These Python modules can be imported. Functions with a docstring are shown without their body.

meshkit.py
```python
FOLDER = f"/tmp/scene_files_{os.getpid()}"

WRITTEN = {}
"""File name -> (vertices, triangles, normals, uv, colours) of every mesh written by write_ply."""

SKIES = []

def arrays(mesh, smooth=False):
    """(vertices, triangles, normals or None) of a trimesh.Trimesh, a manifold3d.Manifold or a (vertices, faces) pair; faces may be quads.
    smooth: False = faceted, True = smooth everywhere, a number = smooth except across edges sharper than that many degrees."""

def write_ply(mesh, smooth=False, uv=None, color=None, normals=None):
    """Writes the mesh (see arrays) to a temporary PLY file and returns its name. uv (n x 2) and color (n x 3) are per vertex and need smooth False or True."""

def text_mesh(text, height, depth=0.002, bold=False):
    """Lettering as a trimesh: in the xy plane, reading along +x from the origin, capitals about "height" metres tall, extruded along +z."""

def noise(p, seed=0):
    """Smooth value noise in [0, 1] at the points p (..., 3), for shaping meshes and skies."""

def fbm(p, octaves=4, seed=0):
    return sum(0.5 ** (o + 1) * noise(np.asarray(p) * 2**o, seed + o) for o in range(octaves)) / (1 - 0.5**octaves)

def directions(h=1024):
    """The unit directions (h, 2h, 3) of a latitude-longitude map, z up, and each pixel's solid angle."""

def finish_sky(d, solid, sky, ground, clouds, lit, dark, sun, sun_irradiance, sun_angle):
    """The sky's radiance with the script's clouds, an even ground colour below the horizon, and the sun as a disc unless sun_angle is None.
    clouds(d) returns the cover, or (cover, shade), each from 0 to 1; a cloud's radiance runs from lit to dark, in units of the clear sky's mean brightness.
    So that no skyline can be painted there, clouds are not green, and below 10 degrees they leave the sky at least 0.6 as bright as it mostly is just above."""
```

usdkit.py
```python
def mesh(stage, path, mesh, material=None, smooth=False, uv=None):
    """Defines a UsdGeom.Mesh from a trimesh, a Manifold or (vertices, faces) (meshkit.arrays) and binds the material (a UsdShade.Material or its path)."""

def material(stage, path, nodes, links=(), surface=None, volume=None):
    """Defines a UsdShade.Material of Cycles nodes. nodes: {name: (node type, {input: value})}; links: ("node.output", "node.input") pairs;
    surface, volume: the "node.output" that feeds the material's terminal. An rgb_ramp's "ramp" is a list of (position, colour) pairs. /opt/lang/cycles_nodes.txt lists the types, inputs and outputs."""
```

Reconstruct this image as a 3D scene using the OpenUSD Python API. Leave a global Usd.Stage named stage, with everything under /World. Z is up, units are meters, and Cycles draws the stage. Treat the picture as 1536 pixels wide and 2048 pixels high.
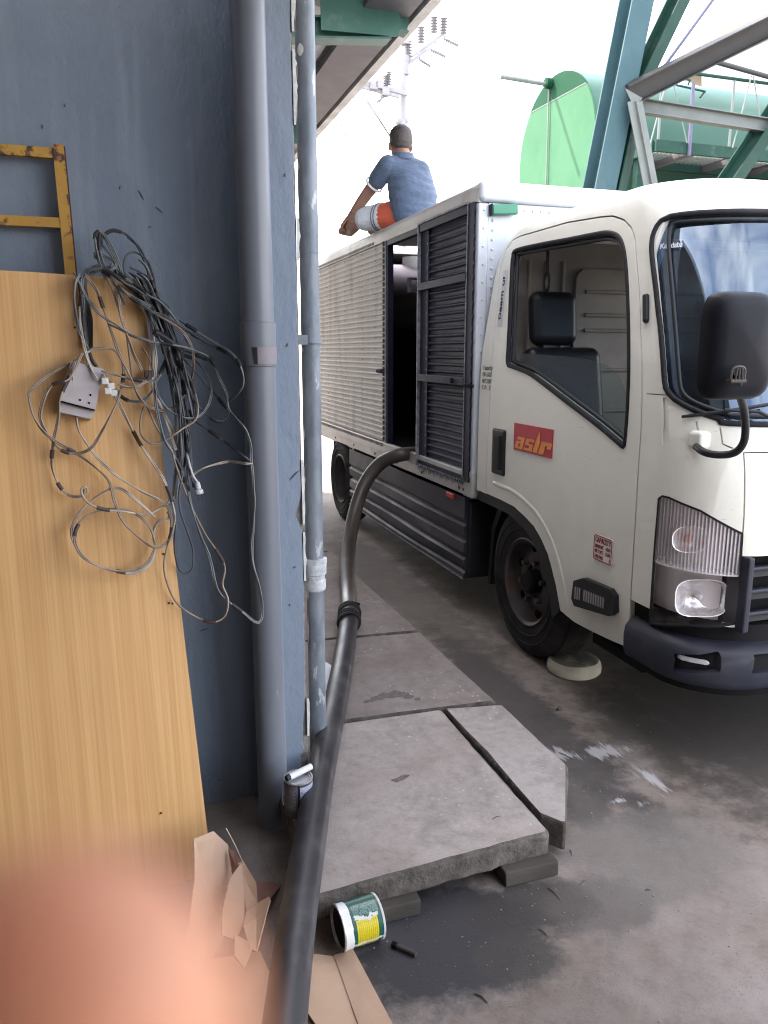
import math, random
import numpy as np
import trimesh, manifold3d, shapely
from shapely import affinity
from shapely.geometry import Polygon, LineString, Point, box as sbox
import usdkit, meshkit
from pxr import Usd, UsdGeom, UsdLux, UsdShade, Gf, Sdf

stage = Usd.Stage.CreateInMemory()
UsdGeom.SetStageUpAxis(stage, UsdGeom.Tokens.z)
UsdGeom.SetStageMetersPerUnit(stage, 1.0)
UsdGeom.Xform.Define(stage, '/World')
rnd = random.Random(7)
rng = np.random.default_rng(7)

# ------------------------------------------------------------------ camera
# +Y runs back along the truck, +X to the right, z up; the camera stands at x = y = 0
F_PX, PITCH, YAW, EYE = 1538.0, math.atan(321 / 1538.0), math.radians(18.4), 1.52
FW = np.array([math.sin(YAW) * math.cos(PITCH), math.cos(YAW) * math.cos(PITCH), -math.sin(PITCH)])
RT = np.array([math.cos(YAW), -math.sin(YAW), 0.0])
UP = np.cross(RT, FW)
CAM = np.array([0.0, 0.0, EYE])
cam = UsdGeom.Camera.Define(stage, '/World/camera')
cm = Gf.Matrix4d(*RT, 0, *UP, 0, *(-FW), 0, *CAM, 1)
cam.AddTransformOp().Set(cm)
cam.CreateFocalLengthAttr(5.4)
cam.CreateHorizontalApertureAttr(5.4 * 1536 / F_PX)
cam.CreateVerticalApertureAttr(5.4 * 2048 / F_PX)
cam.CreateClippingRangeAttr(Gf.Vec2f(0.004, 3000))
cam.CreateFStopAttr(1.45)
cam.CreateFocusDistanceAttr(2.7)
cam.CreateExposureAttr(2.9)

# ------------------------------------------------------------------ sky and sun
SUN = np.array([-0.43, 0.48, 0.766]); SUN /= np.linalg.norm(SUN)
SKY_STRENGTH, SUN_INTENSITY = 0.13, 0.5
sky_mat = usdkit.material(stage, '/World/Looks/sky', {
    'sky': ('sky_texture', {'sky_type': 'single_scattering', 'sun_disc': False, 'sun_elevation': float(math.asin(SUN[2])), 'sun_rotation': float(math.atan2(SUN[0], SUN[1])),
                            'air_density': 1.0, 'aerosol_density': 3.2, 'ozone_density': 1.0}),
    'tc': ('texture_coordinate', {}),
    'map': ('mapping', {'scale': (1.0, 1.0, 2.6)}),
    'n': ('noise_texture', {'scale': 2.1, 'detail': 4, 'roughness': 0.5, 'distortion': 0.2}),
    'r': ('rgb_ramp', {'ramp': [(0.0, (0, 0, 0)), (0.36, (0.03, 0.03, 0.03)), (0.7, (0.66, 0.66, 0.66)), (1, (0.8, 0.8, 0.8))]}),
    'cl': ('mix_color', {'blend_type': 'mix', 'b': (9.6, 8.7, 7.9), 'use_clamp': False}),
    'bg': ('background_shader', {'strength': SKY_STRENGTH})},
    [('tc.generated', 'map.vector'), ('map.vector', 'n.vector'), ('n.fac', 'r.fac'), ('r.color', 'cl.fac'), ('sky.color', 'cl.a'), ('cl.result', 'bg.color')], surface='bg.background')
dome = UsdLux.DomeLight.Define(stage, '/World/sky')
UsdShade.MaterialBindingAPI.Apply(dome.GetPrim()).Bind(sky_mat)
sun = UsdLux.DistantLight.Define(stage, '/World/sun')
sun.CreateIntensityAttr(SUN_INTENSITY); sun.CreateAngleAttr(0.6); sun.CreateNormalizeAttr(True)
sun.CreateColorAttr(Gf.Vec3f(1.0, 0.945, 0.86))
zx = SUN; xx = np.cross([0, 0, 1.0], zx); xx /= np.linalg.norm(xx); yx = np.cross(zx, xx)
sun.AddTransformOp().Set(Gf.Matrix4d(*xx, 0, *yx, 0, *zx, 0, 0, 0, 0, 1))

# ------------------------------------------------------------------ rays of the photograph
def ray(x, y):
    return FW + RT * (x - 768) / F_PX - UP * (y - 1024) / F_PX
def at(x, y, X=None, Y=None, Z=None):
    d = ray(x, y)
    t = (X - CAM[0]) / d[0] if X is not None else (Y - CAM[1]) / d[1] if Y is not None else (Z - CAM[2]) / d[2]
    return CAM + t * d
def on_plane(x, y, p0, n):
    d = ray(x, y); return CAM + d * (np.dot(np.asarray(p0) - CAM, n) / np.dot(d, n))

# ------------------------------------------------------------------ scene graph
used = {}
def numbered(path):
    k = used.get(path, -1) + 1; used[path] = k
    return path if k == 0 else f'{path}_{k:03d}'
BASE = {}
def thing(name, label, cat, loc=(0, 0, 0), group=None, kind=None):
    p = numbered('/World/' + name)
    x = UsdGeom.Xform.Define(stage, p); x.AddTranslateOp().Set(Gf.Vec3d(*map(float, loc)))
    o = x.GetPrim(); BASE[p] = np.asarray(loc, float)
    data(o, label, cat, group, kind)
    return p
def data(o, label=None, cat=None, group=None, kind=None):
    for k, v in (('label', label), ('category', cat), ('group', group), ('kind', kind)):
        if v: o.SetCustomDataByKey(k, v)
def part(name, mesh, mat, parent, label=None, smooth=30, kind=None):
    """A part in world coordinates, stored relative to its thing's base."""
    p = numbered(f'{parent}/{name}')
    b = BASE[parent]; BASE[p] = b
    v, f, n = meshkit.arrays(mesh, False)
    m = usdkit.mesh(stage, p, (v - b, f), MAT(mat), smooth=smooth)
    data(m.GetPrim(), label, None, None, kind)
    return p
def solo(name, mesh, mat, label=None, cat=None, group=None, kind=None, smooth=30):
    p = numbered('/World/' + name)
    v, f, n = meshkit.arrays(mesh, False)
    b = np.array([v[:, 0].mean(), v[:, 1].mean(), v[:, 2].min()]) if kind != 'structure' else np.zeros(3)
    m = usdkit.mesh(stage, p, (v - b, f), MAT(mat), smooth=smooth)
    m.AddTranslateOp().Set(Gf.Vec3d(*map(float, b))); BASE[p] = b
    data(m.GetPrim(), label, cat, group, kind)
    return p

# ------------------------------------------------------------------ mesh helpers
cat = trimesh.util.concatenate
def T(v, f): return trimesh.Trimesh(np.asarray(v, float), np.asarray(f, int), process=False)
def bx(lo, hi):
    lo, hi = np.asarray(lo, float), np.asarray(hi, float)
    m = trimesh.creation.box(hi - lo); m.apply_translation((lo + hi) / 2); return m
def rbx(lo, hi, r=0.01, seg=2):
    """A box with rounded edges."""
    lo, hi = np.asarray(lo, float), np.asarray(hi, float)
    r = min(r, *(0.49 * (hi - lo)))
    s = trimesh.creation.icosphere(seg - 1, r) if seg > 1 else trimesh.creation.icosphere(0, r)
    pts = np.vstack([s.vertices + np.where([i, j, k], hi - r, lo + r) for i in (0, 1) for j in (0, 1) for k in (0, 1)])
    return trimesh.convex.convex_hull(pts)
def place(m, x=None, y=None, z=None, o=(0, 0, 0)):
    """Moves a mesh built along its own axes so that they run along x, y, z."""
    x = np.asarray(x, float); x = x / np.linalg.norm(x)
    z = np.asarray(z if z is not None else np.cross(x, y), float); z = z - x * np.dot(x, z); z /= np.linalg.norm(z)
    M = np.eye(4); M[:3, 0], M[:3, 1], M[:3, 2], M[:3, 3] = x, np.cross(z, x), z, o
    m = m.copy(); m.apply_transform(M); return m
def beam(p0, p1, w, h, up=(0, 0, 1)):
    """A rectangular bar: w across, h along up."""
    p0, p1 = np.asarray(p0, float), np.asarray(p1, float); L = np.linalg.norm(p1 - p0)
    m = trimesh.creation.box((L, w, h)); return place(m, p1 - p0, z=up, o=(p0 + p1) / 2)
def ibeam(p0, p1, w, h, tf, tw, up=(0, 0, 1)):
    p0, p1 = np.asarray(p0, float), np.asarray(p1, float); L = np.linalg.norm(p1 - p0)
    ms = []
    for sz, dz in (((L, w, tf), h / 2 - tf / 2), ((L, w, tf), -h / 2 + tf / 2), ((L, tw, h - 2 * tf), 0)):
        b = trimesh.creation.box(sz); b.apply_translation((0, 0, dz)); ms.append(b)
    return place(cat(ms), p1 - p0, z=up, o=(p0 + p1) / 2)
def cyl(p0, p1, r, n=24, r1=None):
    return tube([p0, p1], [r, r if r1 is None else r1], n)
def tube(path, r, n=12, cap=True):
    P = np.asarray(path, float); N = len(P); R = np.broadcast_to(np.asarray(r, float), (N,))
    t = np.gradient(P, axis=0); t /= np.maximum(np.linalg.norm(t, axis=1, keepdims=True), 1e-9)
    a = np.array([0, 0, 1.0]) if abs(t[0][2]) < .9 else np.array([1.0, 0, 0])
    u = np.cross(t[0], a); u /= np.linalg.norm(u); us = [u]
    for i in range(1, N):
        u = us[-1] - t[i] * np.dot(us[-1], t[i]); us.append(u / max(np.linalg.norm(u), 1e-9))
    us = np.array(us); vs = np.cross(t, us)
    th = np.linspace(0, 2 * np.pi, n, endpoint=False)
    V = P[:, None] + R[:, None, None] * (np.cos(th)[None, :, None] * us[:, None] + np.sin(th)[None, :, None] * vs[:, None])
    V = V.reshape(-1, 3); F = []
    i, j = np.meshgrid(np.arange(N - 1), np.arange(n), indexing='ij'); j2 = (j + 1) % n
    a, b, c, d = i * n + j, i * n + j2, (i + 1) * n + j2, (i + 1) * n + j
    F = np.vstack([np.stack([a, b, c], -1).reshape(-1, 3), np.stack([a, c, d], -1).reshape(-1, 3)])
    if cap:
        k = len(V); V = np.vstack([V, P[0], P[-1]]); e = (N - 1) * n
        jj = np.arange(n); F = np.vstack([F, np.stack([np.full(n, k), (jj + 1) % n, jj], -1), np.stack([np.full(n, k + 1), e + jj, e + (jj + 1) % n], -1)])
    return T(V, F)
def spline(pts, n=40, closed=False):
    """Catmull-Rom through the points, evenly resampled."""
    P = np.asarray(pts, float)
    if closed: P = np.vstack([P[-1], P, P[0], P[1]])
    else: P = np.vstack([2 * P[0] - P[1], P, 2 * P[-1] - P[-2]])
    out = []
    for i in range(1, len(P) - 2):
        p0, p1, p2, p3 = P[i - 1:i + 3]
        for s in np.linspace(0, 1, 12, endpoint=False):
            out.append(.5 * (2 * p1 + (p2 - p0) * s + (2 * p0 - 5 * p1 + 4 * p2 - p3) * s * s + (3 * p1 - p0 - 3 * p2 + p3) * s ** 3))
    out.append(P[-2]); out = np.array(out)
    d = np.r_[0, np.cumsum(np.linalg.norm(np.diff(out, axis=0), axis=1))]
    s = np.linspace(0, d[-1], n)
    return np.stack([np.interp(s, d, out[:, k]) for k in range(out.shape[1])], 1)
def prism(poly, axis, lo, hi):
    """A polygon extruded along an axis: axis x takes (y, z), axis y takes (x, z), axis z takes (x, y)."""
    if not isinstance(poly, shapely.Geometry): poly = Polygon(poly)
    if not poly.is_valid: poly = poly.buffer(0)
    geoms = getattr(poly, 'geoms', [poly])
    m = cat([trimesh.creation.extrude_polygon(g, hi - lo, engine='earcut') for g in geoms]); v = m.vertices.copy(); f = m.faces
    if axis == 'x': w = np.stack([v[:, 2] + lo, v[:, 0], v[:, 1]], 1)
    elif axis == 'y': w = np.stack([v[:, 0], v[:, 2] + lo, v[:, 1]], 1); f = f[:, ::-1]
    else: w = np.stack([v[:, 0], v[:, 1], v[:, 2] + lo], 1)
    return T(w, f)
def man(m):
    if isinstance(m, manifold3d.Manifold): return m
    m = trimesh.Trimesh(m.vertices, m.faces, process=True); m.merge_vertices()
    r = manifold3d.Manifold(manifold3d.Mesh(np.asarray(m.vertices, np.float32), np.asarray(m.faces, np.uint32)))
    return r
def tri(M):
    k = M.to_mesh(); return T(np.array(k.vert_properties[:, :3]), np.array(k.tri_verts))
def grid(P):
    """A sheet through an (n, m, 3) array of points."""
    P = np.asarray(P, float); n, m = P.shape[:2]
    i, j = np.meshgrid(np.arange(n - 1), np.arange(m - 1), indexing='ij')
    a, b, c, d = i * m + j, i * m + j + 1, (i + 1) * m + j + 1, (i + 1) * m + j
    return T(P.reshape(-1, 3), np.vstack([np.stack([a, b, c], -1).reshape(-1, 3), np.stack([a, c, d], -1).reshape(-1, 3)]))
def lathe(profile, p0, axis, n=40, closed=False):
    """Revolves (radius, height) pairs about an axis from p0."""
    pr = np.asarray(profile, float); axis = np.asarray(axis, float); axis /= np.linalg.norm(axis)
    a = np.array([0, 0, 1.0]) if abs(axis[2]) < .9 else np.array([1.0, 0, 0])
    u = np.cross(axis, a); u /= np.linalg.norm(u); v = np.cross(axis, u)
    th = np.linspace(0, 2 * np.pi, n + 1)
    P = np.asarray(p0) + pr[:, None, 1:2] * axis + pr[:, None, 0:1] * (np.cos(th)[None, :, None] * u + np.sin(th)[None, :, None] * v)
    return grid(P[:, ::-1])
def hull(pts): return trimesh.convex.convex_hull(np.asarray(pts, float))
def jitter(m, amp, scale, seed=0):
    v = np.array(m.vertices)
    d = np.stack([meshkit.fbm(v * scale + 31.7 * k, 3, seed + k) - .5 for k in range(3)], 1) * 2 * amp
    return T(v + d, m.faces)

# ------------------------------------------------------------------ materials
MATS = {}
def MAT(n): return MATS[n] if isinstance(n, str) else n
def mat(name, c1, c2=None, scale=6.0, stretch=(1, 1, 1), lo=.35, hi=.65, detail=6, rough=.6, rough2=None, metal=0.0, bump=0.0, bscale=90.0, bstretch=(1, 1, 1), dist=.004,
        dirt=None, dscale=2.5, dlo=.5, dhi=.7, dstretch=(1, 1, 1), coat=0.0, spec=.5, space='object', extra=None, sss=0.0, sheen=0.0):
    """Two tones mixed by noise, optional blotches of dirt and fine relief."""
    c2 = c2 or tuple(x * .85 for x in c1)
    nodes = {'tc': ('texture_coordinate', {}), 'm1': ('mapping', {'scale': stretch}),
             'n1': ('noise_texture', {'scale': scale, 'detail': detail, 'roughness': .6}),
             'r1': ('rgb_ramp', {'ramp': [(0, c1), (lo, c1), (hi, c2), (1, c2)]}),
             'p': ('principled_bsdf', {'metallic': metal, 'roughness': rough, 'specular_ior_level': spec, 'coat_weight': coat, 'coat_roughness': .08, 'sheen_weight': sheen, 'subsurface_weight': sss, 'subsurface_scale': .004})}
    links = [('tc.object', 'm1.vector'), ('m1.vector', 'n1.vector'), ('n1.fac', 'r1.fac')]
    col = 'r1.color'
    if dirt:
        nodes |= {'m2': ('mapping', {'scale': dstretch, 'location': (3.1, 1.7, .4)}), 'n2': ('noise_texture', {'scale': dscale, 'detail': 7, 'roughness': .62}),
                  'r2': ('map_range', {'from_min': dlo, 'from_max': dhi, 'to_min': 0.0, 'to_max': 1.0, 'clamp': True}), 'mx': ('mix_color', {'blend_type': 'mix', 'b': dirt})}
        links += [('tc.object', 'm2.vector'), ('m2.vector', 'n2.vector'), ('n2.fac', 'r2.value'), ('r2.result', 'mx.fac'), (col, 'mx.a')]
        col = 'mx.result'
    links.append((col, 'p.base_color'))
    if rough2 is not None:
        nodes['rr'] = ('map_range', {'from_min': .3, 'from_max': .7, 'to_min': rough, 'to_max': rough2, 'clamp': True})
        links += [('n1.fac', 'rr.value'), ('rr.result', 'p.roughness')]
    if bump:
        nodes |= {'m3': ('mapping', {'scale': bstretch}), 'n3': ('noise_texture', {'scale': bscale, 'detail': 5, 'roughness': .6}), 'b': ('bump', {'strength': bump, 'distance': dist})}
        links += [('tc.object', 'm3.vector'), ('m3.vector', 'n3.vector'), ('n3.fac', 'b.height'), ('b.normal', 'p.normal')]
    MATS[name] = usdkit.material(stage, '/World/Looks/' + name, nodes, links, surface='p.BSDF')
    return MATS[name]

def flat_mix(name, closures):  # a pane: clear mixed with a mirror by fresnel
    ior, tint, rough = closures[:3]; shine = closures[3] if len(closures) > 3 else (1, 1, 1)
    MATS[name] = usdkit.material(stage, '/World/Looks/' + name, {
        'f0': ('fresnel', {'IOR': ior}), 'ge': ('geometry', {}), 'iv': ('math', {'math_type': 'subtract', 'value1': 1.0}), 'f': ('math', {'math_type': 'multiply'}), 't': ('transparent_bsdf', {'color': tint}), 'g': ('glossy_bsdf', {'color': shine, 'roughness': rough}), 'm': ('mix_closure', {})},
        [('ge.backfacing', 'iv.value2'), ('iv.value', 'f.value1'), ('f0.fac', 'f.value2'), ('f.value', 'm.fac'), ('t.BSDF', 'm.closure1'), ('g.BSDF', 'm.closure2')], surface='m.closure')
# ================================================================== materials of the place
mat('wall_paint', (.20, .247, .312), (.165, .208, .27), scale=1.6, stretch=(1, 1, .5), rough=.5, rough2=.62, bump=.7, bscale=26, bstretch=(1, 1, .6), dist=.006,
    dirt=(.228, .275, .336), dscale=5, dlo=.5, dhi=.68, dstretch=(2.6, 1, .22))
mat('raw_plaster', (.30, .28, .26), (.16, .15, .14), scale=45, rough=.9, bump=.8, bscale=120)
mat('edge_white', (.62, .63, .62), (.42, .43, .44), scale=30, rough=.7)
mat('soffit', (.42, .42, .43), (.34, .34, .36), scale=3, rough=.6, bump=.2, bscale=40)
mat('roof_light', (.50, .50, .48), (.36, .36, .35), scale=5, rough=.65, bump=.3, bscale=30, dirt=(.24, .22, .2), dscale=3, dlo=.52, dhi=.75)
mat('dark_steel', (.055, .055, .065), (.085, .08, .085), scale=6, rough=.55)
mat('truss_green', (.024, .095, .076), (.036, .125, .10), scale=4, rough=.45, dirt=(.10, .16, .13), dscale=6, dlo=.55, dhi=.75)
mat('pvc_grey', (.148, .162, .186), (.118, .131, .155), scale=2.4, stretch=(1, 1, .35), rough=.3, rough2=.42, dirt=(.24, .25, .27), dscale=14, dlo=.66, dhi=.74, dstretch=(1, 1, .3), bump=.08, bscale=40)
mat('galvanised', (.13, .155, .185), (.215, .245, .275), scale=16, stretch=(1, 1, .4), lo=.4, hi=.6, rough=.42, rough2=.6, metal=.3, dirt=(.40, .42, .44), dscale=26, dlo=.62, dhi=.67, dstretch=(1, 1, .35), bump=.25, bscale=60)
mat('putty', (.55, .57, .58), (.33, .36, .39), scale=38, rough=.8, bump=.8, bscale=70)
mat('black_tape', (.012, .012, .013), (.02, .02, .02), rough=.5)
mat('grime', (.05, .045, .04), (.09, .08, .07), scale=12, rough=.9)

def ground_material():
    n = {'tc': ('texture_coordinate', {}),
         'n1': ('noise_texture', {'scale': 1.3, 'detail': 8, 'roughness': .62}), 'r1': ('rgb_ramp', {'ramp': [(0, (.125, .102, .087)), (.38, (.18, .152, .134)), (.6, (.25, .218, .197)), (1, (.31, .278, .255))]}),
         'n2': ('noise_texture', {'scale': 17, 'detail': 9, 'roughness': .78}), 'r2': ('rgb_ramp', {'ramp': [(0, (.45, .42, .41)), (.36, (.82, .80, .79)), (.52, (1, 1, 1)), (.68, (1.10, 1.09, 1.08)), (1, (1.3, 1.28, 1.26))]}),
         'mul': ('mix_color', {'blend_type': 'multiply', 'fac': 1.0, 'use_clamp': False}),
         'nb': ('noise_texture', {'scale': 4.3, 'detail': 7, 'roughness': .68}), 'rb': ('rgb_ramp', {'ramp': [(0, (.74, .68, .64)), (.42, (.94, .91, .89)), (.58, (1.0, 1.0, 1.01)), (1, (1.12, 1.12, 1.14))]}), 'mul2': ('mix_color', {'blend_type': 'multiply', 'fac': 1.0, 'use_clamp': False}),
         'vp': ('voronoi_texture', {'scale': 95}), 'vpr': ('map_range', {'from_min': .12, 'from_max': .24, 'to_min': .65, 'to_max': 0.0, 'clamp': True}), 'np_': ('noise_texture', {'scale': 7, 'detail': 5, 'roughness': .7}), 'npr': ('map_range', {'from_min': .48, 'from_max': .62, 'to_min': 0.0, 'to_max': 1.0, 'clamp': True}), 'vpm': ('math', {'math_type': 'multiply'}), 'pit': ('mix_color', {'blend_type': 'mix', 'b': (.075, .066, .06)}),
         'nc': ('noise_texture', {'scale': .8, 'detail': 5, 'roughness': .5, 'distortion': .3}), 'cs': ('math', {'math_type': 'subtract', 'value2': .512}), 'ca': ('math', {'math_type': 'absolute'}), 'cr': ('map_range', {'from_min': .0006, 'from_max': .0022, 'to_min': .12, 'to_max': 0.0, 'clamp': True}), 'crk': ('mix_color', {'blend_type': 'mix', 'b': (.05, .044, .04)}),
         'n3': ('noise_texture', {'scale': 130, 'detail': 4, 'roughness': .7}), 'bm': ('bump', {'strength': .45, 'distance': .004}), 'bm2': ('bump', {'strength': .35, 'distance': .012}),
         'nw': ('noise_texture', {'scale': 5.5, 'detail': 9, 'roughness': .72}), 'p': ('principled_bsdf', {'roughness': .86, 'specular_ior_level': .35})}
    l = [('tc.object', 'n1.vector'), ('tc.object', 'n2.vector'), ('tc.object', 'n3.vector'), ('tc.object', 'nw.vector'), ('n1.fac', 'r1.fac'), ('n2.fac', 'r2.fac'), ('r1.color', 'mul.a'), ('r2.color', 'mul.b'),
         ('n3.fac', 'bm.height'), ('n2.fac', 'bm2.height'), ('bm2.normal', 'bm.normal'), ('bm.normal', 'p.normal')]
    l += [('tc.object', f'{k}.vector') for k in ('nb', 'vp', 'np_', 'nc')] + [('nb.fac', 'rb.fac'), ('mul.result', 'mul2.a'), ('rb.color', 'mul2.b'), ('vp.distance', 'vpr.value'), ('np_.fac', 'npr.value'), ('vpr.result', 'vpm.value1'), ('npr.result', 'vpm.value2'),
          ('mul2.result', 'pit.a'), ('vpm.value', 'pit.fac'), ('nc.fac', 'cs.value1'), ('cs.value', 'ca.value1'), ('ca.value', 'cr.value'), ('pit.result', 'crk.a'), ('cr.result', 'crk.fac')]
    col = 'crk.result'
    # dark patches with a place of their own: soil washed out beside the slab, strips by the kerb and truck, painted shade below the truck front
    spots = [((.70, 1.62, 0), (.27, .23, 1), (.042, .040, .043), 1.0), ((.98, 1.66, 0), (.20, .12, 1), (.04, .036, .034), .9), ((.87, 1.50, 0), (.11, .10, 1), (.05, .046, .042), .85),
             ((1.17, 1.60, 0), (.16, .13, 1), (.10, .09, .082), .7),
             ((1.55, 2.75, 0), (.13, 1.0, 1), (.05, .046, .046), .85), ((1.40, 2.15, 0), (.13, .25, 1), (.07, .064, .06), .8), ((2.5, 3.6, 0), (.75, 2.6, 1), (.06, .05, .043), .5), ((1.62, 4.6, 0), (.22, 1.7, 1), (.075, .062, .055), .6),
             ((2.65, 2.35, 0), (1.05, .75, 1), (.04, .034, .028), .7), ((1.45, 1.75, 0), (.28, .2, 1), (.15, .14, .125), .6)]  # the wide patch at the truck front paints its shade into the ground
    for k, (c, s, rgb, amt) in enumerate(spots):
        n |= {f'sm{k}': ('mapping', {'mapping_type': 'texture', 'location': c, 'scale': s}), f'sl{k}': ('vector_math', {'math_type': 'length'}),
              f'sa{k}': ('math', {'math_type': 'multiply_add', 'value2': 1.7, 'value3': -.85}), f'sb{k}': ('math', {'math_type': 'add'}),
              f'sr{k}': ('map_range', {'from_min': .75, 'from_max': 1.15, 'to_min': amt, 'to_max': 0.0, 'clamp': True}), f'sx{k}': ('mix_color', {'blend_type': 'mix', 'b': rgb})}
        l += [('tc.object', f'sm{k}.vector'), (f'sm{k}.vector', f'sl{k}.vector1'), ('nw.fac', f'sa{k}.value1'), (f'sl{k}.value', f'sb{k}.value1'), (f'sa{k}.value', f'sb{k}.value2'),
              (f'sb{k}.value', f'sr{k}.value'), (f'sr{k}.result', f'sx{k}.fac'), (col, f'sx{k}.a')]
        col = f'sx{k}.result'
    # smears of dried white paint: streaks inside a few ovals
    n |= {'wm': ('mapping', {'rotation': (0, 0, -.5), 'scale': (30, 5, 1)}), 'wn': ('noise_texture', {'scale': 1.0, 'detail': 7, 'roughness': .72})}
    l += [('tc.object', 'wm.vector'), ('wm.vector', 'wn.vector')]
    for k, (c, s, amt) in enumerate([((1.50, 2.35, 0), (.11, .07, 1), .75), ((1.66, 2.32, 0), (.14, .06, 1), .75), ((1.72, 2.10, 0), (.05, .10, 1), .85), ((1.52, 2.02, 0), (.035, .022, 1), 1.0), ((1.60, 1.98, 0), (.03, .03, 1), .7)]):
        n |= {f'pm{k}': ('mapping', {'mapping_type': 'texture', 'location': c, 'scale': s}), f'pl{k}': ('vector_math', {'math_type': 'length'}),
              f'pa{k}': ('math', {'math_type': 'multiply_add', 'value2': -5.0, 'value3': 2.75}), f'pb{k}': ('math', {'math_type': 'add'}),
              f'pr{k}': ('map_range', {'from_min': .45, 'from_max': .95, 'to_min': amt * .75, 'to_max': 0.0, 'clamp': True}), f'pxx{k}': ('mix_color', {'blend_type': 'mix', 'b': (.46, .46, .47)})}
        l += [('tc.object', f'pm{k}.vector'), (f'pm{k}.vector', f'pl{k}.vector1'), ('wn.fac', f'pa{k}.value1'), (f'pl{k}.value', f'pb{k}.value1'), (f'pa{k}.value', f'pb{k}.value2'),
              (f'pb{k}.value', f'pr{k}.value'), (f'pr{k}.result', f'pxx{k}.fac'), (col, f'pxx{k}.a')]
        col = f'pxx{k}.result'
    l.append((col, 'p.base_color'))
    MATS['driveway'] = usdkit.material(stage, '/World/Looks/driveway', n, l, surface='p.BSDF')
ground_material()

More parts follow.
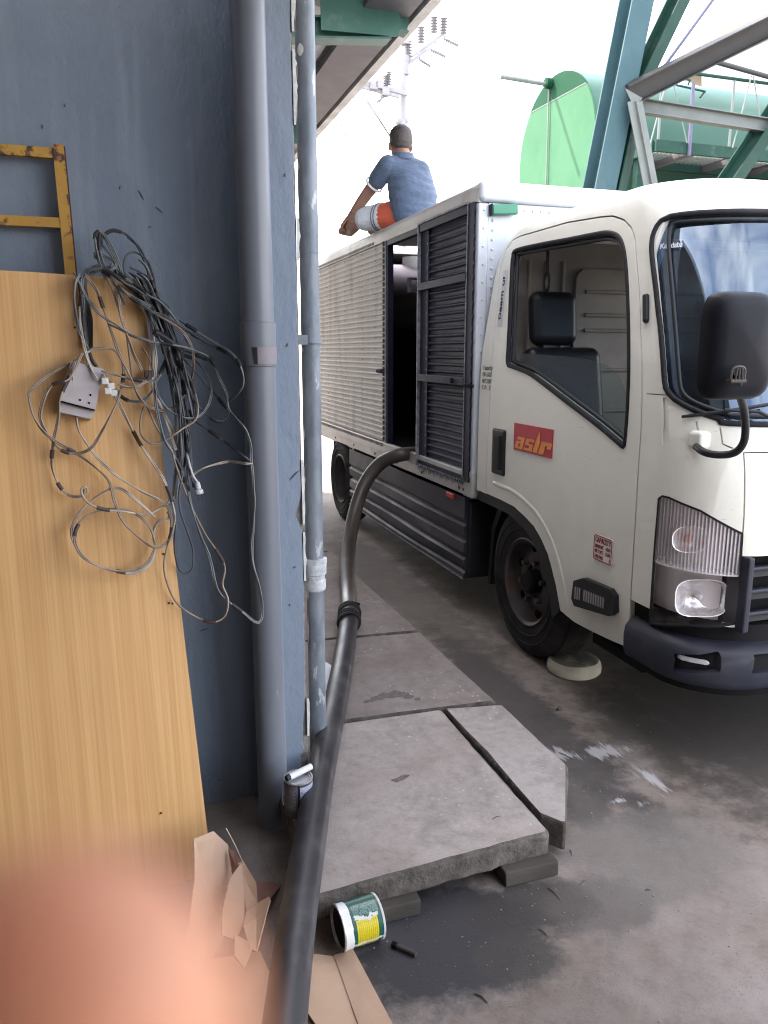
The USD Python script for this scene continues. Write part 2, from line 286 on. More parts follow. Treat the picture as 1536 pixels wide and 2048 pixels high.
def slab_material(name, a, b, broom):
    """Trowelled concrete: cloudy tone, pale splashes, dark pits and the arcs left by the broom."""
    n = {'tc': ('texture_coordinate', {}), 'n1': ('noise_texture', {'scale': 2.2, 'detail': 8, 'roughness': .62}), 'r1': ('rgb_ramp', {'ramp': [(0, a), (.35, a), (.68, b), (1, b)]}),
         'n2': ('noise_texture', {'scale': 24, 'detail': 9, 'roughness': .78}), 'r2': ('rgb_ramp', {'ramp': [(0, (.4, .37, .36)), (.36, (.84, .82, .81)), (.5, (1, 1, 1)), (1, (1.2, 1.2, 1.2))]}),
         'mul': ('mix_color', {'blend_type': 'multiply', 'fac': 1.0, 'use_clamp': False}),
         'v': ('voronoi_texture', {'scale': 30}), 'vr': ('map_range', {'from_min': .10, 'from_max': .2, 'to_min': .55, 'to_max': 0.0, 'clamp': True}), 'vx': ('mix_color', {'blend_type': 'mix', 'b': (.55, .54, .53)}),
         'nv': ('noise_texture', {'scale': 3.3, 'detail': 4}), 'nvr': ('map_range', {'from_min': .5, 'from_max': .68, 'to_min': 0.0, 'to_max': 1.0, 'clamp': True}), 'vm': ('math', {'math_type': 'multiply'}),
         'nd': ('noise_texture', {'scale': 2.6, 'detail': 8, 'roughness': .72}), 'ndr': ('map_range', {'from_min': .5, 'from_max': .66, 'to_min': 0.0, 'to_max': .6, 'clamp': True}), 'dx': ('mix_color', {'blend_type': 'mix', 'b': (.15, .135, .125)}),
         'w': ('wave_texture', {'wave_type': 'rings' if broom == 'rings' else 'bands', 'bands_direction': 'y', 'rings_direction': 'z', 'scale': 7 if broom == 'rings' else 30, 'distortion': 22 if broom == 'rings' else 6, 'detail': 4, 'detail_scale': 1.1, 'detail_roughness': .6}),
         'bm2': ('bump', {'strength': .14, 'distance': .003}), 'n3': ('noise_texture', {'scale': 160, 'detail': 4, 'roughness': .7}), 'bm': ('bump', {'strength': .4, 'distance': .003}),
         'p': ('principled_bsdf', {'roughness': .86, 'specular_ior_level': .3})}
    l = [('tc.object', f'{k}.vector') for k in ('n1', 'n2', 'v', 'nv', 'nd', 'w', 'n3')] + [
        ('n1.fac', 'r1.fac'), ('n2.fac', 'r2.fac'), ('r1.color', 'mul.a'), ('r2.color', 'mul.b'), ('v.distance', 'vr.value'), ('nv.fac', 'nvr.value'), ('vr.result', 'vm.value1'), ('nvr.result', 'vm.value2'),
        ('mul.result', 'dx.a'), ('nd.fac', 'ndr.value'), ('ndr.result', 'dx.fac'), ('dx.result', 'vx.a'), ('vm.value', 'vx.fac'), ('vx.result', 'p.base_color'),
        ('w.fac', 'bm2.height'), ('n3.fac', 'bm.height'), ('bm2.normal', 'bm.normal'), ('bm.normal', 'p.normal')]
    MATS[name] = usdkit.material(stage, '/World/Looks/' + name, n, l, surface='p.BSDF')
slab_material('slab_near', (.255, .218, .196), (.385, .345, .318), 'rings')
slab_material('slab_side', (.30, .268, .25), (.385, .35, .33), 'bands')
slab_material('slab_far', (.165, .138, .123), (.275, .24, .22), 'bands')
mat('slab_edge', (.125, .11, .095), (.05, .043, .036), scale=18, rough=.95, bump=.9, bscale=60, dist=.01)

# ================================================================== the ground
gxs = np.r_[-400, -60, -12, np.linspace(-6, 14, 41), 30, 90, 400]
gX, gY = np.meshgrid(gxs, gxs, indexing='ij')
G = grid(np.stack([gX, gY, 0 * gX], -1)); G = T(G.vertices, G.faces if np.cross(*(G.triangles[0][1:] - G.triangles[0][0]))[2] > 0 else G.faces[:, ::-1])
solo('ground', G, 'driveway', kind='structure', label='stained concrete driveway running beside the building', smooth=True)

# ================================================================== the building on the left
WY, CX, WL = 2.32, 0.505, 2.45          # corner pier's face, the corner's x, the recessed wall's face
bld = thing('warehouse_building', 'blue-grey painted plaster warehouse wall with overhanging eave beside the truck', 'building', (-3.0, 6.0, 0))
# front wall: its right edge is chipped plaster
zz = np.linspace(0, 6.0, 220)
chip = CX - .004 - .006 * meshkit.fbm(np.stack([zz * 9, zz * 0, zz * 0], 1), 4, 3)
low = np.clip(1 - zz / .42, 0, 1); chip -= low * (.012 + .03 * meshkit.noise(np.stack([zz * 40, zz * 0, zz * 0 + 9], 1), 5))
chip -= .02 * np.exp(-((zz - 1.02) / .03) ** 2)
part('front_wall', grid(np.stack([np.stack([np.full(220, x), np.full(220, WL), zz], 1) for x in (-7.0, -2.0, .36, .3955)], 1)), 'wall_paint', bld, smooth=False)
P = np.stack([np.stack([np.full(220, .395), np.full(220, WL), zz], 1), np.stack([np.full(220, .395), np.full(220, WY + .006), zz], 1), np.stack([np.full(220, .401), np.full(220, WY), zz], 1), np.stack([chip - .02, np.full(220, WY), zz], 1), np.stack([chip, np.full(220, WY), zz], 1), np.stack([chip + .002, np.full(220, WY + .006), zz], 1)], 1)
part('corner_pier', grid(P), 'wall_paint', bld, label='narrow projecting pier at the wall corner', smooth=False)
part('wall_core_and_blockers', cat([bx((-7, WL + .012, 0), (.40, 7.0, 6.0)), bx((.4005, WY + .012, 0), (CX, 7.0, 6.0)), bx((CX - .2, 7.005, 0), (CX, 9.6, 4.05)), bx((-7, 9.605, 0), (CX, 9.8, 4.2)), bx((-1.95, -.75, 0), (-1.75, WL - .004, 2.8)), bx((-1.745, -.75, 0), (1.6, -.6, 2.7))]), 'raw_plaster', bld, label='bare plaster core of the wall, with unseen walls added to block light')  # also holds unseen wing and back walls, added to block light near the camera
# loose paint and filler along the corner
ez = np.sort(rng.uniform(.25, 2.7, 9)); strips = []
for z0 in ez:
    h = rng.uniform(.06, .22); k = 8; zs = np.linspace(z0, z0 + h, k); w = .004 + .008 * rng.random(k) * np.sin(np.linspace(.1, 3.0, k))
    strips.append(grid(np.stack([np.stack([np.full(k, CX - .002) , np.full(k, WY + .001), zs], 1), np.stack([CX + w, np.full(k, WY + .002), zs], 1), np.stack([CX + w, np.full(k, WY + .012), zs], 1)], 1)))
part('flaking_paint', cat(strips), 'edge_white', bld, label='flaking white paint along the wall corner', kind='stuff', smooth=False)
# small scrapes, nail holes and bumps in the paint
sc = []
for (x, y, L, a) in [(282, 390, .03, -1.1), (318, 420, .025, -.7), (240, 375, .012, 1.4), (85, 253, .012, 1.5), (440, 1560, .012, .3), (570, 350, .01, 1.5), (130, 210, .01, 1.3), (300, 455, .008, .2), (590, 950, .045, .75), (575, 690, .012, 1.3), (590, 1135, .010, .4), (408, 1260, .03, .2), (580, 1210, .008, 1.2)]:
    p = at(x, y, Y=(WY if x > 530 else WL) - .002); d = np.array([math.cos(a), 0, math.sin(a)]) * L / 2
    sc.append(tube(spline([p - d, p + d * .2 + [0, 0, .002], p + d], 6), [.0006, .0016, .002, .0018, .0012, .0005], 5))
part('scrape', cat(sc), 'dark_steel', bld, label='dark scrapes and nail holes in the wall paint', kind='stuff')
# roof: corrugated sheet over the eave, purlins, fascia and the truss ends
EX, EZ, SL = 2.13, 3.80, .20
ys = np.linspace(4.5, 9.9, 460); wave = .034 * np.sign(np.sin(ys * 2 * np.pi / .34)) * np.abs(np.sin(ys * 2 * np.pi / .34)) ** .5
xs = np.array([EX, 1.6, .9, .52])
def roof(dz, x0=0): return np.stack([np.stack([np.full_like(ys, x if i else x - x0), ys, EZ + (EX - x) * SL + wave + dz], 1) for i, x in enumerate(xs)], 0)
part('roof_sheet', cat([grid(roof(.012)), grid(roof(0)[::-1]), grid(np.stack([roof(0)[0], roof(.012)[0]], 0))]), 'roof_light', bld, smooth=50)
part('soffit', bx((CX + .005, 4.52, EZ - .10), (1.55, 9.9, EZ - .085)), 'soffit', bld)
part('fascia', bx((1.93, 4.52, EZ - .17), (2.0, 9.9, EZ - .05)), 'roof_light', bld)
part('purlin', bx((1.58, 4.52, EZ - .16), (1.90, 9.9, EZ - .102)), 'dark_steel', bld)
for y0 in (5.22, 7.9):
    t0 = part('roof_truss', ibeam((CX + .01, y0, 3.42), (1.76, y0, 3.55), .12, .13, .012, .012), 'truss_green', bld)
    part('top_chord', ibeam((CX + .01, y0, 3.88), (1.90, y0, 3.60), .10, .12, .01, .01), 'truss_green', t0)
    part('gusset', prism([(1.30, 3.48), (1.80, 3.50), (1.84, 3.58), (1.80, 3.66), (1.30, 3.72)], 'y', y0 - .07, y0 - .062), 'truss_green', t0)

part('added_bay_roof', bx((-1.95, -.8, 2.81), (1.25, WY - .010, 2.9)), 'soffit', bld)  # unseen canopy added over the camera to cut light from above
# ================================================================== pipes on the wall
px0, py0 = .372, 2.268
dp = thing('downspout', 'fat grey plastic downspout standing against the blue-grey wall', 'pipe', (px0, py0, 0))
part('pipe', lathe([(.0, 0), (.047, 0), (.047, 1.45), (.047, 3.9)], (px0, py0, .0), (0, 0, 1), 48), 'pvc_grey', dp, smooth=40)
part('socket', lathe([(.0475, 1.478), (.0515, 1.48), (.0515, 1.60), (.0475, 1.602)], (px0, py0, 0), (0, 0, 1), 48), 'pvc_grey', dp)
st = lathe([(.0525, 1.485), (.0525, 1.532)], (px0, py0, 0), (0, 0, 1), 60); 
ang = np.arctan2(st.triangles_center[:, 1] - py0, st.triangles_center[:, 0] - px0)
mat('tape_grey', (.22, .2, .22), rough=.55)
part('tape_patch', T(st.vertices, st.faces[(ang > -1.75) & (ang < -.2)]), 'tape_grey', dp)
part('tape_end', T(st.vertices * [1, 1, 1], st.faces[(ang > -2.05) & (ang < -1.78)]), 'black_tape', dp)
part('strap', bx((px0 - .06, py0 - .004, 2.9), (px0 + .06, WL - .003, 2.93)), 'pvc_grey', dp)

gx, gy = .575, 2.475
gp = thing('galvanised_pipe', 'galvanised steel pipe with peeling paint at the wall corner', 'pipe', (gx, gy, .12))
part('pipe', jitter(lathe([(.030, .12 + .1 * k) for k in range(36)], (gx, gy, 0), (0, 0, 1), 32), .0006, 20), 'galvanised', gp, smooth=50)
zc = at(625, 1150, Y=gy)[2]
part('coupling', jitter(lathe([(.030, zc - .055), (.036, zc - .05), (.0375, zc - .02), (.033, zc - .012), (.034, zc + .002), (.039, zc + .006), (.039, zc + .04), (.041, zc + .044), (.041, zc + .058), (.031, zc + .062)], (gx, gy, 0), (0, 0, 1), 40), .0012, 60), 'putty', gp)
zk = at(610, 682, Y=gy)[2]
part('clamp', cat([lathe([(.031, zk - .008), (.037, zk - .008), (.037, zk + .008), (.031, zk + .008)], (gx, gy, 0), (0, 0, 1), 32), bx((CX - .03, gy - .045, zk - .012), (gx - .02, gy - .02, zk + .018))]), 'galvanised', gp)
zk2 = at(600, 500, Y=gy)[2]
part('joint_ring', lathe([(.0302, zk2 - .01), (.0312, zk2 - .01), (.0312, zk2 + .012), (.0302, zk2 + .012)], (gx, gy, 0), (0, 0, 1), 32), 'galvanised', gp)
# flakes of peeling paint on the pipe
fl = []
for (x, y, w, h) in [(600, 100, .010, .018), (577, 140, .008, .03), (583, 20, .006, .025), (590, 330, .006, .012), (603, 700, .006, .008), (618, 1260, .005, .05), (612, 1190, .008, .02), (606, 870, .006, .02), (609, 960, .006, .01), (594, 205, .004, .04), (597, 430, .004, .012)]:
    p = at(x, y, Y=gy - .02); a0 = math.asin(max(-.95, min(.95, (p[0] - gx) / .031)))
    th = np.linspace(-w / .031, w / .031, 6) + a0; zs = np.linspace(-h, h, 6)
    Q = np.array([[(gx + .0316 * math.sin(t), gy - .0316 * math.cos(t), p[2] + z * math.cos((t - a0) / (w / .031) * 1.3)) for t in th] for z in zs]); fl.append(grid(Q))
part('paint_flake', cat(fl), 'edge_white', gp, label='pale patches of peeled paint on the pipe', kind='stuff')

# ================================================================== the raised concrete walkway
ST = .12
def slab(name, label, poly, top, bot, m, seed, chamfer=.012, amp=.004, group='slabs of the raised walkway'):
    """A cast slab: worn outline, arrises knocked off, rough sides."""
    pg = Polygon(poly); L = pg.exterior; n = int(L.length / .018); pts = np.array([L.interpolate(i / n, normalized=True).coords[0] for i in range(n)])
    ctr = np.array(pg.centroid.coords[0]); nrm = (pts - ctr) / np.linalg.norm(pts - ctr, axis=1, keepdims=True)
    wob = (meshkit.fbm(np.c_[pts * 22, np.zeros(n)], 3, seed) - .5)[:, None] * 2 * amp * nrm
    rings = []
    for inset, z, k in ((chamfer, top, .8), (chamfer * .35, top - chamfer * .4, 1), (0, top - chamfer * 1.2, 1.2), (0.002, bot, 1.6)):
        q = pts - nrm * inset + wob * k; rings.append(np.c_[q, np.full(n, z)])
    R = np.array(rings); R = np.concatenate([R, R[:, :1]], 1)
    side = grid(R[:, ::-1] if pg.exterior.is_ccw else R)
    side = grid(R) if pg.exterior.is_ccw else grid(R[:, ::-1])
    topm = prism(Polygon(rings[0][:, :2]), 'z', top - .0001, top)
    t = thing(name, label, 'slab', (ctr[0], ctr[1], bot), group)
    tp = trimesh.Trimesh(topm.vertices, topm.faces, process=False); keep = tp.face_normals[:, 2] > .5
    part('top_face', T(tp.vertices, tp.faces[keep]), m, t, smooth=False)
    part('edge_face', T(side.vertices, side.faces), 'slab_edge', t, smooth=60)
    return t
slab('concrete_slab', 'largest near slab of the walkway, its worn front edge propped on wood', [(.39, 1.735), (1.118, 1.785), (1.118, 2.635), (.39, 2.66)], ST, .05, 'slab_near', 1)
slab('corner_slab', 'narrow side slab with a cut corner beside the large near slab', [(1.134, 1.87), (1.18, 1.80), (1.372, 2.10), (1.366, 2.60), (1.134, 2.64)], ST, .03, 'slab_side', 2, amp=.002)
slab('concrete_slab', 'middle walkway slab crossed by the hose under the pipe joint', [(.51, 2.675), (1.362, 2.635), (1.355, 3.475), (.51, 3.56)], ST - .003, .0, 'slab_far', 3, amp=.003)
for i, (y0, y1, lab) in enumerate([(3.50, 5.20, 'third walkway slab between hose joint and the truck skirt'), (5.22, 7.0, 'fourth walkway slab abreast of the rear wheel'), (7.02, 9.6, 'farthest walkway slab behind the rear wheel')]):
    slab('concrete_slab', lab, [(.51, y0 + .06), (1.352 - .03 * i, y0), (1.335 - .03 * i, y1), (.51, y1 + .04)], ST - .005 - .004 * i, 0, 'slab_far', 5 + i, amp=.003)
pit_c = at(800, 1558, Z=ST)
sl1 = '/World/concrete_slab'
mat('pit_dirt', (.09, .078, .070), (.15, .132, .12), scale=60, rough=.95)
part('pit', jitter(prism(Polygon([(pit_c[0] + .030 * math.cos(t) * (1 + .35 * math.sin(3 * t + 1)), pit_c[1] + .017 * math.sin(t) * (1 + .3 * math.cos(2 * t)) + .01 * math.cos(t)) for t in np.linspace(0, 2 * np.pi, 26)]), 'z', ST - .002, ST + .0008), .0012, 60), 'pit_dirt', sl1, label='small dark pit in the slab face', smooth=False)
cr_pts = [at(x, y, Z=ST - .002) for x, y in ((735, 1402), (752, 1398), (770, 1392), (790, 1388), (812, 1392), (835, 1397))]
part('chipped_patch', cat([jitter(prism(Polygon([(p[0] + r_ * math.cos(t) * (1 + .4 * math.sin(2 * t + i)), p[1] + r_ * .6 * math.sin(t) * (1 + .4 * math.cos(3 * t + i))) for t in np.linspace(0, 2 * np.pi, 18)]), 'z', ST - .006, ST - .0022), .001, 50, i) for i, (p, r_) in enumerate(zip(cr_pts, (.02, .03, .045, .05, .035, .02)))]), 'pit_dirt', '/World/concrete_slab_001', label='crumbled dark patch near the slab joint', kind='stuff', smooth=False)
# the bits of timber the near slab rests on
mat('old_wood', (.075, .063, .053), (.035, .029, .024), scale=14, stretch=(.25, 1, 1), rough=.9, bump=.7, bscale=60, bstretch=(.2, 1, 1))
a, b = at(690, 1835, Z=.02), at(832, 1800, Z=.02)
solo('timber_block', jitter(rbx((a[0], 1.72, .001), (b[0], 1.81, .048), .004), .002, 20), 'old_wood', 'weathered timber block under the near slab, beside the lying tin', 'timber', 'timber blocks under the near slab')
a, b = at(1008, 1760, Z=.02), at(1098, 1720, Z=.02)
solo('timber_block', jitter(rbx((a[0], 1.745, .001), (b[0] + .005, 1.84, .049), .004), .002, 20, 4), 'old_wood', 'weathered timber block under the right corner of the near slab', 'timber', 'timber blocks under the near slab')
# ================================================================== the truck
def cab_paint():
    n = {'tc': ('texture_coordinate', {}), 'n1': ('noise_texture', {'scale': 1.7, 'detail': 6, 'roughness': .6}), 'r1': ('rgb_ramp', {'ramp': [(0, (.67, .66, .585)), (.4, (.71, .70, .625)), (.65, (.66, .65, .575)), (1, (.61, .60, .525))]}),
         'm2': ('mapping', {'scale': (1, 3.5, 11)}), 'n2': ('noise_texture', {'scale': 9, 'detail': 6, 'roughness': .72, 'distortion': .8}), 'r2': ('map_range', {'from_min': .64, 'from_max': .69, 'to_min': 0.0, 'to_max': .6, 'clamp': True}),
         'mx': ('mix_color', {'blend_type': 'mix', 'b': (.22, .20, .16)}), 'sx': ('separate_xyz', {}), 'mz': ('map_range', {'from_min': .25, 'from_max': 1.15, 'to_min': .9, 'to_max': 0.0, 'clamp': True}),
         'nz': ('noise_texture', {'scale': 5, 'detail': 7, 'roughness': .7}), 'mm': ('math', {'math_type': 'multiply'}), 'dx': ('mix_color', {'blend_type': 'mix', 'b': (.36, .32, .26)}),
         'n4': ('noise_texture', {'scale': 60, 'detail': 4}), 'bm': ('bump', {'strength': .03, 'distance': .004}),
         'p': ('principled_bsdf', {'roughness': .34, 'specular_ior_level': .4, 'coat_weight': .25, 'coat_roughness': .12})}
    l = [('tc.object', 'n1.vector'), ('n1.fac', 'r1.fac'), ('tc.object', 'm2.vector'), ('m2.vector', 'n2.vector'), ('n2.fac', 'r2.value'), ('r1.color', 'mx.a'), ('r2.result', 'mx.fac'), ('tc.object', 'sx.vector'), ('sx.z', 'mz.value'),
         ('tc.object', 'nz.vector'), ('nz.fac', 'mm.value1'), ('mz.result', 'mm.value2'), ('mx.result', 'dx.a'), ('mm.value', 'dx.fac'), ('dx.result', 'p.base_color'), ('tc.object', 'n4.vector'), ('n4.fac', 'bm.height'), ('bm.normal', 'p.normal')]
    MATS['cab_paint'] = usdkit.material(stage, '/World/Looks/cab_paint', n, l, surface='p.BSDF')
cab_paint()
mat('cab_trim', (.25, .205, .16), (.19, .155, .12), scale=4, rough=.5)
mat('rubber', (.008, .008, .010), (.013, .013, .015), scale=20, rough=.65, spec=.25)
mat('tyre_rubber', (.010, .010, .0105), (.026, .0235, .022), scale=9, rough=.85, spec=.2, bump=.3, bscale=50)
mat('black_plastic', (.008, .009, .010), (.013, .014, .016), scale=8, rough=.38, rough2=.48, spec=.3)
mat('bumper_plastic', (.012, .014, .024), (.019, .020, .031), scale=5, rough=.42, rough2=.55, spec=.35, dirt=(.05, .047, .047), dscale=5, dlo=.55, dhi=.8)
mat('wheel_steel', (.065, .056, .058), (.033, .028, .027), scale=7, rough=.6, metal=.2, dirt=(.07, .04, .03), dscale=9)
mat('under_black', (.006, .006, .007), rough=.9, spec=.2)
mat('cavity_black', (.004, .004, .005), rough=.95, spec=.1)
mat('aluminium', (.46, .45, .43), (.36, .35, .335), scale=3, stretch=(1, .4, 2), rough=.42, rough2=.55, metal=.55, dirt=(.26, .245, .22), dscale=4, dlo=.55, dhi=.8)
mat('box_panel', (.78, .745, .69), (.71, .675, .62), scale=2.5, stretch=(1, 2, .5), rough=.6, spec=.04, dirt=(.48, .44, .38), dscale=3.5, dlo=.52, dhi=.8, dstretch=(1, 2.2, .4))
mat('box_front', (.50, .525, .555), (.43, .455, .485), scale=2, rough=.42, metal=.2, dirt=(.40, .39, .37), dscale=3, dlo=.55, dhi=.8, dstretch=(2, 1, .4))
mat('door_inside_shaded', (.018, .020, .038), (.036, .039, .064), scale=5, stretch=(1, .5, 2), rough=.45, rough2=.6, spec=.18, dirt=(.012, .012, .018), dscale=6, dlo=.5, dhi=.72, dstretch=(1, 1, 2.5))  # shadowed look of the door leaf, painted in as dark grey-blue
mat('door_dark', (.010, .011, .022), (.017, .018, .032), scale=6, rough=.5, spec=.2)
mat('skirt', (.019, .0175, .028), (.030, .027, .038), scale=4, rough=.5, rough2=.65, spec=.35, dirt=(.085, .075, .075), dscale=3.2, dlo=.56, dhi=.8, dstretch=(1, .6, 2))
mat('reflector_red', (.45, .05, .04), rough=.2)
mat('lamp_green', (.02, .15, .09), (.03, .2, .12), rough=.25)
mat('seat_vinyl', (.006, .006, .007), (.010, .010, .011), scale=8, rough=.36, spec=.3)
mat('dash_grey', (.018, .019, .021), (.026, .026, .028), scale=8, rough=.7)
mat('sign_red', (.42, .028, .04), (.36, .02, .035), scale=14, rough=.35)
mat('sign_gold', (.70, .25, .05), (.62, .20, .045), scale=12, rough=.4)
mat('sign_white', (.66, .60, .56), rough=.4); mat('sign_maroon', (.22, .012, .015), rough=.4); mat('ink', (.02, .018, .018), rough=.6); mat('sticker', (.58, .58, .60), rough=.4)
mat('chrome', (.75, .75, .76), rough=.12, metal=1.0)
mat('reflector_bowl', (.82, .81, .80), (.70, .69, .69), scale=26, rough=.2, metal=.35)
mat('lamp_inner', (.82, .80, .79), (.76, .74, .74), scale=14, rough=.3)
mat('lens_plain', (.78, .78, .78), rough=.1)
flat_mix('window_glass', (1.5, (.80, .86, .84), .0)); flat_mix('screen_glass', (2.2, (.42, .50, .60), .0, (.66, .82, 1.0))); flat_mix('lamp_glass', (1.5, (.97, .95, .95), .02))
def ribbed_glass():
    MATS['lamp_ribbed'] = usdkit.material(stage, '/World/Looks/lamp_ribbed', {'tc': ('texture_coordinate', {}), 'm': ('mapping', {'rotation': (0, 0, .78)}), 'w': ('wave_texture', {'wave_type': 'bands', 'bands_direction': 'x', 'scale': 26}),
        'b': ('bump', {'strength': .8, 'distance': .006}), 'f': ('fresnel', {'IOR': 1.7}), 't': ('transparent_bsdf', {'color': (.93, .90, .91)}), 'd': ('principled_bsdf', {'base_color': (.62, .57, .57), 'roughness': .12}),
        'g': ('mix_closure', {'fac': .38}), 'r': ('rgb_ramp', {'ramp': [(0, (.06, .06, .06)), (1, (.42, .42, .42))]})},
        [('tc.object', 'm.vector'), ('m.vector', 'w.vector'), ('w.fac', 'b.height'), ('b.normal', 'd.normal'), ('t.BSDF', 'g.closure1'), ('d.BSDF', 'g.closure2'), ('w.fac', 'r.fac'), ('r.color', 'g.fac')], surface='g.closure')
ribbed_glass()

TX = 2.80
trk = thing('box_truck', 'cream cab-over box truck with dark louvred side door open', 'truck', (TX, 4.6, 0))

# ---- cab body as a loft of plan outlines
ZK = np.array([.30, .42, .60, .75, 1.05, 1.25, 1.45, 1.70, 2.00, 2.08, 2.13, 2.165, 2.19, 2.205])
XL = np.array([1.875, 1.868, 1.862, 1.86, 1.858, 1.86, 1.867, 1.90, 1.955, 1.98, 2.01, 2.06, 2.14, 2.30])
ZF = np.array([.30, .50, .90, 1.10, 1.22, 1.30, 1.60, 1.95, 2.05, 2.11, 2.15, 2.18, 2.20, 2.205])
YF = np.array([2.03, 2.02, 2.02, 2.035, 2.06, 2.09, 2.20, 2.345, 2.40, 2.46, 2.53, 2.62, 2.74, 2.86])
ZR = np.array([.30, 1.9, 2.05, 2.13, 2.18, 2.205]); YR = np.array([3.838, 3.838, 3.80, 3.72, 3.62, 3.45])
from scipy.interpolate import PchipInterpolator as PC
XL = XL - .045; YF = YF - .04
fXL, fYF, fYR = PC(ZK, XL), PC(ZF, YF), PC(ZR, YR)
def ring(z, d=0.0, xl=None, yf=None, yr=None, rc=.26, rr=.02, n=14, bow=.05):
    xl = (float(fXL(z)) if xl is None else xl) + d; yf = (float(fYF(z)) if yf is None else yf) + d; yr = (float(fYR(z)) if yr is None else yr) - d
    hw = TX - xl; rc = max(rc - d * .6, .05); pts = []
    t = np.linspace(0, np.pi / 2, n)
    pts += [(xl, y) for y in np.linspace(yr - rr, yf + rc, 12)]                                   # left side, rear to front
    pts += [(xl + rc - rc * math.cos(a), yf + rc - rc * math.sin(a)) for a in t[1:]]               # front left corner
    pts += [(x, yf) for x in np.linspace(xl + rc, 2 * TX - xl - rc, 16)[1:-1]]
    pts += [(2 * TX - xl - rc + rc * math.sin(a), yf + rc - rc * math.cos(a)) for a in t]
    pts += [(2 * TX - xl, y) for y in np.linspace(yf + rc, yr - rr, 12)[1:]]
    pts += [(2 * TX - xl - rr + rr * math.cos(a), yr - rr + rr * math.sin(a)) for a in t[1:]]
    pts += [(x, yr) for x in np.linspace(2 * TX - xl - rr, xl + rr, 8)[1:-1]]
    pts += [(xl + rr - rr * math.sin(a), yr - rr + rr * math.cos(a)) for a in t[:-1]]
    P = np.array(pts); u = (P[:, 0] - TX) / hw
    P[:, 1] += bow * np.clip(u, -1, 1) ** 2 * np.clip((yf + .6 - P[:, 1]) / .6, 0, 1)
    return P
def loft(zs, rings, dz=0.0):
    R = np.array([np.c_[r, np.full(len(r), z + dz)] for z, r in zip(zs, rings)]); n = R.shape[1]
    g = grid(np.concatenate([R, R[:, :1]], 1)); V = R.reshape(-1, 3); F = []
    k = len(R)
    i, j = np.meshgrid(np.arange(k - 1), np.arange(n), indexing='ij'); j2 = (j + 1) % n
    a, b, c, d_ = i * n + j, i * n + j2, (i + 1) * n + j2, (i + 1) * n + j
    F = np.vstack([np.stack([a, b, c], -1).reshape(-1, 3), np.stack([a, c, d_], -1).reshape(-1, 3)])
    V = np.vstack([V, R[0].mean(0), R[-1].mean(0)]); jj = np.arange(n); c0 = len(V) - 2
    F = np.vstack([F, np.stack([np.full(n, c0), (jj + 1) % n, jj], -1), np.stack([np.full(n, c0 + 1), (k - 1) * n + jj, (k - 1) * n + (jj + 1) % n], -1)])
    m = T(V, F)
    if m.volume < 0: m = T(V, F[:, ::-1])
    return m
ZS = np.r_[np.linspace(.30, 2.0, 44), np.linspace(2.02, 2.205, 16)]
def cab_solid(d=0.0, zlo=.30, ztop=None):
    zs = ZS if ztop is None else ZS * 1.0
    off = 0 if d == 0 else -d
    return man(loft(np.r_[zs] + np.where(zs > 1.9, off * np.clip((zs - 1.9) / .3, 0, 1), 0), [ring(z, d) for z in zs]))
outer = cab_solid(0); inner = cab_solid(.045); inner = inner + man(bx((1.99, 2.2, .2), (3.61, 3.72, .5)))
out_tri = tri(outer)
OT = out_tri.triangles
def hit(x, y, tris=None, near='x'):
    """Where the photograph's ray through a pixel meets the cab."""
    t = OT if tris is None else tris
    d = ray(x, y); a = t[:, 0]; e1, e2 = t[:, 1] - a, t[:, 2] - a
    p = np.cross(d, e2); det = np.einsum('ij,ij->i', e1, p); det = np.where(np.abs(det) < 1e-12, 1e-12, det)
    s = CAM - a; u = np.einsum('ij,ij->i', s, p) / det; q = np.cross(s, e1); v = np.einsum('j,ij->i', d, q) / det
    w = np.einsum('ij,ij->i', e2, q) / det; ok = (u >= -1e-6) & (v >= -1e-6) & (u + v <= 1 + 1e-6) & (w > 0)
    return CAM + d * w[ok].min() if ok.any() else None
def trace(pts, plane):
    """Pixels to points of the side (y, z) or the front (x, z); off the cab the nearest plane serves."""
    r = []
    for p in pts:
        h = hit(*p)
        if h is None: h = at(*p, X=1.85) if plane == 'x' else at(*p, Y=2.1)
        r.append((h[1], h[2]) if plane == 'x' else (h[0], h[2]))
    return r
def smooth_poly(pts, n=160): return Polygon(spline(pts, n, closed=True))

shell = outer - inner
# side window, door outline and wheel arch, traced on the cab's side
win_px = [(1031, 500), (1080, 488), (1134, 478), (1185, 468), (1214, 464), (1236, 471), (1247, 492), (1253, 530), (1257, 600), (1259, 709), (1257, 800), (1251, 884), (1246, 896), (1234, 886), (1190, 849), (1140, 811), (1087, 770), (1056, 748), (1024, 735), (1014, 728), (1015, 690), (1018, 632), (1021, 560), (1024, 516)]
win = Polygon(spline(trace(win_px, 'x'), 200, closed=True)).buffer(0)
door_px = [(1270, 476), (1276, 550), (1281, 632), (1284, 730), (1284, 787), (1282, 860), (1275, 965), (1270, 1054), (1264, 1150), (1260, 1229), (1254, 1296), (1200, 1273), (1153, 1248), (1128, 1232), (1120, 1222), (1111, 1170), (1095, 1108), (1068, 1054), (1029, 1015), (1000, 1000), (973, 988), (973, 940), (977, 850), (984, 740), (992, 632), (1000, 540), (1012, 500), (1026, 480), (1041, 472), (1134, 445), (1200, 434), (1225, 432), (1248, 440), (1262, 455)]
door_poly = Polygon(trace(door_px, 'x')).buffer(.012).buffer(-.012).buffer(0)
arch_px = [(1120, 1222), (1111, 1170), (1095, 1108), (1068, 1054), (1029, 1015), (1000, 1000), (960, 982)]
a_pts = [tuple(p) for p in spline(trace(arch_px, 'x'), 40)]
a_pts = [(a_pts[0][0] - .0, a_pts[0][1])] + a_pts[1:]
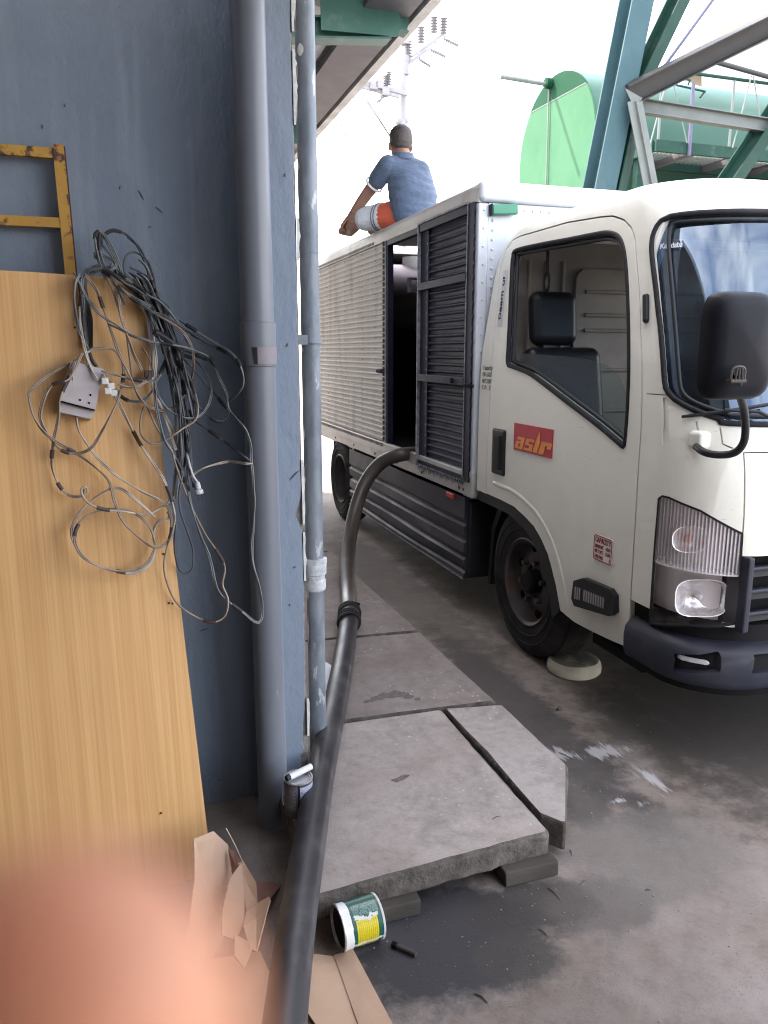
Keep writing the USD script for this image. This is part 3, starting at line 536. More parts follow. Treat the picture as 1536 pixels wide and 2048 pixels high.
arch_poly = Polygon([(a_pts[0][0] + .005, .1)] + a_pts + [(4.2, a_pts[-1][1]), (4.2, .1)]).buffer(0)
bot = trace([(1254, 1296), (1153, 1248), (1128, 1232)], 'x')
under = Polygon([(1.5, bot[0][1] - .012), (bot[0][0], bot[0][1]), bot[1], (a_pts[0][0], a_pts[0][1] + .004), (a_pts[0][0] + .02, .1), (1.5, .1)]).buffer(0)
cut = man(prism(arch_poly, 'x', 1.5, 4.1)) + man(prism(under, 'x', 1.5, 4.1))
shell = shell - cut
win_s = man(prism(win, 'x', 1.6, 2.2)); win_r = man(prism(win, 'x', 3.4, 4.0))
# windscreen and grille openings, traced on the front and mirrored
ws_px = [(1322, 448), (1335, 438), (1352, 433), (1400, 428), (1470, 425), (1536, 424)]
ws_px2 = [(1536, 846), (1500, 846), (1450, 838), (1400, 822), (1365, 805), (1345, 788), (1336, 765), (1331, 700), (1322, 600), (1314, 520), (1313, 475)]
wl = trace(ws_px, 'y'); wl2 = trace(ws_px2, 'y')
zt, zb = wl[-1][1], wl2[0][1]
half = wl2[1:] + wl[:-1]
wsp = half + [(TX, zt + .012)] + [(2 * TX - x, z) for x, z in half[::-1]] + [(TX, zb - .01)]
wsp = Polygon(spline(wsp, 260, closed=True)).buffer(0)
gr_l = trace([(1480, 1112), (1478, 1180), (1474, 1262)], 'y')
grp = Polygon([(gr_l[0][0], gr_l[0][1]), (gr_l[2][0] + .0, gr_l[2][1]), (2 * TX - gr_l[2][0], gr_l[2][1]), (2 * TX - gr_l[0][0], gr_l[0][1])])
hl_px = [(1318, 998), (1325, 993), (1338, 996), (1400, 1022), (1484, 1068), (1482, 1100), (1479, 1180), (1472, 1246), (1440, 1252), (1370, 1250), (1300, 1246), (1304, 1180), (1310, 1090)]
shell = shell - win_s - win_r - man(prism(wsp, 'y', 1.8, 2.52)) - man(prism(grp, 'y', 1.8, 2.4))
# the lamp openings wrap the corner: cut by a diagonal prism
dg = np.array([math.sin(math.radians(47)), math.cos(math.radians(47)), 0]); du = np.array([dg[1], -dg[0], 0])
hl_pts = [hit(*p) for p in hl_px]; hl_pts = [h if h is not None else at(*p, Y=2.1) for h, p in zip(hl_pts, hl_px)]
hp = Polygon([(np.dot(h, du), h[2]) for h in hl_pts]).buffer(.006).buffer(-.004)
def diag(poly, lo, hi):
    m = prism(poly, 'z', lo, hi); v = m.vertices
    w = v[:, 0:1] * du + v[:, 1:2] * np.array([0, 0, 1.0]) + v[:, 2:3] * dg
    m2 = T(w, m.faces)
    return m2 if m2.volume > 0 else T(w, m.faces[:, ::-1])
def mirror(m): return T(m.vertices * [-1, 1, 1] + [2 * TX, 0, 0], m.faces[:, ::-1])
c0 = np.dot(hl_pts[0], dg)
hl_cut = diag(hp, c0 - .5, c0 + .35)
shell = shell - man(hl_cut) - man(mirror(hl_cut))
door_pr = man(prism(door_poly.buffer(-.0035), 'x', 1.6, 2.15)); door_gap = man(prism(door_poly.buffer(.0035), 'x', 1.6, 2.15))
door_m = shell ^ door_pr
body = shell - door_gap
# seams pressed into the front: lid, cowl and side lines
s1 = hit(1487, 905); s2 = hit(1483, 1066); z_sh = s1[2]
cuts = [bx((s1[0] - .0022, 1.9, s2[2] - .05), (s1[0] + .0022, s1[1] + .012, z_sh)), bx((s1[0], 1.9, z_sh - .0025), (2 * TX - s1[0], s1[1] + .012, z_sh + .0025))]
for (p, q) in (((1331, 795), (1331, 890)), ((1393, 842), (1397, 868)), ((1440, 855), (1445, 888)), ((1445, 888), (1466, 897))):
    a, b = hit(*p), hit(*q)
    if a is not None and b is not None: cuts.append(beam(a + [0, -.0, 0], b, .03, .0045, up=np.cross(b - a, [0, 1.0, 0]) if abs((b - a)[2]) > abs((b - a)[0]) else (0, 0, 1)))
lw = hit(1300, 788)
cuts.append(bx((1.80, lw[1] - .12, lw[2] - .002), (2.02, lw[1] + .02, lw[2] + .002)))
body = body - man(cuts[0]) - man(cuts[1]) - man(cuts[-1])
for c in cuts[2:-1]: body = body - man(c)
zhb = hit(1400, 1251)[2]
by0 = hit(1258, 1245)[1]
chin = man(bx((1.5, 1.5, .2), (4.1, by0 - .004, zhb + .006)))
body = body - chin
cb = part('cab_body', tri(body), 'cab_paint', trk, smooth=28)
part('chin_panel', tri((cab_solid(.022) - cab_solid(.06)) ^ chin), 'under_black', trk)
dr = part('door', tri(door_m), 'cab_paint', trk, label='cream cab door with half lowered window', smooth=28)
sur = cab_solid(.012)
surf_w = sur - cab_solid(.018)
low_px = [(1024, 707), (1100, 711), (1160, 718), (1205, 731), (1228, 756), (1242, 790), (1252, 830), (1252, 897), (1234, 888), (1190, 851), (1140, 813), (1087, 772), (1056, 750), (1024, 737)]
part('window_pane', tri((cab_solid(.024) - cab_solid(.028)) ^ man(prism(Polygon(trace(low_px, 'x')).buffer(0), 'x', 1.6, 2.2))), 'window_glass', dr, smooth=40)
def seal(poly, plane, r, extra=0.0):
    P = np.array(poly.exterior.coords)[:-1]; out = []
    for a, b in P:
        if plane == 'x':
            x = float(fXL(b)); out.append((x + extra, a, b))
        else: out.append((a, front_y(a, b) + extra, b))
    out = np.array(out); return out
def front_y(x, z):
    R = ring(z); R = R[R[:, 1] < float(fYF(z)) + .6]; h = R[R[:, 0] <= TX] if x <= TX else R[R[:, 0] >= TX]
    o = np.argsort(h[:, 0]); return float(np.interp(x, h[o, 0], h[o, 1]))
wp = seal(win.buffer(-.004), 'x', .01, .006)
part('window_seal', tube(np.vstack([wp, wp[:1]]), .0125, 8, cap=False), 'rubber', dr, smooth=60)
wq = np.array(list(win.buffer(-.024).exterior.coords)); wq = np.array([(float(fXL(z)) + .022, y, z) for y, z in wq])
part('window_channel', tube(wq, .010, 8, cap=False), 'black_plastic', dr, smooth=60)
wr = seal(wsp.buffer(.004), 'y', .01, -.001)
part('windscreen_seal', tube(np.vstack([wr, wr[:1]]), .0105, 8, cap=False), 'rubber', trk, smooth=60)
part('windscreen', tri((cab_solid(.016) - cab_solid(.021)) ^ man(prism(wsp.buffer(.008), 'y', 1.8, 2.52))), 'screen_glass', trk, smooth=60)
wi = seal(wsp.buffer(-.022), 'y', .01, .014)
part('windscreen_border', tube(np.vstack([wi, wi[:1]]), .008, 8, cap=False), 'black_plastic', trk, smooth=60)
# drip rail along the roof edge, door handle, vent, indicator
def side_x(z): return float(fXL(z))
rail = []
for p in [(966, 720), (975, 640), (988, 545), (1006, 498), (1029, 470), (1100, 447), (1200, 422), (1290, 403)]:
    pass
hz0, hz1 = at(1000, 858, X=1.815), at(1000, 950, X=1.815)
part('handle', rbx((1.801, at(1012, 900, X=1.815)[1], hz1[2]), (1.827, at(987, 900, X=1.815)[1], hz0[2]), .018, 3), 'black_plastic', dr)
part('handle_grip', rbx((1.791, at(1006, 900, X=1.815)[1], hz1[2] + .03), (1.807, at(994, 900, X=1.815)[1], hz0[2] - .03), .007, 3), 'rubber', dr)
v0, v1 = hit(1293, 576), hit(1293, 660)
part('air_vent', place(rbx((-.055, -.012, -.012), (.055, .012, .02), .01, 3), v0 - v1, z=(-.8, -.6, 0), o=(v0 + v1) / 2), 'black_plastic', trk)
k = [hit(*p) for p in ((1158, 1163), (1176, 1158), (1228, 1180), (1236, 1192), (1236, 1222), (1228, 1228), (1160, 1208), (1155, 1196))]
mk = Polygon([(h[1], h[2]) for h in k]).buffer(.006)
mk_ = part('side_lamp', prism(mk, 'x', 1.793, 1.827), 'black_plastic', dr)
k2 = [hit(*p) for p in ((1178, 1178), (1220, 1195), (1219, 1216), (1178, 1200))]
k3 = [hit(*p) for p in ((1160, 1172), (1171, 1175), (1171, 1199), (1160, 1196))]
part('side_lamp_lens', cat([prism(Polygon([(h[1], h[2]) for h in q]), 'x', 1.7915, 1.795) for q in (k2, k3)]), 'lamp_ribbed', dr)

# ---- writing on the cab
def side_text(txt, h, bold, y0, z0, x, width=None, slant=0.0, up=False, depth=.0012, squeeze=None):
    m = meshkit.text_mesh(txt, h, depth, bold); v = np.array(m.vertices); w0 = v[:, 0].max()
    if width: v[:, 0] *= width / w0
    v[:, 0] += slant * v[:, 1]
    if up: w = np.stack([x - v[:, 2], y0 + v[:, 1] * 1.0, z0 + v[:, 0]], 1); w[:, 1] = y0 + v[:, 1]
    else: w = np.stack([x - v[:, 2], y0 - v[:, 0], z0 + v[:, 1]], 1)
    m2 = T(w, m.faces); return m2
lg = [hit(*p) for p in ((1031, 843), (1108, 862), (1104, 920), (1028, 896))]
ly0, ly1 = lg[0][1], (lg[1][1] + lg[2][1]) / 2; lz1, lz0 = (lg[0][2] + lg[1][2]) / 2, (lg[2][2] + lg[3][2]) / 2
LX = 1.8115
sg = part('logo_sign', bx((LX - .004, ly1, lz0), (LX + .004, ly0, lz1)), 'sign_red', trk, label='red sign with orange lettering on the cab door')
W, Hh = ly0 - ly1, lz1 - lz0
def sl(pts): return prism([(ly0 - (x + .16 * y) * W, lz0 + y * Hh) for x, y in pts], 'x', LX - .0058, LX - .0042)
A = lambda x0: Polygon
def letter(outer_, holes=()):
    pg = Polygon(outer_)
    for h in holes: pg = pg.difference(Polygon(h))
    f = lambda x, y: (ly0 - (x + .20 * y * Hh / W) * W, lz0 + y * Hh)
    g = shapely.ops.transform(lambda x, y: (ly0 - (np.asarray(x) + .16 * np.asarray(y)) * W, lz0 + np.asarray(y) * Hh), pg)
    return prism(g, 'x', LX - .0058, LX - .0042)
import shapely.ops
part('lettering', cat([
    letter([(.03, .08), (.24, .08), (.24, .52), (.04, .52), (.04, .42), (.15, .42), (.15, .36), (.03, .36)], [[(.11, .15), (.16, .15), (.16, .28), (.11, .28)]]),
    letter([(.27, .08), (.49, .08), (.49, .34), (.37, .34), (.37, .42), (.50, .42), (.50, .52), (.28, .52), (.28, .27), (.40, .27), (.40, .17), (.27, .17)]),
    letter([(.52, .08), (.64, .08), (.635, .50), (.56, .86), (.525, .50)]),
    letter([(.67, .08), (.79, .08), (.79, .40), (.84, .40), (.84, .30), (.93, .30), (.93, .52), (.67, .52)])]), 'sign_gold', sg)
cp = [hit(*p) for p in ((1191, 1067), (1227, 1081), (1224, 1131), (1188, 1117))]
cy0, cy1 = (cp[0][1] + cp[3][1]) / 2, (cp[1][1] + cp[2][1]) / 2; cz1, cz0 = (cp[0][2] + cp[1][2]) / 2, (cp[2][2] + cp[3][2]) / 2
CXs = 1.815
def rrect(y0, y1, z0, z1, r): return sbox(min(y0, y1) + r, z0 + r, max(y0, y1) - r, z1 - r).buffer(r)
cs = part('capacity_sign', prism(rrect(cy0, cy1, cz0, cz1, .012), 'x', CXs - .004, CXs + .002), 'sign_white', trk, label='small white CAPACITY sign on the door')
bd = rrect(cy0, cy1, cz0, cz1, .012).difference(rrect(cy0 - .004, cy1 + .004, cz0 + .004, cz1 - .004, .009))
part('border', prism(bd, 'x', CXs - .0052, CXs - .0042), 'sign_maroon', cs)
CW, CH = cy0 - cy1, cz1 - cz0; tx = []
tx.append(side_text('CAPACITY', CH * .20, True, cy0 - .009, cz0 + CH * .72, CXs - .0042, CW - .018))
for txt, num, fz in (('GROSS WT.', '4300', .50), ('NET WT.', '2100', .30), ('TOTAL PASS.', '3', .09)):
    tx.append(side_text(txt, CH * .125, True, cy0 - .009, cz0 + CH * fz, CXs - .0042, (CW - .018) * .56)); n_ = side_text(num, CH * .125, True, 0, cz0 + CH * fz, CXs - .0042, (CW - .018) * (.32 if len(num) > 1 else .07))
    n_.vertices[:, 1] += cy1 + .009 - n_.vertices[:, 1].min(); tx.append(n_)
part('lettering', cat(tx), 'sign_maroon', cs)
d0, d1 = hit(1000, 640), hit(1010, 552)
sx = np.array([d0[1], d0[2]]); ex = np.array([d1[1], d1[2]]); L_ = np.linalg.norm(ex - sx); ax = (ex - sx) / L_; nx = np.array([ax[1], -ax[0]])
def up_text(txt, h, s0, width, off):
    m = meshkit.text_mesh(txt, h, .001, True); v = np.array(m.vertices); v[:, 0] *= width / v[:, 0].max()
    q = sx + (v[:, 0:1] + s0) * ax + (v[:, 1:2] - h / 2) * np.array([[-nx[0] if nx[0] < 0 else nx[0], 0]]) + off
    q = sx + (v[:, 0:1] + s0) * ax + (v[:, 1:2] - h / 2) * np.array([[1.0, 0]])
    return T(np.stack([np.array([side_x(z) for z in q[:, 1]]) - .0034 - v[:, 2], q[:, 0], q[:, 1]], 1), m.faces)
stk = np.array([sx - ax * .03 + [.017, 0], sx - ax * .03 - [.03, 0], ex + ax * .03 - [.03, 0], ex + ax * .03 + [.017, 0]])
stf = []
for s_ in np.linspace(0, 1, 8):
    a_, b_ = stk[0] * (1 - s_) + stk[3] * s_, stk[1] * (1 - s_) + stk[2] * s_; stf.append([(side_x(a_[1]) - .0024, *a_), (side_x(b_[1]) - .0024, *b_)])
ss = part('side_sticker', grid(stf), 'sticker', trk, label='upright lettered sticker beside the side window')
part('lettering', cat([up_text('Dearn', .026, 0, L_ * .66, 0), up_text('ui', .022, L_ * .76, L_ * .22, 0)]), 'ink', ss)
# handwritten weights by the door edge
hw = []
for i, t_ in enumerate(('Capacity', 'GR 4300', 'NET 2100', 'T.P.  2')):
    h = hit(967 - i, 735 + 13 * i); m_ = side_text(t_, .022, False, h[1], h[2] - .012, side_x(h[2]) - .0008, .10 + .01 * (i == 0), slant=.12, depth=.0008); hw.append(jitter(m_, .002, 40, i))
part('handwriting', cat(hw), 'ink', trk, label='handwritten black weights on the cab rear post')

lip = LineString(a_pts).offset_curve(.075) if LineString(a_pts).offset_curve(.075).centroid.y > LineString(a_pts).centroid.y else LineString(a_pts).offset_curve(-.075)
lp_ = np.array([(fXL(z) + .011, y, z) for y, z in lip.coords if door_poly.contains(Point(y, z).buffer(.02))])
part('arch_lip', tube(spline(lp_[::max(1, len(lp_) // 12)], 40), np.r_[.004, np.full(38, .0165), .004], 14), 'cab_paint', dr, smooth=60)
# ---- front lamp
lampc = part('headlamp', tri((outer - cab_solid(.012)) ^ man(diag(hp.buffer(-.001), c0 - .5, c0 + .35)) ^ man(bx((1.5, 1.5, .2), (2.5, 2.9, hl_pts[0][2] * 0 + hit(1400, 1146)[2] + .0)))), 'lamp_glass', trk, label='clear lower headlamp with cracked bowl')
zl = hit(1400, 1146)[2]
part('indicator_lens', tri((outer - cab_solid(.010)) ^ man(diag(hp.buffer(-.001), c0 - .5, c0 + .35)) ^ man(bx((1.5, 1.5, zl + .004), (2.5, 2.9, 1.3)))), 'lamp_ribbed', lampc)
hb = hp.buffer(.003).difference(hp.buffer(-.004))
part('lamp_rim', tri((cab_solid(-.001) - cab_solid(.02)) ^ man(diag(hb, c0 - .5, c0 + .35))), 'rubber', lampc)
gx0_ = gr_l[0][0]
# housing behind the lens, reflector bowls, bulb
part('lamp_housing', tri((cab_solid(.058) - cab_solid(.072)) ^ man(diag(hp.buffer(.05), c0 - .5, c0 + .45)) ^ man(bx((1.5, 1.5, .2), (gx0_ + .004, 3, 1.4)))), 'lamp_inner', lampc)
part('lamp_divider', tri((cab_solid(.004) - cab_solid(.10)) ^ man(diag(hp, c0 - .5, c0 + .35)) ^ man(bx((1.5, 1.5, zl - .003), (2.5, 2.9, zl + .003)))), 'lens_plain', lampc)
bc = hit(1408, 1200); fdir = np.array([-.35, -.93, .05]); fdir /= np.linalg.norm(fdir)
def bowl(c, fd, hw, hh, dep, e):
    u_ = np.cross(fd, [0, 0, 1.0]); u_ /= np.linalg.norm(u_); w_ = np.cross(u_, fd); P = []
    for s_, d_ in ((1.04, .004), (1.0, 0), (.93, -.35), (.80, -.62), (.6, -.82), (.35, -.95), (.1, -1.0)):
        row = []
        for t in np.linspace(0, 2 * np.pi, 61):
            q = (abs(math.cos(t)) ** e + abs(math.sin(t)) ** e) ** (-1 / e); row.append(c + u_ * hw * s_ * q * math.cos(t) + w_ * hh * s_ * q * math.sin(t) + fd * dep * d_)
        P.append(row)
    return grid(P)
mat('bowl_silver', (.86, .86, .86), (.74, .74, .75), scale=30, rough=.14, rough2=.3, metal=.75, bump=.5, bscale=38, dist=.006)
part('reflector', bowl(bc - fdir * .022, fdir, .090, .066, .055, 3.4), 'bowl_silver', lampc)
part('bulb', cat([cyl(bc - fdir * .076, bc - fdir * .045, .012), trimesh.creation.icosphere(2, .013).apply_translation(bc - fdir * .045)]), 'lens_plain', lampc)
ic = hit(1385, 1082); mat('amber', (.5, .16, .04), rough=.3)
part('indicator_bowl', bowl(ic - fdir * .026, fdir, .060, .046, .035, 2.4), 'bowl_silver', lampc)
part('indicator_bulb', trimesh.creation.icosphere(2, .017).apply_translation(ic - fdir * .045), 'amber', lampc)

# ---- bumper
bz = np.array([.335, .34, .355, .38, .44, .475, .495, .508, .515]); bo = np.array([.03, .005, -.02, -.032, -.035, -.03, -.015, .01, .04])
bz_top = hit(1300, 1252)[2]; bz = bz + (bz_top + .008 - bz[-1])
bmp = man(loft(bz, [ring(z, d, xl=1.82, yf=1.975, yr=3.0, rc=.24) for z, d in zip(bz, bo)])) - man(loft(bz + np.linspace(-.01, .01, len(bz)), [ring(z, .075, xl=1.82, yf=1.975, yr=3.2, rc=.24) for z in bz]))
by = hit(1263, 1270)[1]
bmp = bmp ^ man(bx((1.5, 1.5, .2), (4.1, by, .7)))
bt = tri(bmp).triangles
f0 = [hit(*p, tris=bt) for p in ((1353, 1310), (1436, 1306), (1438, 1342), (1352, 1342))]
f0 = [h if h is not None else at(*p, Y=1.99) for h, p in zip(f0, ((1353, 1310), (1436, 1306), (1438, 1342), (1352, 1342)))]
fp = Polygon([(h[0], h[2]) for h in f0]).buffer(.004)
fyc = np.mean([h[1] for h in f0])
g0 = [hit(*p, tris=bt) for p in ((1510, 1312), (1536, 1308), (1536, 1338), (1506, 1345))]
g0 = [h if h is not None else at(*p, Y=1.99) for h, p in zip(g0, ((1510, 1312), (1536, 1308), (1536, 1338), (1506, 1345)))]
gp_ = Polygon([(g0[0][0], g0[0][2]), (2 * TX - g0[0][0], g0[0][2]), (2 * TX - g0[3][0], g0[3][2]), (g0[3][0], g0[3][2])]).buffer(.004)
def bsolid(e): return man(loft(bz, [ring(z, d + e, xl=1.82, yf=1.975, yr=3.0, rc=.24) for z, d in zip(bz, bo)]))
skin_ = man(loft(bz + np.linspace(-.02, .02, len(bz)), [ring(z, d - .02, xl=1.82, yf=1.975, yr=3.0, rc=.24) for z, d in zip(bz, bo)])) - bsolid(.022)
fpr = man(prism(fp, 'y', 1.6, 2.4)); fpr2 = man(prism(affinity.scale(fp, -1, 1, origin=(TX, 0)), 'y', 1.6, 2.4)); gpr = man(prism(gp_, 'y', 1.6, 2.4))
bmp = bmp - (skin_ ^ (fpr + fpr2 + gpr))
bp = part('bumper', tri(bmp), 'bumper_plastic', trk, smooth=35)
mat('fog_lens', (.62, .62, .64), rough=.25)
fm = ((f0[0] + f0[1] + f0[2] + f0[3]) / 4)
slot = LineString([(fm[0] - .024, fm[2] + .002), (fm[0] + .024, fm[2] + .002)]).buffer(.0085)
part('fog_slot', tri((bsolid(.017) - bsolid(.0215)) ^ man(prism(slot, 'y', 1.6, 2.4))), 'fog_lens', bp)
part('fog_recess', tri((bsolid(.0195) - bsolid(.024)) ^ man(prism(fp.buffer(-.003), 'y', 1.6, 2.4)) - man(prism(slot, 'y', 1.6, 2.4))), 'under_black', bp)
part('air_intake', tri((bsolid(.0195) - bsolid(.024)) ^ man(prism(gp_.buffer(-.003), 'y', 1.6, 2.4))), 'under_black', bp)
# grille
gz0, gz1 = gr_l[2][1], gr_l[0][1]; gx0 = gr_l[0][0]
gr = part('grille', bx((gx0 + .035, 2.09, gz0 - .02), (2 * TX - gx0 + .02, 2.105, gz1 + .02)), 'under_black', trk)
gw_ = gz1 - gz0
for f_ in (.10, .40, .70):
    part('slat', rbx((gx0 + .012, 2.012, gz0 + gw_ * (f_ + .10)), (2 * TX - gx0 + .006, 2.035, gz0 + gw_ * (f_ + .16)), .006), 'bumper_plastic', gr)
    part('slat_body', bx((gx0 + .03, 2.0355, gz0 + gw_ * f_), (2 * TX - gx0 + .006, 2.06, gz0 + gw_ * (f_ + .10))), 'dash_grey', gr)
part('grille_post', rbx((gx0 + .006, 2.0, gz0 + .0), (gx0 + .034, 2.10, gz1), .008), 'bumper_plastic', gr)

# ---- cab inside
part('cab_floor', bx((1.95, 2.45, .60), (3.65, 3.72, .66)), 'dash_grey', trk)
dsh = [(2.24, 1.02), (2.20, 1.17), (2.26, 1.20), (2.50, 1.17), (2.62, 1.05), (2.62, .70), (2.5, .662), (2.24, .662)]
part('dashboard', prism(dsh, 'x', 1.96, 3.64), 'dash_grey', trk)
mat('reflection_green', (.10, .52, .25), (.13, .58, .30), rough=.6)
g1, g2 = at(1396, 790, Z=1.205), at(1536, 790, Z=1.205)
part('green_reflection', place(bx((-.02, -.01, -.001), (1.0, .22, .001)), (1, .02, 0), z=(0, -.12, 1), o=(g1[0] + .0, 2.24, 1.215)), 'reflection_green', trk, label='green sheet on the dashboard standing in for a windscreen reflection')  # stands in for a green reflection low in the windscreen
def seat(x0, x1):
    s = part('seat', rbx((x0, 2.95, .75), (x1, 3.50, .98), .06, 3), 'seat_vinyl', trk)
    part('backrest', place(rbx((-(x1 - x0) / 2, -.07, 0), ((x1 - x0) / 2, .07, .62), .06, 3), (1, 0, 0), z=(0, .20, 1), o=((x0 + x1) / 2, 3.44, .93)), 'seat_vinyl', s)
    part('headrest', place(rbx((-.13, -.05, 0), (.13, .055, .27), .055, 4), (1, 0, 0), z=(0, .12, 1), o=((x0 + x1) / 2 - .04, 3.56, 1.55)), 'seat_vinyl', s)
seat(1.92, 2.36); seat(3.05, 3.55)
# back wall of the cab with pressed ribs
part('back_wall', bx((1.96, 3.70, .66), (3.64, 3.72, 2.08)), 'cab_trim', trk)
rb = part('back_panel', prism(sbox(2.35, 1.0, 3.5, 1.885).buffer(.06), 'y', 3.675, 3.698), 'cab_trim', trk)
for z in (1.20, 1.42, 1.63, 1.71, 1.83): part('rib', cyl((2.35, 3.672, z), (3.5, 3.672, z), .011, 10), 'cab_trim', rb)
for x in (2.02, 2.12, 2.22): part('rib', cyl((x, 3.694, 1.3), (x, 3.694, 1.98), .010, 10), 'cab_trim', rb)
part('headliner', bx((2.10, 2.62, 2.115), (3.5, 3.66, 2.125)), 'cab_trim', trk)
gh = at(1096, 500, X=2.02)
gs = part('grab_strap', beam(gh + [0, 0, .01], gh - [0, 0, .10], .004, .022, up=(0, 1, 0)), 'black_plastic', trk)
part('strap_loop', tube(spline([gh + [0, .0, -.10], gh + [0, .022, -.14], gh + [0, .020, -.18], gh + [0, 0, -.20], gh + [0, -.020, -.18], gh + [0, -.022, -.14]], 24, closed=True), .007, 8), 'black_plastic', gs)
part('steering_wheel', place(trimesh.creation.torus(.20, .016, 36, 10), (1, 0, 0), z=(0, .75, .66), o=(3.28, 2.80, 1.17)), 'black_plastic', trk)
# ---- wiper, sticker, mirror
w0, w1 = hit(1352, 832), hit(1480, 815)
wv = np.array([0, -.03, .0])
wp_ = part('wiper', tube([w0 + wv, (w0 + w1) / 2 + wv + [0, -.012, .0], w1 + wv, hit(1536, 806) + wv], [.005, .007, .006, .006], 8), 'black_plastic', trk)
part('wiper_arm', tube([hit(1430, 818) + wv * 1.5, hit(1500, 822) + wv * 1.3, hit(1536, 838) + wv], .006, 8), 'black_plastic', wp_)
s_a, s_b = hit(1322, 497), hit(1368, 493)
def screen_text(txt, h, p, wdt, m_):
    m = meshkit.text_mesh(txt, h, .0006, True); v = np.array(m.vertices); v[:, 0] *= wdt / v[:, 0].max(); v[:, 0] += .25 * v[:, 1]
    q = np.stack([p[0] + v[:, 0], np.array([front_y(p[0] + a, p[2] + b) for a, b in v[:, :2]]) + .010 - v[:, 2], p[2] + v[:, 1]], 1)
    return T(q, m.faces)
part('screen_sticker', screen_text('Kandaba', .018, s_a, abs(s_b[0] - s_a[0]), None), 'sticker', trk, label='pale script sticker inside the windscreen')
MD = 1.86
mt, mb = at(1480, 582, Y=MD), at(1480, 800, Y=MD); ml, mr = at(1413, 690, Y=MD), at(1541, 690, Y=MD)
mc = (ml + mr) / 2; mc[2] = (mt[2] + mb[2]) / 2; mw, mh = (mr - ml)[0] / 2, (mt[2] - mb[2]) / 2
def mirror_shell(k):
    P = []
    for t_ in np.linspace(0, 1, 10):      # from rim to the domed back
        s_ = math.sqrt(max(0, 1 - t_ ** 3.2)); rr = []
        for a in np.linspace(0, 2 * np.pi, 49):
            c, s2 = math.cos(a), math.sin(a); e = 5.5
            q = (abs(c) ** e + abs(s2) ** e) ** (-1 / e)
            rr.append((mc[0] + mw * q * c * (.25 + .75 * s_), mc[1] + .03 - .085 * t_, mc[2] + mh * q * s2 * (.25 + .75 * s_)))
        P.append(rr)
    P.insert(0, [(mc[0] + (x - mc[0]) * .0, mc[1] + .03, mc[2] + (z - mc[2]) * .0) for x, y, z in P[0]])
    P.append([(mc[0], mc[1] - .056, mc[2])] * 49)
    return grid(P)
mat('mirror_shell', (.008, .009, .012), (.012, .013, .017), scale=5, rough=.42, rough2=.5, spec=.1, bump=.03, bscale=200)
mi = part('wing_mirror', mirror_shell(0), 'mirror_shell', trk, label='large black wing mirror on a bent arm', smooth=60)
part('mirror_glass', bx((mc[0] - mw * .85, mc[1] + .032, mc[2] - mh * .88), (mc[0] + mw * .85, mc[1] + .036, mc[2] + mh * .88)), 'chrome', mi)
arm_px = [((1392, 893), 2.12), ((1410, 905), 2.06), ((1440, 910), 2.02), ((1470, 905), 1.98), ((1487, 885), 1.955), ((1491, 855), 1.94), ((1487, 815), 1.90), ((1478, 780), 1.845), ((1476, 745), 1.80)]
ap = spline([at(*p, Y=y) for p, y in arm_px], 60)
part('mirror_arm', tube(ap, .0125, 12), 'black_plastic', mi, smooth=60)
bk = at(1475, 752, Y=1.785)
part('mirror_bracket', cat([rbx(bk + [-.028, -.008, -.02], bk + [.028, .018, -.008], .004), tube(spline([bk + [-.024, 0, -.008], bk + [-.02, -.002, .02], bk + [0, -.004, .026], bk + [.02, -.002, .02], bk + [.024, 0, -.008]], 16), .0045, 6)] + [cyl(bk + [dx, -.006, -.01], bk + [dx * .7, -.006, .022], .003, 6) for dx in (-.012, 0, .012)]), 'wheel_steel', mi)
mb_ = hit(1398, 880)
part('mirror_base', rbx(mb_ + [-.026, -.035, -.03], mb_ + [.026, .03, .032], .016, 3), 'cab_paint', mi)

# ---- wheels
def wheel(c, name, side, dual=False):
    c = np.asarray(c, float); ax = np.array([side, 0, 0.0]); R = .385
    w = part(name, lathe([(.205, -.09), (.25, -.10), (.33, -.105), (.372, -.085), (.385, -.055), (.385, .055), (.372, .085), (.33, .105), (.25, .10), (.205, .09)], c, ax, 64), 'tyre_rubber', trk, smooth=50)
    gv = []
    for dy in (-.05, -.02, .02, .05): gv.append(lathe([(.3855, dy - .004), (.3872, dy - .012), (.3872, dy + .012), (.3855, dy + .004)], c, ax, 64))
    part('tread', cat(gv), 'tyre_rubber', w)
    part('sidewall_ring', cat([lathe([(r - .004, .1035), (r, .1075), (r + .004, .1035)], c, ax, 64) for r in (.27, .315)]), 'tyre_rubber', w)
    if not dual or True:
        o = .085 if not dual else .09
        pr = [(.225, .095), (.218, .102), (.205, .09), (.20, .04), (.185, .02), (.155, .035), (.12, .05), (.085, .048), (.08, .03), (0, .03)] if not dual else [(.225, .098), (.215, .104), (.20, .06), (.195, -.02), (.16, -.06), (.1, -.07), (0, -.07)]
        part('rim', lathe(pr, c, ax, 56), 'wheel_steel', w, smooth=40)
        u = np.array([0, 1.0, 0]); v = np.array([0, 0, 1.0])
        z_ = .036 if not dual else -.055
        for k in range(6):
            a = k * np.pi / 3 + .35; d = u * math.cos(a) + v * math.sin(a)
            part('rim_hole', lathe([(0, .002), (.020, .002), (.024, -.004)], c + d * .168 + ax * (z_ + .004), ax, 16), 'cavity_black', w)
            b_ = u * math.cos(a + .5) + v * math.sin(a + .5)
            part('wheel_nut', cyl(c + b_ * .108 + ax * (z_ + .01), c + b_ * .108 + ax * (z_ + .042), .014, 6), 'wheel_steel', w)
        part('hub', lathe([(.062, z_), (.06, z_ + .05), (.045, z_ + .062), (0, z_ + .062)], c, ax, 24), 'under_black', w)
    return w
FWX = 1.945
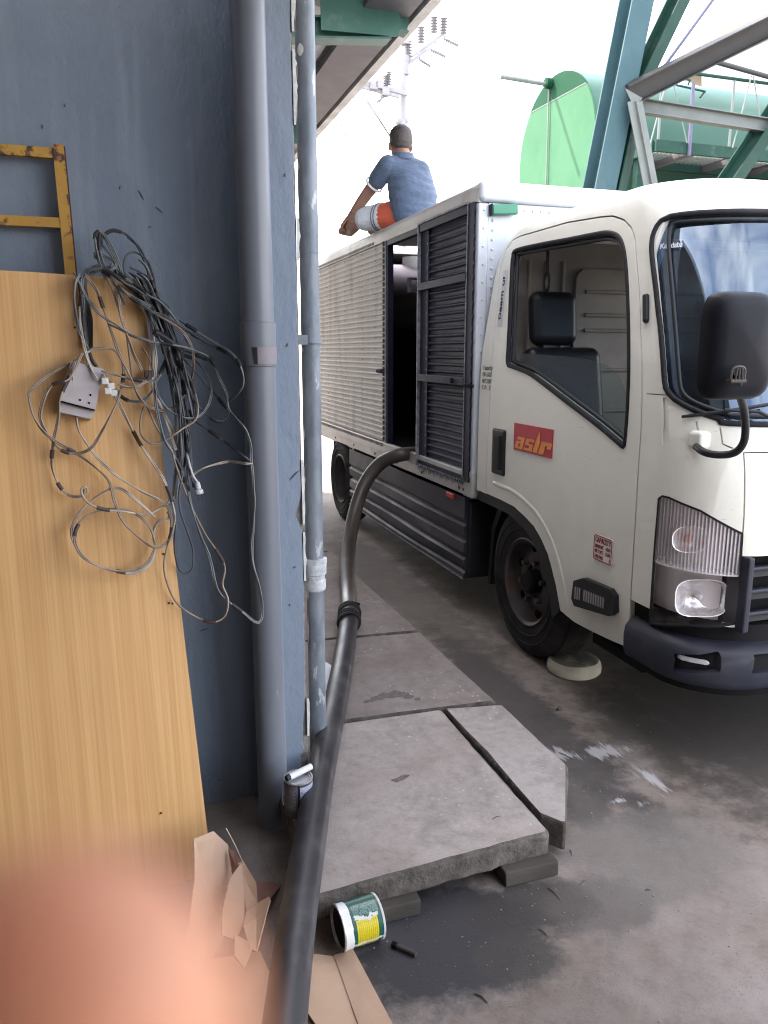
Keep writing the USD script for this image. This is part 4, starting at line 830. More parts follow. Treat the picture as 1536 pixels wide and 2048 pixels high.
wheel((FWX, 3.30, .385), 'front_wheel', -1); wheel((2 * TX - FWX, 3.30, .385), 'front_wheel', 1)
RWX = 1.91
wheel((RWX, 6.70, .385), 'rear_wheel', -1, True); wheel((2 * TX - RWX, 6.70, .385), 'rear_wheel', 1, True)
# arch liner, mudguard, chassis
al = LineString(a_pts[:]).buffer(.05, cap_style='flat'); 
al2 = Polygon(list(a_pts) + [(y + .06 * (1 if i > 0 else 1), z - .055) for i, (y, z) in list(enumerate(a_pts))[::-1]]).buffer(0)
part('wheel_arch_trim', prism(al2, 'x', 1.823, 1.91), 'black_plastic', trk); part('wheel_arch_trim', prism(al2, 'x', 2 * TX - 1.91, 2 * TX - 1.823), 'black_plastic', trk)
part('wheel_well', cat([bx((1.99, 2.62, .34), (2.02, 3.9, .80)), bx((1.90, 2.62, .72), (3.70, 3.95, .76)), bx((1.90, 2.60, .30), (3.70, 2.63, .76)), bx((2 * TX - 2.02, 2.62, .34), (2 * TX - 1.99, 3.9, .80))]), 'cavity_black', trk)
part('mudguard', prism([(3.62, .72), (3.72, .70), (3.80, .55), (3.83, .22), (3.80, .22), (3.76, .54), (3.69, .66)], 'x', 1.90, 2.12), 'black_plastic', trk)
part('step_bar', cat([bx((1.93, 2.38, .26), (3.67, 2.62, .36)), rbx((1.90, 2.42, .25), (1.96, 2.78, .30), .01)]), 'under_black', trk)
part('chassis', cat([bx((2.35, 2.5, .48), (2.47, 7.6, .68)), bx((3.13, 2.5, .48), (3.25, 7.6, .68)), bx((2.0, 3.9, .66), (3.6, 7.5, .72)), cyl((2.0, 6.70, .385), (3.6, 6.70, .385), .07), cyl((2.1, 3.30, .385), (3.5, 3.30, .385), .05), bx((2.2, 4.0, .26), (3.4, 6.0, .6)), bx((2.15, 6.02, .28), (3.45, 7.5, .655))]), 'cavity_black', trk)
mk0 = at(968, 1015, X=1.93)
part('tow_hook', cat([trimesh.creation.torus(.022, .008, 20, 8).apply_transform(trimesh.transformations.rotation_matrix(np.pi / 2, [0, 1, 0])).apply_translation(mk0), cyl(mk0 - [0, 0, .02], mk0 - [0, 0, .10], .018, 10)]), 'wheel_steel', trk)

# ---- cargo box
BX0, BX1, BY0, BY1, BZ0, BZ1 = 1.80, 3.80, 3.86, 7.62, .72, 2.385
rr_ = .045
def roof_rail():
    a = np.linspace(0, np.pi / 2, 8); prof = [(BX0, BZ1 - .105)] + [(BX0 + rr_ - rr_ * math.cos(t), BZ1 - rr_ + rr_ * math.sin(t)) for t in a] + [(BX0 + .10, BZ1), (BX0 + .10, BZ1 - .03), (BX0 + .03, BZ1 - .03), (BX0 + .03, BZ1 - .105)]
    return prism(Polygon(prof), 'y', BY0 - .0, BY1)
box_ = part('cargo_box', cat([bx((BX1 - .03, BY0 + .03, BZ0), (BX1, BY1 - .03, BZ1 - .10)), bx((BX0, BY1 - .03, BZ0), (BX1, BY1, BZ1 - .002))]), 'box_panel', trk)
rl = roof_rail()
part('roof_rail', cat([rl, mirror(rl)]), 'aluminium', box_, smooth=35)
hx0, hx1, hy0, hy1 = 2.05, 2.75, 6.15, 6.62   # the open roof hatch
part('box_roof', cat([bx((BX0 + .10, BY0 + .05, BZ1 - .03), (hx0, BY1 - .03, BZ1 - .004)), bx((hx1, BY0 + .05, BZ1 - .03), (BX1 - .10, BY1 - .03, BZ1 - .004)), bx((hx0, BY0 + .05, BZ1 - .03), (hx1, hy0, BZ1 - .004)), bx((hx0, hy1, BZ1 - .03), (hx1, BY1 - .03, BZ1 - .004))]), 'box_panel', box_)
part('box_floor', bx((BX0 + .03, BY0 + .03, BZ0 + .09), (BX1 - .03, BY1 - .03, BZ0 + .12)), 'under_black', box_)
part('box_lining', cat([bx((BX1 - .06, BY0 + .04, BZ0 + .12), (BX1 - .035, BY1 - .04, BZ1 - .11)), bx((BX0 + .06, BY0 + .045, BZ0 + .12), (BX1 - .06, BY0 + .06, BZ1 - .11)), bx((BX0 + .05, 7.44, BZ0 + .12), (BX1 - .06, 7.455, BZ1 - .04)), bx((BX0 + .045, 5.425, BZ0 + .13), (BX0 + .055, 7.43, BZ1 - .12))]), 'cavity_black', box_)
# front face: cap, skin, corner posts with rivets
part('front_cap', rbx((BX0 + .001, BY0 - .03, BZ1 - .105), (BX1 - .001, BY0 + .06, BZ1 - .001), .028, 3), 'box_front', box_)
part('front_skin', bx((BX0 + .06, BY0, BZ0), (BX1 - .06, BY0 + .03, BZ1 - .107)), 'box_front', box_)
for a_, b_ in ((BX0 - .002, BX0 + .06), (BX1 - .06, BX1 + .002)): part('corner_post', rbx((a_, BY0 - .008, BZ0 + .02), (b_, BY0 + .034, BZ1 - .107), .012), 'box_front', box_)
def rivets(pts, nrm, r): 
    s = trimesh.creation.icosphere(1, r); nrm = np.asarray(nrm, float)
    return cat([T(s.vertices * (1 - .45 * np.abs(nrm)) + np.asarray(p), s.faces) for p in pts])
part('rivet', cat([rivets([(BX0 + .085, BY0 - .002, z) for z in np.arange(.80, 2.26, .048)], (0, 1, 0), .0075), rivets([(x, BY0 - .002, BZ1 - .135) for x in np.arange(BX0 + .12, 3.7, .05)], (0, 1, 0), .0075), rivets([(BX0 + .03, BY0 - .010, z) for z in np.arange(.80, 2.26, .09)], (0, 1, 0), .006)]), 'box_front', box_, kind='stuff')
gl = at(985, 420, Y=BY0 - .02)
ml_ = part('marker_lamp', place(rbx((-.005, -.02, -.026), (.135, .02, .026), .008), (1, -.12, .05), z=(0, 0, 1), o=gl), 'lamp_green', box_, label='green marker lamp on the box front')
part('lamp_end', place(rbx((-.012, -.024, -.030), (-.004, .024, .030), .004), (1, -.12, .05), z=(0, 0, 1), o=gl), 'black_plastic', box_)
# ribbed panels
def ribbed(y0, y1, z0, z1, n, x, depth, out=-1, duty=.42, ny=2, sag=0.0):
    p = (z1 - z0) / n; zs, xs_ = [], []
    for k in range(n):
        b = z0 + k * p
        for f_, h in ((0, 0), (.28, 0), (.40, .65), (.50, 1), (.60, 1), (.70, .65), (.82, 0)):
            zs.append(b + f_ * p); xs_.append(x + out * depth * h)
    zs.append(z1); xs_.append(x); yy = np.linspace(y0, y1, ny)
    P = np.stack([np.stack([np.array(xs_) + sag * math.sin(9 * y + 1) , np.full(len(zs), y), np.array(zs)], 1) for y in yy], 1)
    g = grid(P); return T(g.vertices, g.faces[:, ::-1]) if out < 0 else g
OY = 5.365
sp = part('side_panel', ribbed(OY + .05, BY1 - .035, .862, BZ1 - .108, 36, BX0 + .012, .011, ny=14, sag=.0012), 'box_panel', box_, label='pale ribbed side panel of the box', smooth=40)
rv = [(BX0 - .001, y, z) for y in (5.60, 5.95, 6.45, 7.05, 7.45) for z in np.arange(.905, 2.25, .079)]
part('panel_rivet', rivets(rv, (1, 0, 0), .005), 'wheel_steel', box_, kind='stuff')
part('panel_stile', cat([bx((BX0 + .0, OY + .02, .862), (BX0 + .03, OY + .052, BZ1 - .107)), bx((BX0 - .001, BY1 - .034, .862), (BX0 + .03, BY1 - .001, BZ1 - .107))]), 'aluminium', box_)
# the scalloped rubber edge of the panel
sc_y = OY + .052; zq = np.arange(.87, BZ1 - .11, .0394)
part('scalloped_edge', cat([lathe([(0, -.004), (.017, -.004), (.017, .004), (0, .004)], (BX0 - .002, OY + .050, z + .016), (1, 0, 0), 10) for z in zq]), 'rubber', box_, kind='stuff')
part('doorway_jamb', cat([bx((BX0 + .005, OY - .015, .86), (BX0 + .05, OY + .018, BZ1 - .106)), bx((BX0 + .001, OY - .02, BZ1 - .14), (BX0 + .04, 4.70, BZ1 - .107))]), 'door_dark', box_)
# sill rail along the bottom with slots and bolts
part('sill_rail', cat([rbx((BX0 - .004, BY0 + .05, BZ0), (BX0 + .03, BY1 - .001, BZ0 + .138), .006), bx((BX0 - .010, BY0 + .2, BZ0 + .06), (BX0 - .0045, BY1 - .1, BZ0 + .064))]), 'aluminium', box_)
part('sill_bolt', rivets([(BX0 - .005, y, BZ0 + .03) for y in (3.96, 4.02, 4.62, 5.1, 5.62, 6.2, 6.8)] + [(BX0 - .005, 3.97, BZ0 + .09)], (1, 0, 0), .010), 'wheel_steel', box_, kind='stuff')
part('sill_slot', cat([bx((BX0 - .0055, y, BZ0 + .105), (BX0 - .0045, y + .012, BZ0 + .130)) for y in np.arange(5.42, 7.55, .031)] + [bx((BX0 - .001, y, BZ1 - .100), (BX0 + .0005 - .002, y + .012, BZ1 - .078)) for y in np.arange(5.65, 7.55, .031)]), 'under_black', box_, kind='stuff')
part('corner_block', rbx((BX0 - .006, BY0 - .01, BZ0 - .01), (BX0 + .06, BY0 + .12, BZ0 + .15), .016, 3), 'aluminium', box_)
part('red_reflector', rbx((BX0 - .012, 4.10, BZ0 - .055), (BX0 + .01, 4.20, BZ0 - .022), .005), 'reflector_red', trk)
# the open door leaf, its shade painted in as dark tones: inside face with ribs, stiles, two rails
DY0, DY1, DZ0, DZ1 = 3.885, 4.705, .800, BZ1 - .10
dl = part('box_door', ribbed(DY0 + .075, DY1 - .015, DZ0 + .03, DZ1 - .02, 34, BX0 + .022, .012, ny=8, sag=.0025), 'door_inside_shaded', trk, label='dark ribbed box door with two rails', smooth=40)
part('door_stile', cat([bx((BX0 - .012, DY0, DZ0), (BX0 + .028, DY0 + .075, DZ1)), bx((BX0 + .004, DY1 - .14, DZ0), (BX0 + .021, DY1 - .012, DZ1)), bx((BX0 - .012, DY0 + .075, DZ1 - .045), (BX0 + .03, DY1 - .012, DZ1)), bx((BX0 - .006, DY0 + .075, DZ0 - .02), (BX0 + .03, DY1, DZ0 + .028))]), 'door_dark', dl)
mat('worn_edge', (.24, .24, .27), (.09, .09, .11), scale=30, rough=.45, spec=.3)
part('door_trim', cat([bx((BX0 - .016, DY1 - .012, DZ0 - .01), (BX0 + .03, DY1, DZ1)), bx((BX0 - .016, DY0 + .072, DZ0 + .02), (BX0 - .0125, DY0 + .080, DZ1)), bx((BX0 - .018, DY0 + .08, DZ1 + .001), (BX0 + .01, DY1, DZ1 + .012))]), 'worn_edge', dl)
zr1, zr2 = at(900, 562, X=BX0)[2], at(900, 760, X=BX0)[2]
for z in (zr1, zr2): part('door_rail', rbx((BX0 - .020, DY0 + .078, z - .022), (BX0 + .004, DY1 - .013, z + .022), .004), 'door_inside_shaded', dl)
part('latch', cat([cyl((BX0 - .03, DY0 + .23, zr2), (BX0 - .018, DY0 + .23, zr2), .015, 12), rbx((BX0 - .035, DY0 - .05, zr2 - .03), (BX0 - .012, DY0 + .04, zr2 - .012), .005)]), 'under_black', dl)
part('scallop', cat([lathe([(0, -.004), (.016, -.004), (.016, .004), (0, .004)], (BX0 - .010, DY0 + .004, z), (1, 0, 0), 10) for z in np.arange(DZ0 + .02, DZ1, .068)]), 'door_dark', dl, kind='stuff')
part('bottom_fringe', cat([hull([(BX0 - .014, y, DZ0 + .004), (BX0 - .014, y + .02, DZ0 + .004), (BX0 - .004, y + .01, DZ0 + .004), (BX0 - .016, y + .012, DZ0 - .03 - .01 * ((i * 7) % 3))]) for i, y in enumerate(np.arange(DY0 + .05, DY1 - .03, .031))]), 'worn_edge', dl, kind='stuff')
part('door_rivet', rivets([(BX0 + .0035, DY1 - .125, z) for z in np.arange(DZ0 + .06, DZ1 - .05, .0685)] , (1, 0, 0), .007), 'worn_edge', dl, kind='stuff')
lb = at(762, 742, X=BX0 - .01)
part('panel_latch', cat([rbx(lb + [-.02, -.035, -.016], lb + [.01, .035, .016], .006), cyl(lb + [-.03, .02, 0], lb + [0, .02, 0], .012, 10)]), 'wheel_steel', box_)
# inside the box: a lined vessel seen through the doorway under the open hatch
mat('vessel', (.28, .23, .24), (.2, .165, .17), scale=4, rough=.4, metal=.3); mat('white_steel', (.75, .76, .76), rough=.5)
part('vessel', lathe([(0, 0), (.22, 0), (.27, .05), (.27, 1.45), (.22, 1.5), (0, 1.5)], (1.98, 6.42, 1.97), (1, 0, 0), 40), 'vessel', trk)
part('vessel_neck', cyl((2.42, 6.40, 2.20), (2.42, 6.40, 2.30), .12, 28), 'white_steel', trk)
part('box_bracket', cat([bx((1.95, 5.28, 2.02), (2.2, 5.34, 2.03)), bx((1.95, 5.28, 1.93), (2.2, 5.34, 1.94)), bx((1.95, 5.28, 1.941), (1.96, 5.34, 2.019))]), 'worn_edge', trk)
# side skirt below the rail
SK0, SK1 = 3.95, 6.36
zs0 = np.array([.655, .60, .594, .535, .515, .509, .45, .43, .424, .365, .345, .339, .285, .265, .259, .222]); xs0 = np.array([1.815, 1.805, 1.822, 1.822, 1.80, 1.80, 1.80, 1.822, 1.822, 1.80, 1.80, 1.822, 1.822, 1.80, 1.80, 1.80])
zs0 = np.array([.70, .575, .562, .545, .532, .475, .462, .445, .432, .375, .362, .345, .332, .285, .272, .258, .246, .222]); xs0 = 1.80 + np.array([0, 0, .016, .016, 0, 0, .016, .016, 0, 0, .016, .016, 0, 0, .012, .012, 0, 0])
yy = np.linspace(SK0, SK1, 30)
P = np.stack([np.stack([xs0 + .003 * math.sin(5 * y) + .004 * np.sin(zs0 * 31 + y * 3), np.full(len(zs0), y), zs0 + .006 * math.sin(2.1 * y) * (zs0 < .3)], 1) for y in yy], 1)
g_ = grid(P)
sk = part('side_skirt', cat([g_, T(g_.vertices + [.004, 0, 0], g_.faces[:, ::-1])]), 'skirt', trk, smooth=40)
part('skirt_end', prism([(x, z) for x, z in zip(xs0, zs0)] + [(2.3, .222), (2.3, .70)], 'y', SK0 - .002, SK0 + .0), 'skirt', sk)
part('skirt_edge', cat([bx((1.795, SK0, .216), (1.806, SK1, .2225))]), 'worn_edge', sk)
part('skirt_front', bx((1.82, 3.90, .26), (2.4, 3.94, .68)), 'black_plastic', trk)
mg = [(6.98, .70), (6.98, .735), (6.35, .735), (6.28, .66), (6.26, .42), (6.30, .42), (6.32, .64), (6.37, .70)]
part('rear_mudguard', prism(mg, 'x', 1.83, 2.10), 'aluminium', trk)
part('box_underside', bx((1.86, 3.95, .69), (3.74, 7.6, .717)), 'cavity_black', trk)
part('far_skirt', bx((3.74, 3.95, .22), (3.78, 6.36, .688)), 'skirt', trk)
part('rear_flap', bx((1.86, 7.10, .25), (2.3, 7.12, .70)), 'rubber', trk)
# ================================================================== leaning board, ladder frame, wires
def wood_material():
    n = {'tc': ('texture_coordinate', {}), 'du': ('vector_math', {'math_type': 'dot_product', 'vector2': tuple(e_lf)}), 'dv': ('vector_math', {'math_type': 'dot_product', 'vector2': tuple(e_up)}), 'cx': ('combine_xyz', {}), 'm1': ('mapping', {'scale': (1, .012, 1)}), 'n1': ('noise_texture', {'scale': 26, 'detail': 6, 'roughness': .62}),
         'm2': ('mapping', {'scale': (1, .008, 1)}), 'n2': ('noise_texture', {'scale': 170, 'detail': 3, 'roughness': .6}), 'm3': ('mapping', {'scale': (1, .3, 1)}), 'n3': ('noise_texture', {'scale': 2.2, 'detail': 3}),
         'r1': ('rgb_ramp', {'ramp': [(0, (.50, .27, .10)), (.38, (.58, .33, .135)), (.6, (.655, .395, .17)), (1, (.72, .45, .21))]}),
         'r2': ('rgb_ramp', {'ramp': [(0, (.74, .68, .6)), (.42, (.9, .88, .85)), (.6, (1, 1, 1)), (1, (1.05, 1.04, 1.02))]}), 'r3': ('rgb_ramp', {'ramp': [(0, (.80, .77, .74)), (.5, (1, 1, 1)), (1, (1.1, 1.09, 1.08))]}),
         'a': ('mix_color', {'blend_type': 'multiply', 'fac': 1.0, 'use_clamp': False}), 'b': ('mix_color', {'blend_type': 'multiply', 'fac': 1.0, 'use_clamp': False}),
         'bm': ('bump', {'strength': .12, 'distance': .002}), 'p': ('principled_bsdf', {'roughness': .46, 'specular_ior_level': .4})}
    l = [('tc.object', 'du.vector1'), ('tc.object', 'dv.vector1'), ('du.value', 'cx.x'), ('dv.value', 'cx.y'), ('cx.vector', 'm1.vector'), ('cx.vector', 'm2.vector'), ('cx.vector', 'm3.vector'), ('m1.vector', 'n1.vector'), ('m2.vector', 'n2.vector'), ('m3.vector', 'n3.vector'), ('n1.fac', 'r1.fac'), ('n2.fac', 'r2.fac'), ('n3.fac', 'r3.fac'),
         ('r1.color', 'a.a'), ('r2.color', 'a.b'), ('a.result', 'b.a'), ('r3.color', 'b.b'), ('b.result', 'p.base_color'), ('n2.fac', 'bm.height'), ('bm.normal', 'p.normal')]
    MATS['board_wood'] = usdkit.material(stage, '/World/Looks/board_wood', n, l, surface='p.BSDF')
mat('board_core', (.55, .40, .24), (.42, .29, .16), scale=60, rough=.9)
mat('yellow_rust', (.50, .29, .055), (.43, .235, .05), scale=10, rough=.5, dirt=(.075, .035, .03), dscale=22, dlo=.53, dhi=.60, bump=.3, bscale=70)
mat('rust', (.10, .035, .028), (.05, .022, .02), scale=30, rough=.85)
TR, BR0 = at(283, 556, Y=2.375), at(415, 1665, Y=2.10)
e_dn = (BR0 - TR); e_dn = e_dn / np.linalg.norm(e_dn); BRt = TR + e_dn * (TR[2] / -e_dn[2])   # right edge, down to the ground
e_lf = np.array([-math.cos(math.radians(9)), -math.sin(math.radians(9)), 0.012])
bn = np.cross(e_dn, e_lf); bn /= np.linalg.norm(bn)
if bn[1] > 0: bn = -bn
e_lf = e_lf - bn * np.dot(e_lf, bn); e_lf /= np.linalg.norm(e_lf)
e_up = np.cross(bn, e_lf); e_up = e_up if e_up[2] > 0 else -e_up
wood_material()
H_B = np.linalg.norm(BRt - TR)
def bpt(x, y, off=0.0): return on_plane(x, y, TR + bn * off, bn)
def buv(p): d = np.asarray(p) - TR; return np.dot(d, e_lf), np.dot(d, e_up)
# outline in the board's own plane, with the slot at its top for the cables
ol = [buv(bpt(283, 556))]
ol += [buv(bpt(x, y)) for x, y in ((207, 553), (176, 552), (174, 580), (186, 640), (186, 700), (178, 702), (170, 650), (163, 600), (158, 551), (60, 544))]
ul = .98
ol += [(ul, ol[-1][1] - .0), (ul, buv(BRt)[1]), buv(BRt)]
bd_ = thing('wooden_board', 'tall yellowish wood-grain board leaning on the blue wall', 'board', BRt + e_lf * .4)
def board_mesh(poly, t0, t1):
    m = prism(poly, 'z', t0, t1); v = m.vertices; w = TR + v[:, 0:1] * e_lf + v[:, 1:2] * e_up + v[:, 2:3] * bn
    r = T(w, m.faces); return r if r.volume > 0 else T(w, m.faces[:, ::-1])
part('face_veneer', board_mesh(Polygon(ol), 0, .0012), 'board_wood', bd_, smooth=False)
part('core', board_mesh(Polygon(ol).buffer(-.0004), -.018, -.0004), 'board_core', bd_, smooth=False)
nh = [(327, 1108, 1), (338, 1206, 1), (345, 1207, 0), (322, 1626, 1), (150, 655, 1)]
part('nail_hole', cat([cyl(bpt(x, y, .0005), bpt(x, y, .004 if k else .0018), .0032, 8) for x, y, k in nh]), 'rust', bd_, kind='stuff')

LY = WL - .03
lf = thing('ladder_frame', 'rusty yellow steel ladder frame propped behind the board', 'ladder', (at(0, 440, Y=LY)[0] - .1, LY, 0))
s0, s1_ = at(117, 300, Y=LY), at(141, 545, Y=LY); sd = (s1_ - s0) / np.linalg.norm(s1_ - s0); s2_ = s0 + sd * (s0[2] / -sd[2])
part('stile', beam(s0 + [0, 0, .012], s2_ + [0, 0, .0], .028, .028, up=(0, -1, 0)), 'yellow_rust', lf)
part('stile', beam(s0 + [-.42, 0, .012], s2_ + [-.42, 0, 0], .028, .028, up=(0, -1, 0)), 'yellow_rust', lf)
part('stile_edge', beam(s0 + [.0155, .006, .010], s2_ + [.0155, .006, 0], .003, .022, up=(0, -1, 0)), 'rust', lf)
for k, (x, y0) in enumerate(((0, 300), (0, 441), (0, 590), (0, 900))):
    a = at(x, y0, Y=LY); dz = a[2]; c = s0 + sd * ((s0[2] - dz) / -sd[2])
    part('rung', beam(c + [-.405, 0, .0], c + [-.0145, 0, 0], .026, .026, up=(0, 0, 1)), 'yellow_rust', lf)

# junction box on the board
mat('box_grey', (.43, .39, .39), (.37, .335, .335), scale=5, stretch=(1, 1, 6), rough=.42, dirt=(.22, .19, .18), dscale=5, dlo=.6, dhi=.8)
J = [bpt(*p, .05) for p in ((142, 722), (208, 738), (190, 822), (118, 803))]
J2 = [bpt(*p, .045) for p in ((118, 803), (190, 822), (183, 838), (121, 824))]
jb = thing('switch_box', 'grey metal switch box hanging tilted among the wires', 'box', np.mean(J, 0))
part('cover', cat([hull(J + [p - bn * .045 for p in J])]), 'box_grey', jb, smooth=False)
part('lower_flange', hull([p - bn * .003 for p in J2] + [p - bn * .045 for p in J2]), 'box_grey', jb, smooth=False)
part('slot', hull([bpt(x, y, .0515) for x, y in ((121, 801), (190, 819), (189, 822), (120, 804))] + [bpt(x, y, .049) for x, y in ((121, 801), (190, 819), (189, 822), (120, 804))]), 'cavity_black', jb)
part('screw_hole', cat([cyl(bpt(x, y, .0495), bpt(x, y, .0512), .003, 8) for x, y in ((181, 790), (178, 806), (160, 800))]), 'cavity_black', jb, kind='stuff')

# wires, traced; the numbers are pixels of the photograph, hung between the board and 8 cm in front of it
WIRES = [
 ('d', .03, [(235, 548), (222, 510), (204, 490), (206, 474), (220, 462), (235, 462), (254, 470), (272, 489), (286, 518), (296, 545), (301, 575), (310, 597), (319, 620), (329, 650), (345, 700), (366, 770), (377, 860), (384, 940)]),
 ('g', .04, [(212, 560), (197, 520), (190, 479), (192, 465), (200, 464), (214, 483), (226, 507), (238, 530), (246, 552)]),
 ('g', .035, [(232, 572), (217, 548), (205, 524), (198, 492), (199, 470), (206, 466), (216, 480), (232, 512), (243, 540)]),
 ('g', .05, [(205, 533), (197, 518), (189, 512), (190, 506), (200, 508), (216, 516), (232, 524), (228, 538), (218, 541), (232, 570), (253, 588), (280, 602), (310, 617), (333, 623), (372, 649), (417, 678), (454, 702), (473, 733), (478, 762), (470, 784), (456, 801)]),
 ('d', .03, [(247, 551), (248, 524), (254, 510), (268, 504), (284, 512), (298, 527), (307, 552), (313, 579), (325, 612), (345, 670), (356, 720), (368, 790), (380, 850)]),
 ('g', .06, [(148, 545), (160, 567), (173, 594), (194, 623), (214, 639), (238, 653), (265, 671), (310, 686), (355, 696), (386, 707), (422, 726), (439, 758), (454, 789), (457, 815), (470, 835), (487, 859), (495, 893), (495, 910), (499, 954), (505, 1023), (505, 1115), (518, 1169), (525, 1217), (521, 1242), (510, 1244), (485, 1224), (456, 1202), (434, 1177), (419, 1115), (401, 1071), (383, 1012), (372, 961), (350, 914), (328, 878), (314, 823), (310, 786)]),
 ('g', .03, [(160, 548), (151, 567), (149, 605), (154, 642), (161, 668), (174, 695), (186, 724), (203, 743), (220, 765), (232, 782), (251, 799), (278, 803), (295, 794), (306, 780)]),
 ('g', .045, [(165, 600), (164, 567), (167, 548), (175, 539), (190, 540), (211, 545), (226, 560), (250, 610)]),
 ('b', .05, [(171, 551), (179, 560), (194, 582), (205, 612), (214, 639), (223, 665), (235, 698), (246, 724), (262, 756), (275, 789), (290, 808), (309, 818), (333, 821), (357, 806), (379, 774), (387, 733), (384, 697), (367, 666), (338, 644), (300, 622), (270, 598)]),
 ('b', .035, [(212, 548), (215, 560), (226, 582), (235, 612), (245, 638), (251, 657), (257, 695), (261, 729), (266, 760), (275, 784), (295, 815), (307, 842), (323, 871), (343, 900), (350, 925), (365, 969), (386, 1020), (412, 1071), (437, 1107), (450, 1136), (445, 1169), (456, 1198), (452, 1228), (437, 1242), (419, 1244), (394, 1235), (365, 1217), (346, 1195), (332, 1158), (328, 1129), (335, 1093), (346, 1060), (350, 1027), (341, 998)]),
 ('b', .05, [(210, 697), (186, 697), (164, 712), (139, 728), (98, 749), (62, 780), (58, 790), (66, 830), (87, 863), (120, 888), (164, 914), (200, 943), (219, 965), (230, 1005), (248, 1045), (277, 1074), (303, 1093), (321, 1094), (339, 1078), (343, 1042), (335, 1023)]),
 ('b', .06, [(164, 707), (139, 757), (102, 772), (82, 816), (84, 848), (117, 896), (153, 907), (182, 896), (204, 863), (222, 830), (237, 797), (246, 761), (247, 730), (240, 713), (228, 700), (210, 697), (186, 700), (160, 712)]),
 ('b', .04, [(150, 720), (139, 754), (120, 797), (117, 834), (106, 889), (104, 932), (117, 969), (139, 991), (164, 992), (166, 978)]),
 ('w', .045, [(142, 735), (146, 772), (151, 823), (157, 859), (175, 889), (200, 921), (237, 954), (284, 983), (321, 1002), (339, 1020), (337, 1038), (317, 1042), (306, 1067), (310, 1100), (299, 1129), (270, 1146), (233, 1142), (190, 1129), (160, 1104), (144, 1071), (149, 1042), (171, 1012), (204, 987), (237, 976), (270, 998), (310, 1034)]),
 ('w', .055, [(175, 985), (173, 974), (166, 974), (162, 983), (175, 1005), (204, 1018), (248, 1023), (292, 1029), (321, 1016), (346, 996), (362, 968)]),
 ('b', .06, [(312, 1090), (299, 1053), (270, 1027), (226, 1018), (182, 1027), (157, 1049), (149, 1078), (160, 1107), (182, 1125), (219, 1140), (262, 1142), (295, 1125), (310, 1096)]),
 ('w', .04, [(205, 748), (233, 797), (255, 841), (281, 889), (310, 932), (328, 961), (343, 998), (349, 1030)]),
 ('w', .03, [(494, 919), (467, 921), (419, 932), (394, 943), (382, 955)]),
 ('d', .02, [(378, 820), (390, 841), (437, 874), (492, 914)]),
 ('b', .05, [(292, 801), (283, 830), (280, 849), (284, 873), (307, 888), (338, 876), (367, 856), (391, 840), (396, 815), (389, 782), (377, 750), (362, 729), (343, 705), (328, 690), (310, 660)]),
 ('g', .04, [(330, 700), (357, 708), (386, 717), (410, 743), (422, 772), (420, 801), (405, 827), (386, 837), (357, 832), (331, 813), (316, 789), (311, 767), (323, 741), (335, 709), (333, 676)]),
 ('d', .03, [(340, 690), (355, 705), (391, 743), (420, 777), (446, 808), (457, 823), (449, 840), (434, 842), (410, 827), (396, 811), (381, 791), (365, 760)]),
 ('d', .03, [(270, 552), (283, 565), (300, 600), (320, 650), (345, 720), (362, 790), (372, 860), (378, 920), (388, 975)]),
 ('g', .02, [(272, 555), (290, 590), (310, 640), (333, 700), (352, 770), (360, 840), (356, 900), (350, 960), (345, 1000)]),
 ('d', .025, [(262, 548), (290, 575), (318, 640), (340, 710), (362, 780), (368, 850), (372, 900), (364, 955), (359, 983), (361, 1023), (375, 1064), (386, 1100), (385, 1136), (372, 1147), (357, 1136), (349, 1096), (352, 1050)]),
 ('g', .03, [(280, 570), (303, 605), (328, 670), (352, 740), (369, 800), (376, 850), (374, 905)]),
 ('d', .04, [(258, 545), (278, 556), (300, 575), (330, 640), (354, 700), (372, 760), (386, 800), (392, 830)]),
 ('g', .02, [(286, 590), (312, 650), (330, 712), (343, 780), (352, 850), (350, 905), (354, 950)]),
 ('w', .045, [(306, 672), (312, 720), (310, 760), (318, 810), (335, 850), (345, 880), (352, 900)]),
 ('g', .05, [(170, 545), (186, 533), (204, 530), (222, 536), (240, 548), (256, 560), (275, 572), (296, 590), (322, 605), (352, 640), (378, 690)]),
 ('d', .03, [(180, 550), (192, 542), (208, 540), (226, 546), (240, 556), (262, 572), (288, 600), (318, 632)]),
 ('b', .05, [(240, 530), (226, 527), (220, 535), (222, 548), (230, 565), (238, 600), (243, 640), (258, 680), (270, 715), (284, 740)]),
 ('g', .03, [(160, 560), (166, 600), (165, 640), (171, 680), (176, 720), (170, 745)]),
 ('w', .04, [(166, 553), (162, 590), (160, 640), (170, 700), (184, 740), (196, 760)]),
 ('g', .055, [(203, 742), (225, 748), (258, 757), (290, 762), (312, 760), (322, 748)]),
 ('b', .05, [(236, 768), (256, 774), (278, 771), (296, 758), (300, 735), (296, 712), (284, 696)]),
]
more = []
for i, (k_, a_, b_, dx, dy) in enumerate([(22, 0, 9, 9, -6), (23, 0, 9, -8, 5), (25, 0, 7, 12, 8), (26, 0, 8, -7, 10), (22, 0, 8, -14, 4), (27, 0, 7, 10, 0), (0, 6, 18, 8, 4), (4, 4, 14, -8, 8), (29, 0, 11, 4, -9), (30, 0, 8, 8, 6), (24, 0, 8, 14, 2), (3, 9, 18, -6, 9), (29, 3, 11, -4, 10), (5, 4, 14, 4, 10), (22, 2, 9, 20, 12)]):
    c_, o_, p_ = WIRES[k_]; more.append(('dgd'[i % 3], o_ + .012 * (i % 3) - .008, [(x + dx * math.sin(.5 + j * .45 + i), y + dy * math.cos(j * .4 + i)) for j, (x, y) in enumerate(p_[a_:b_])]))
WIRES += more
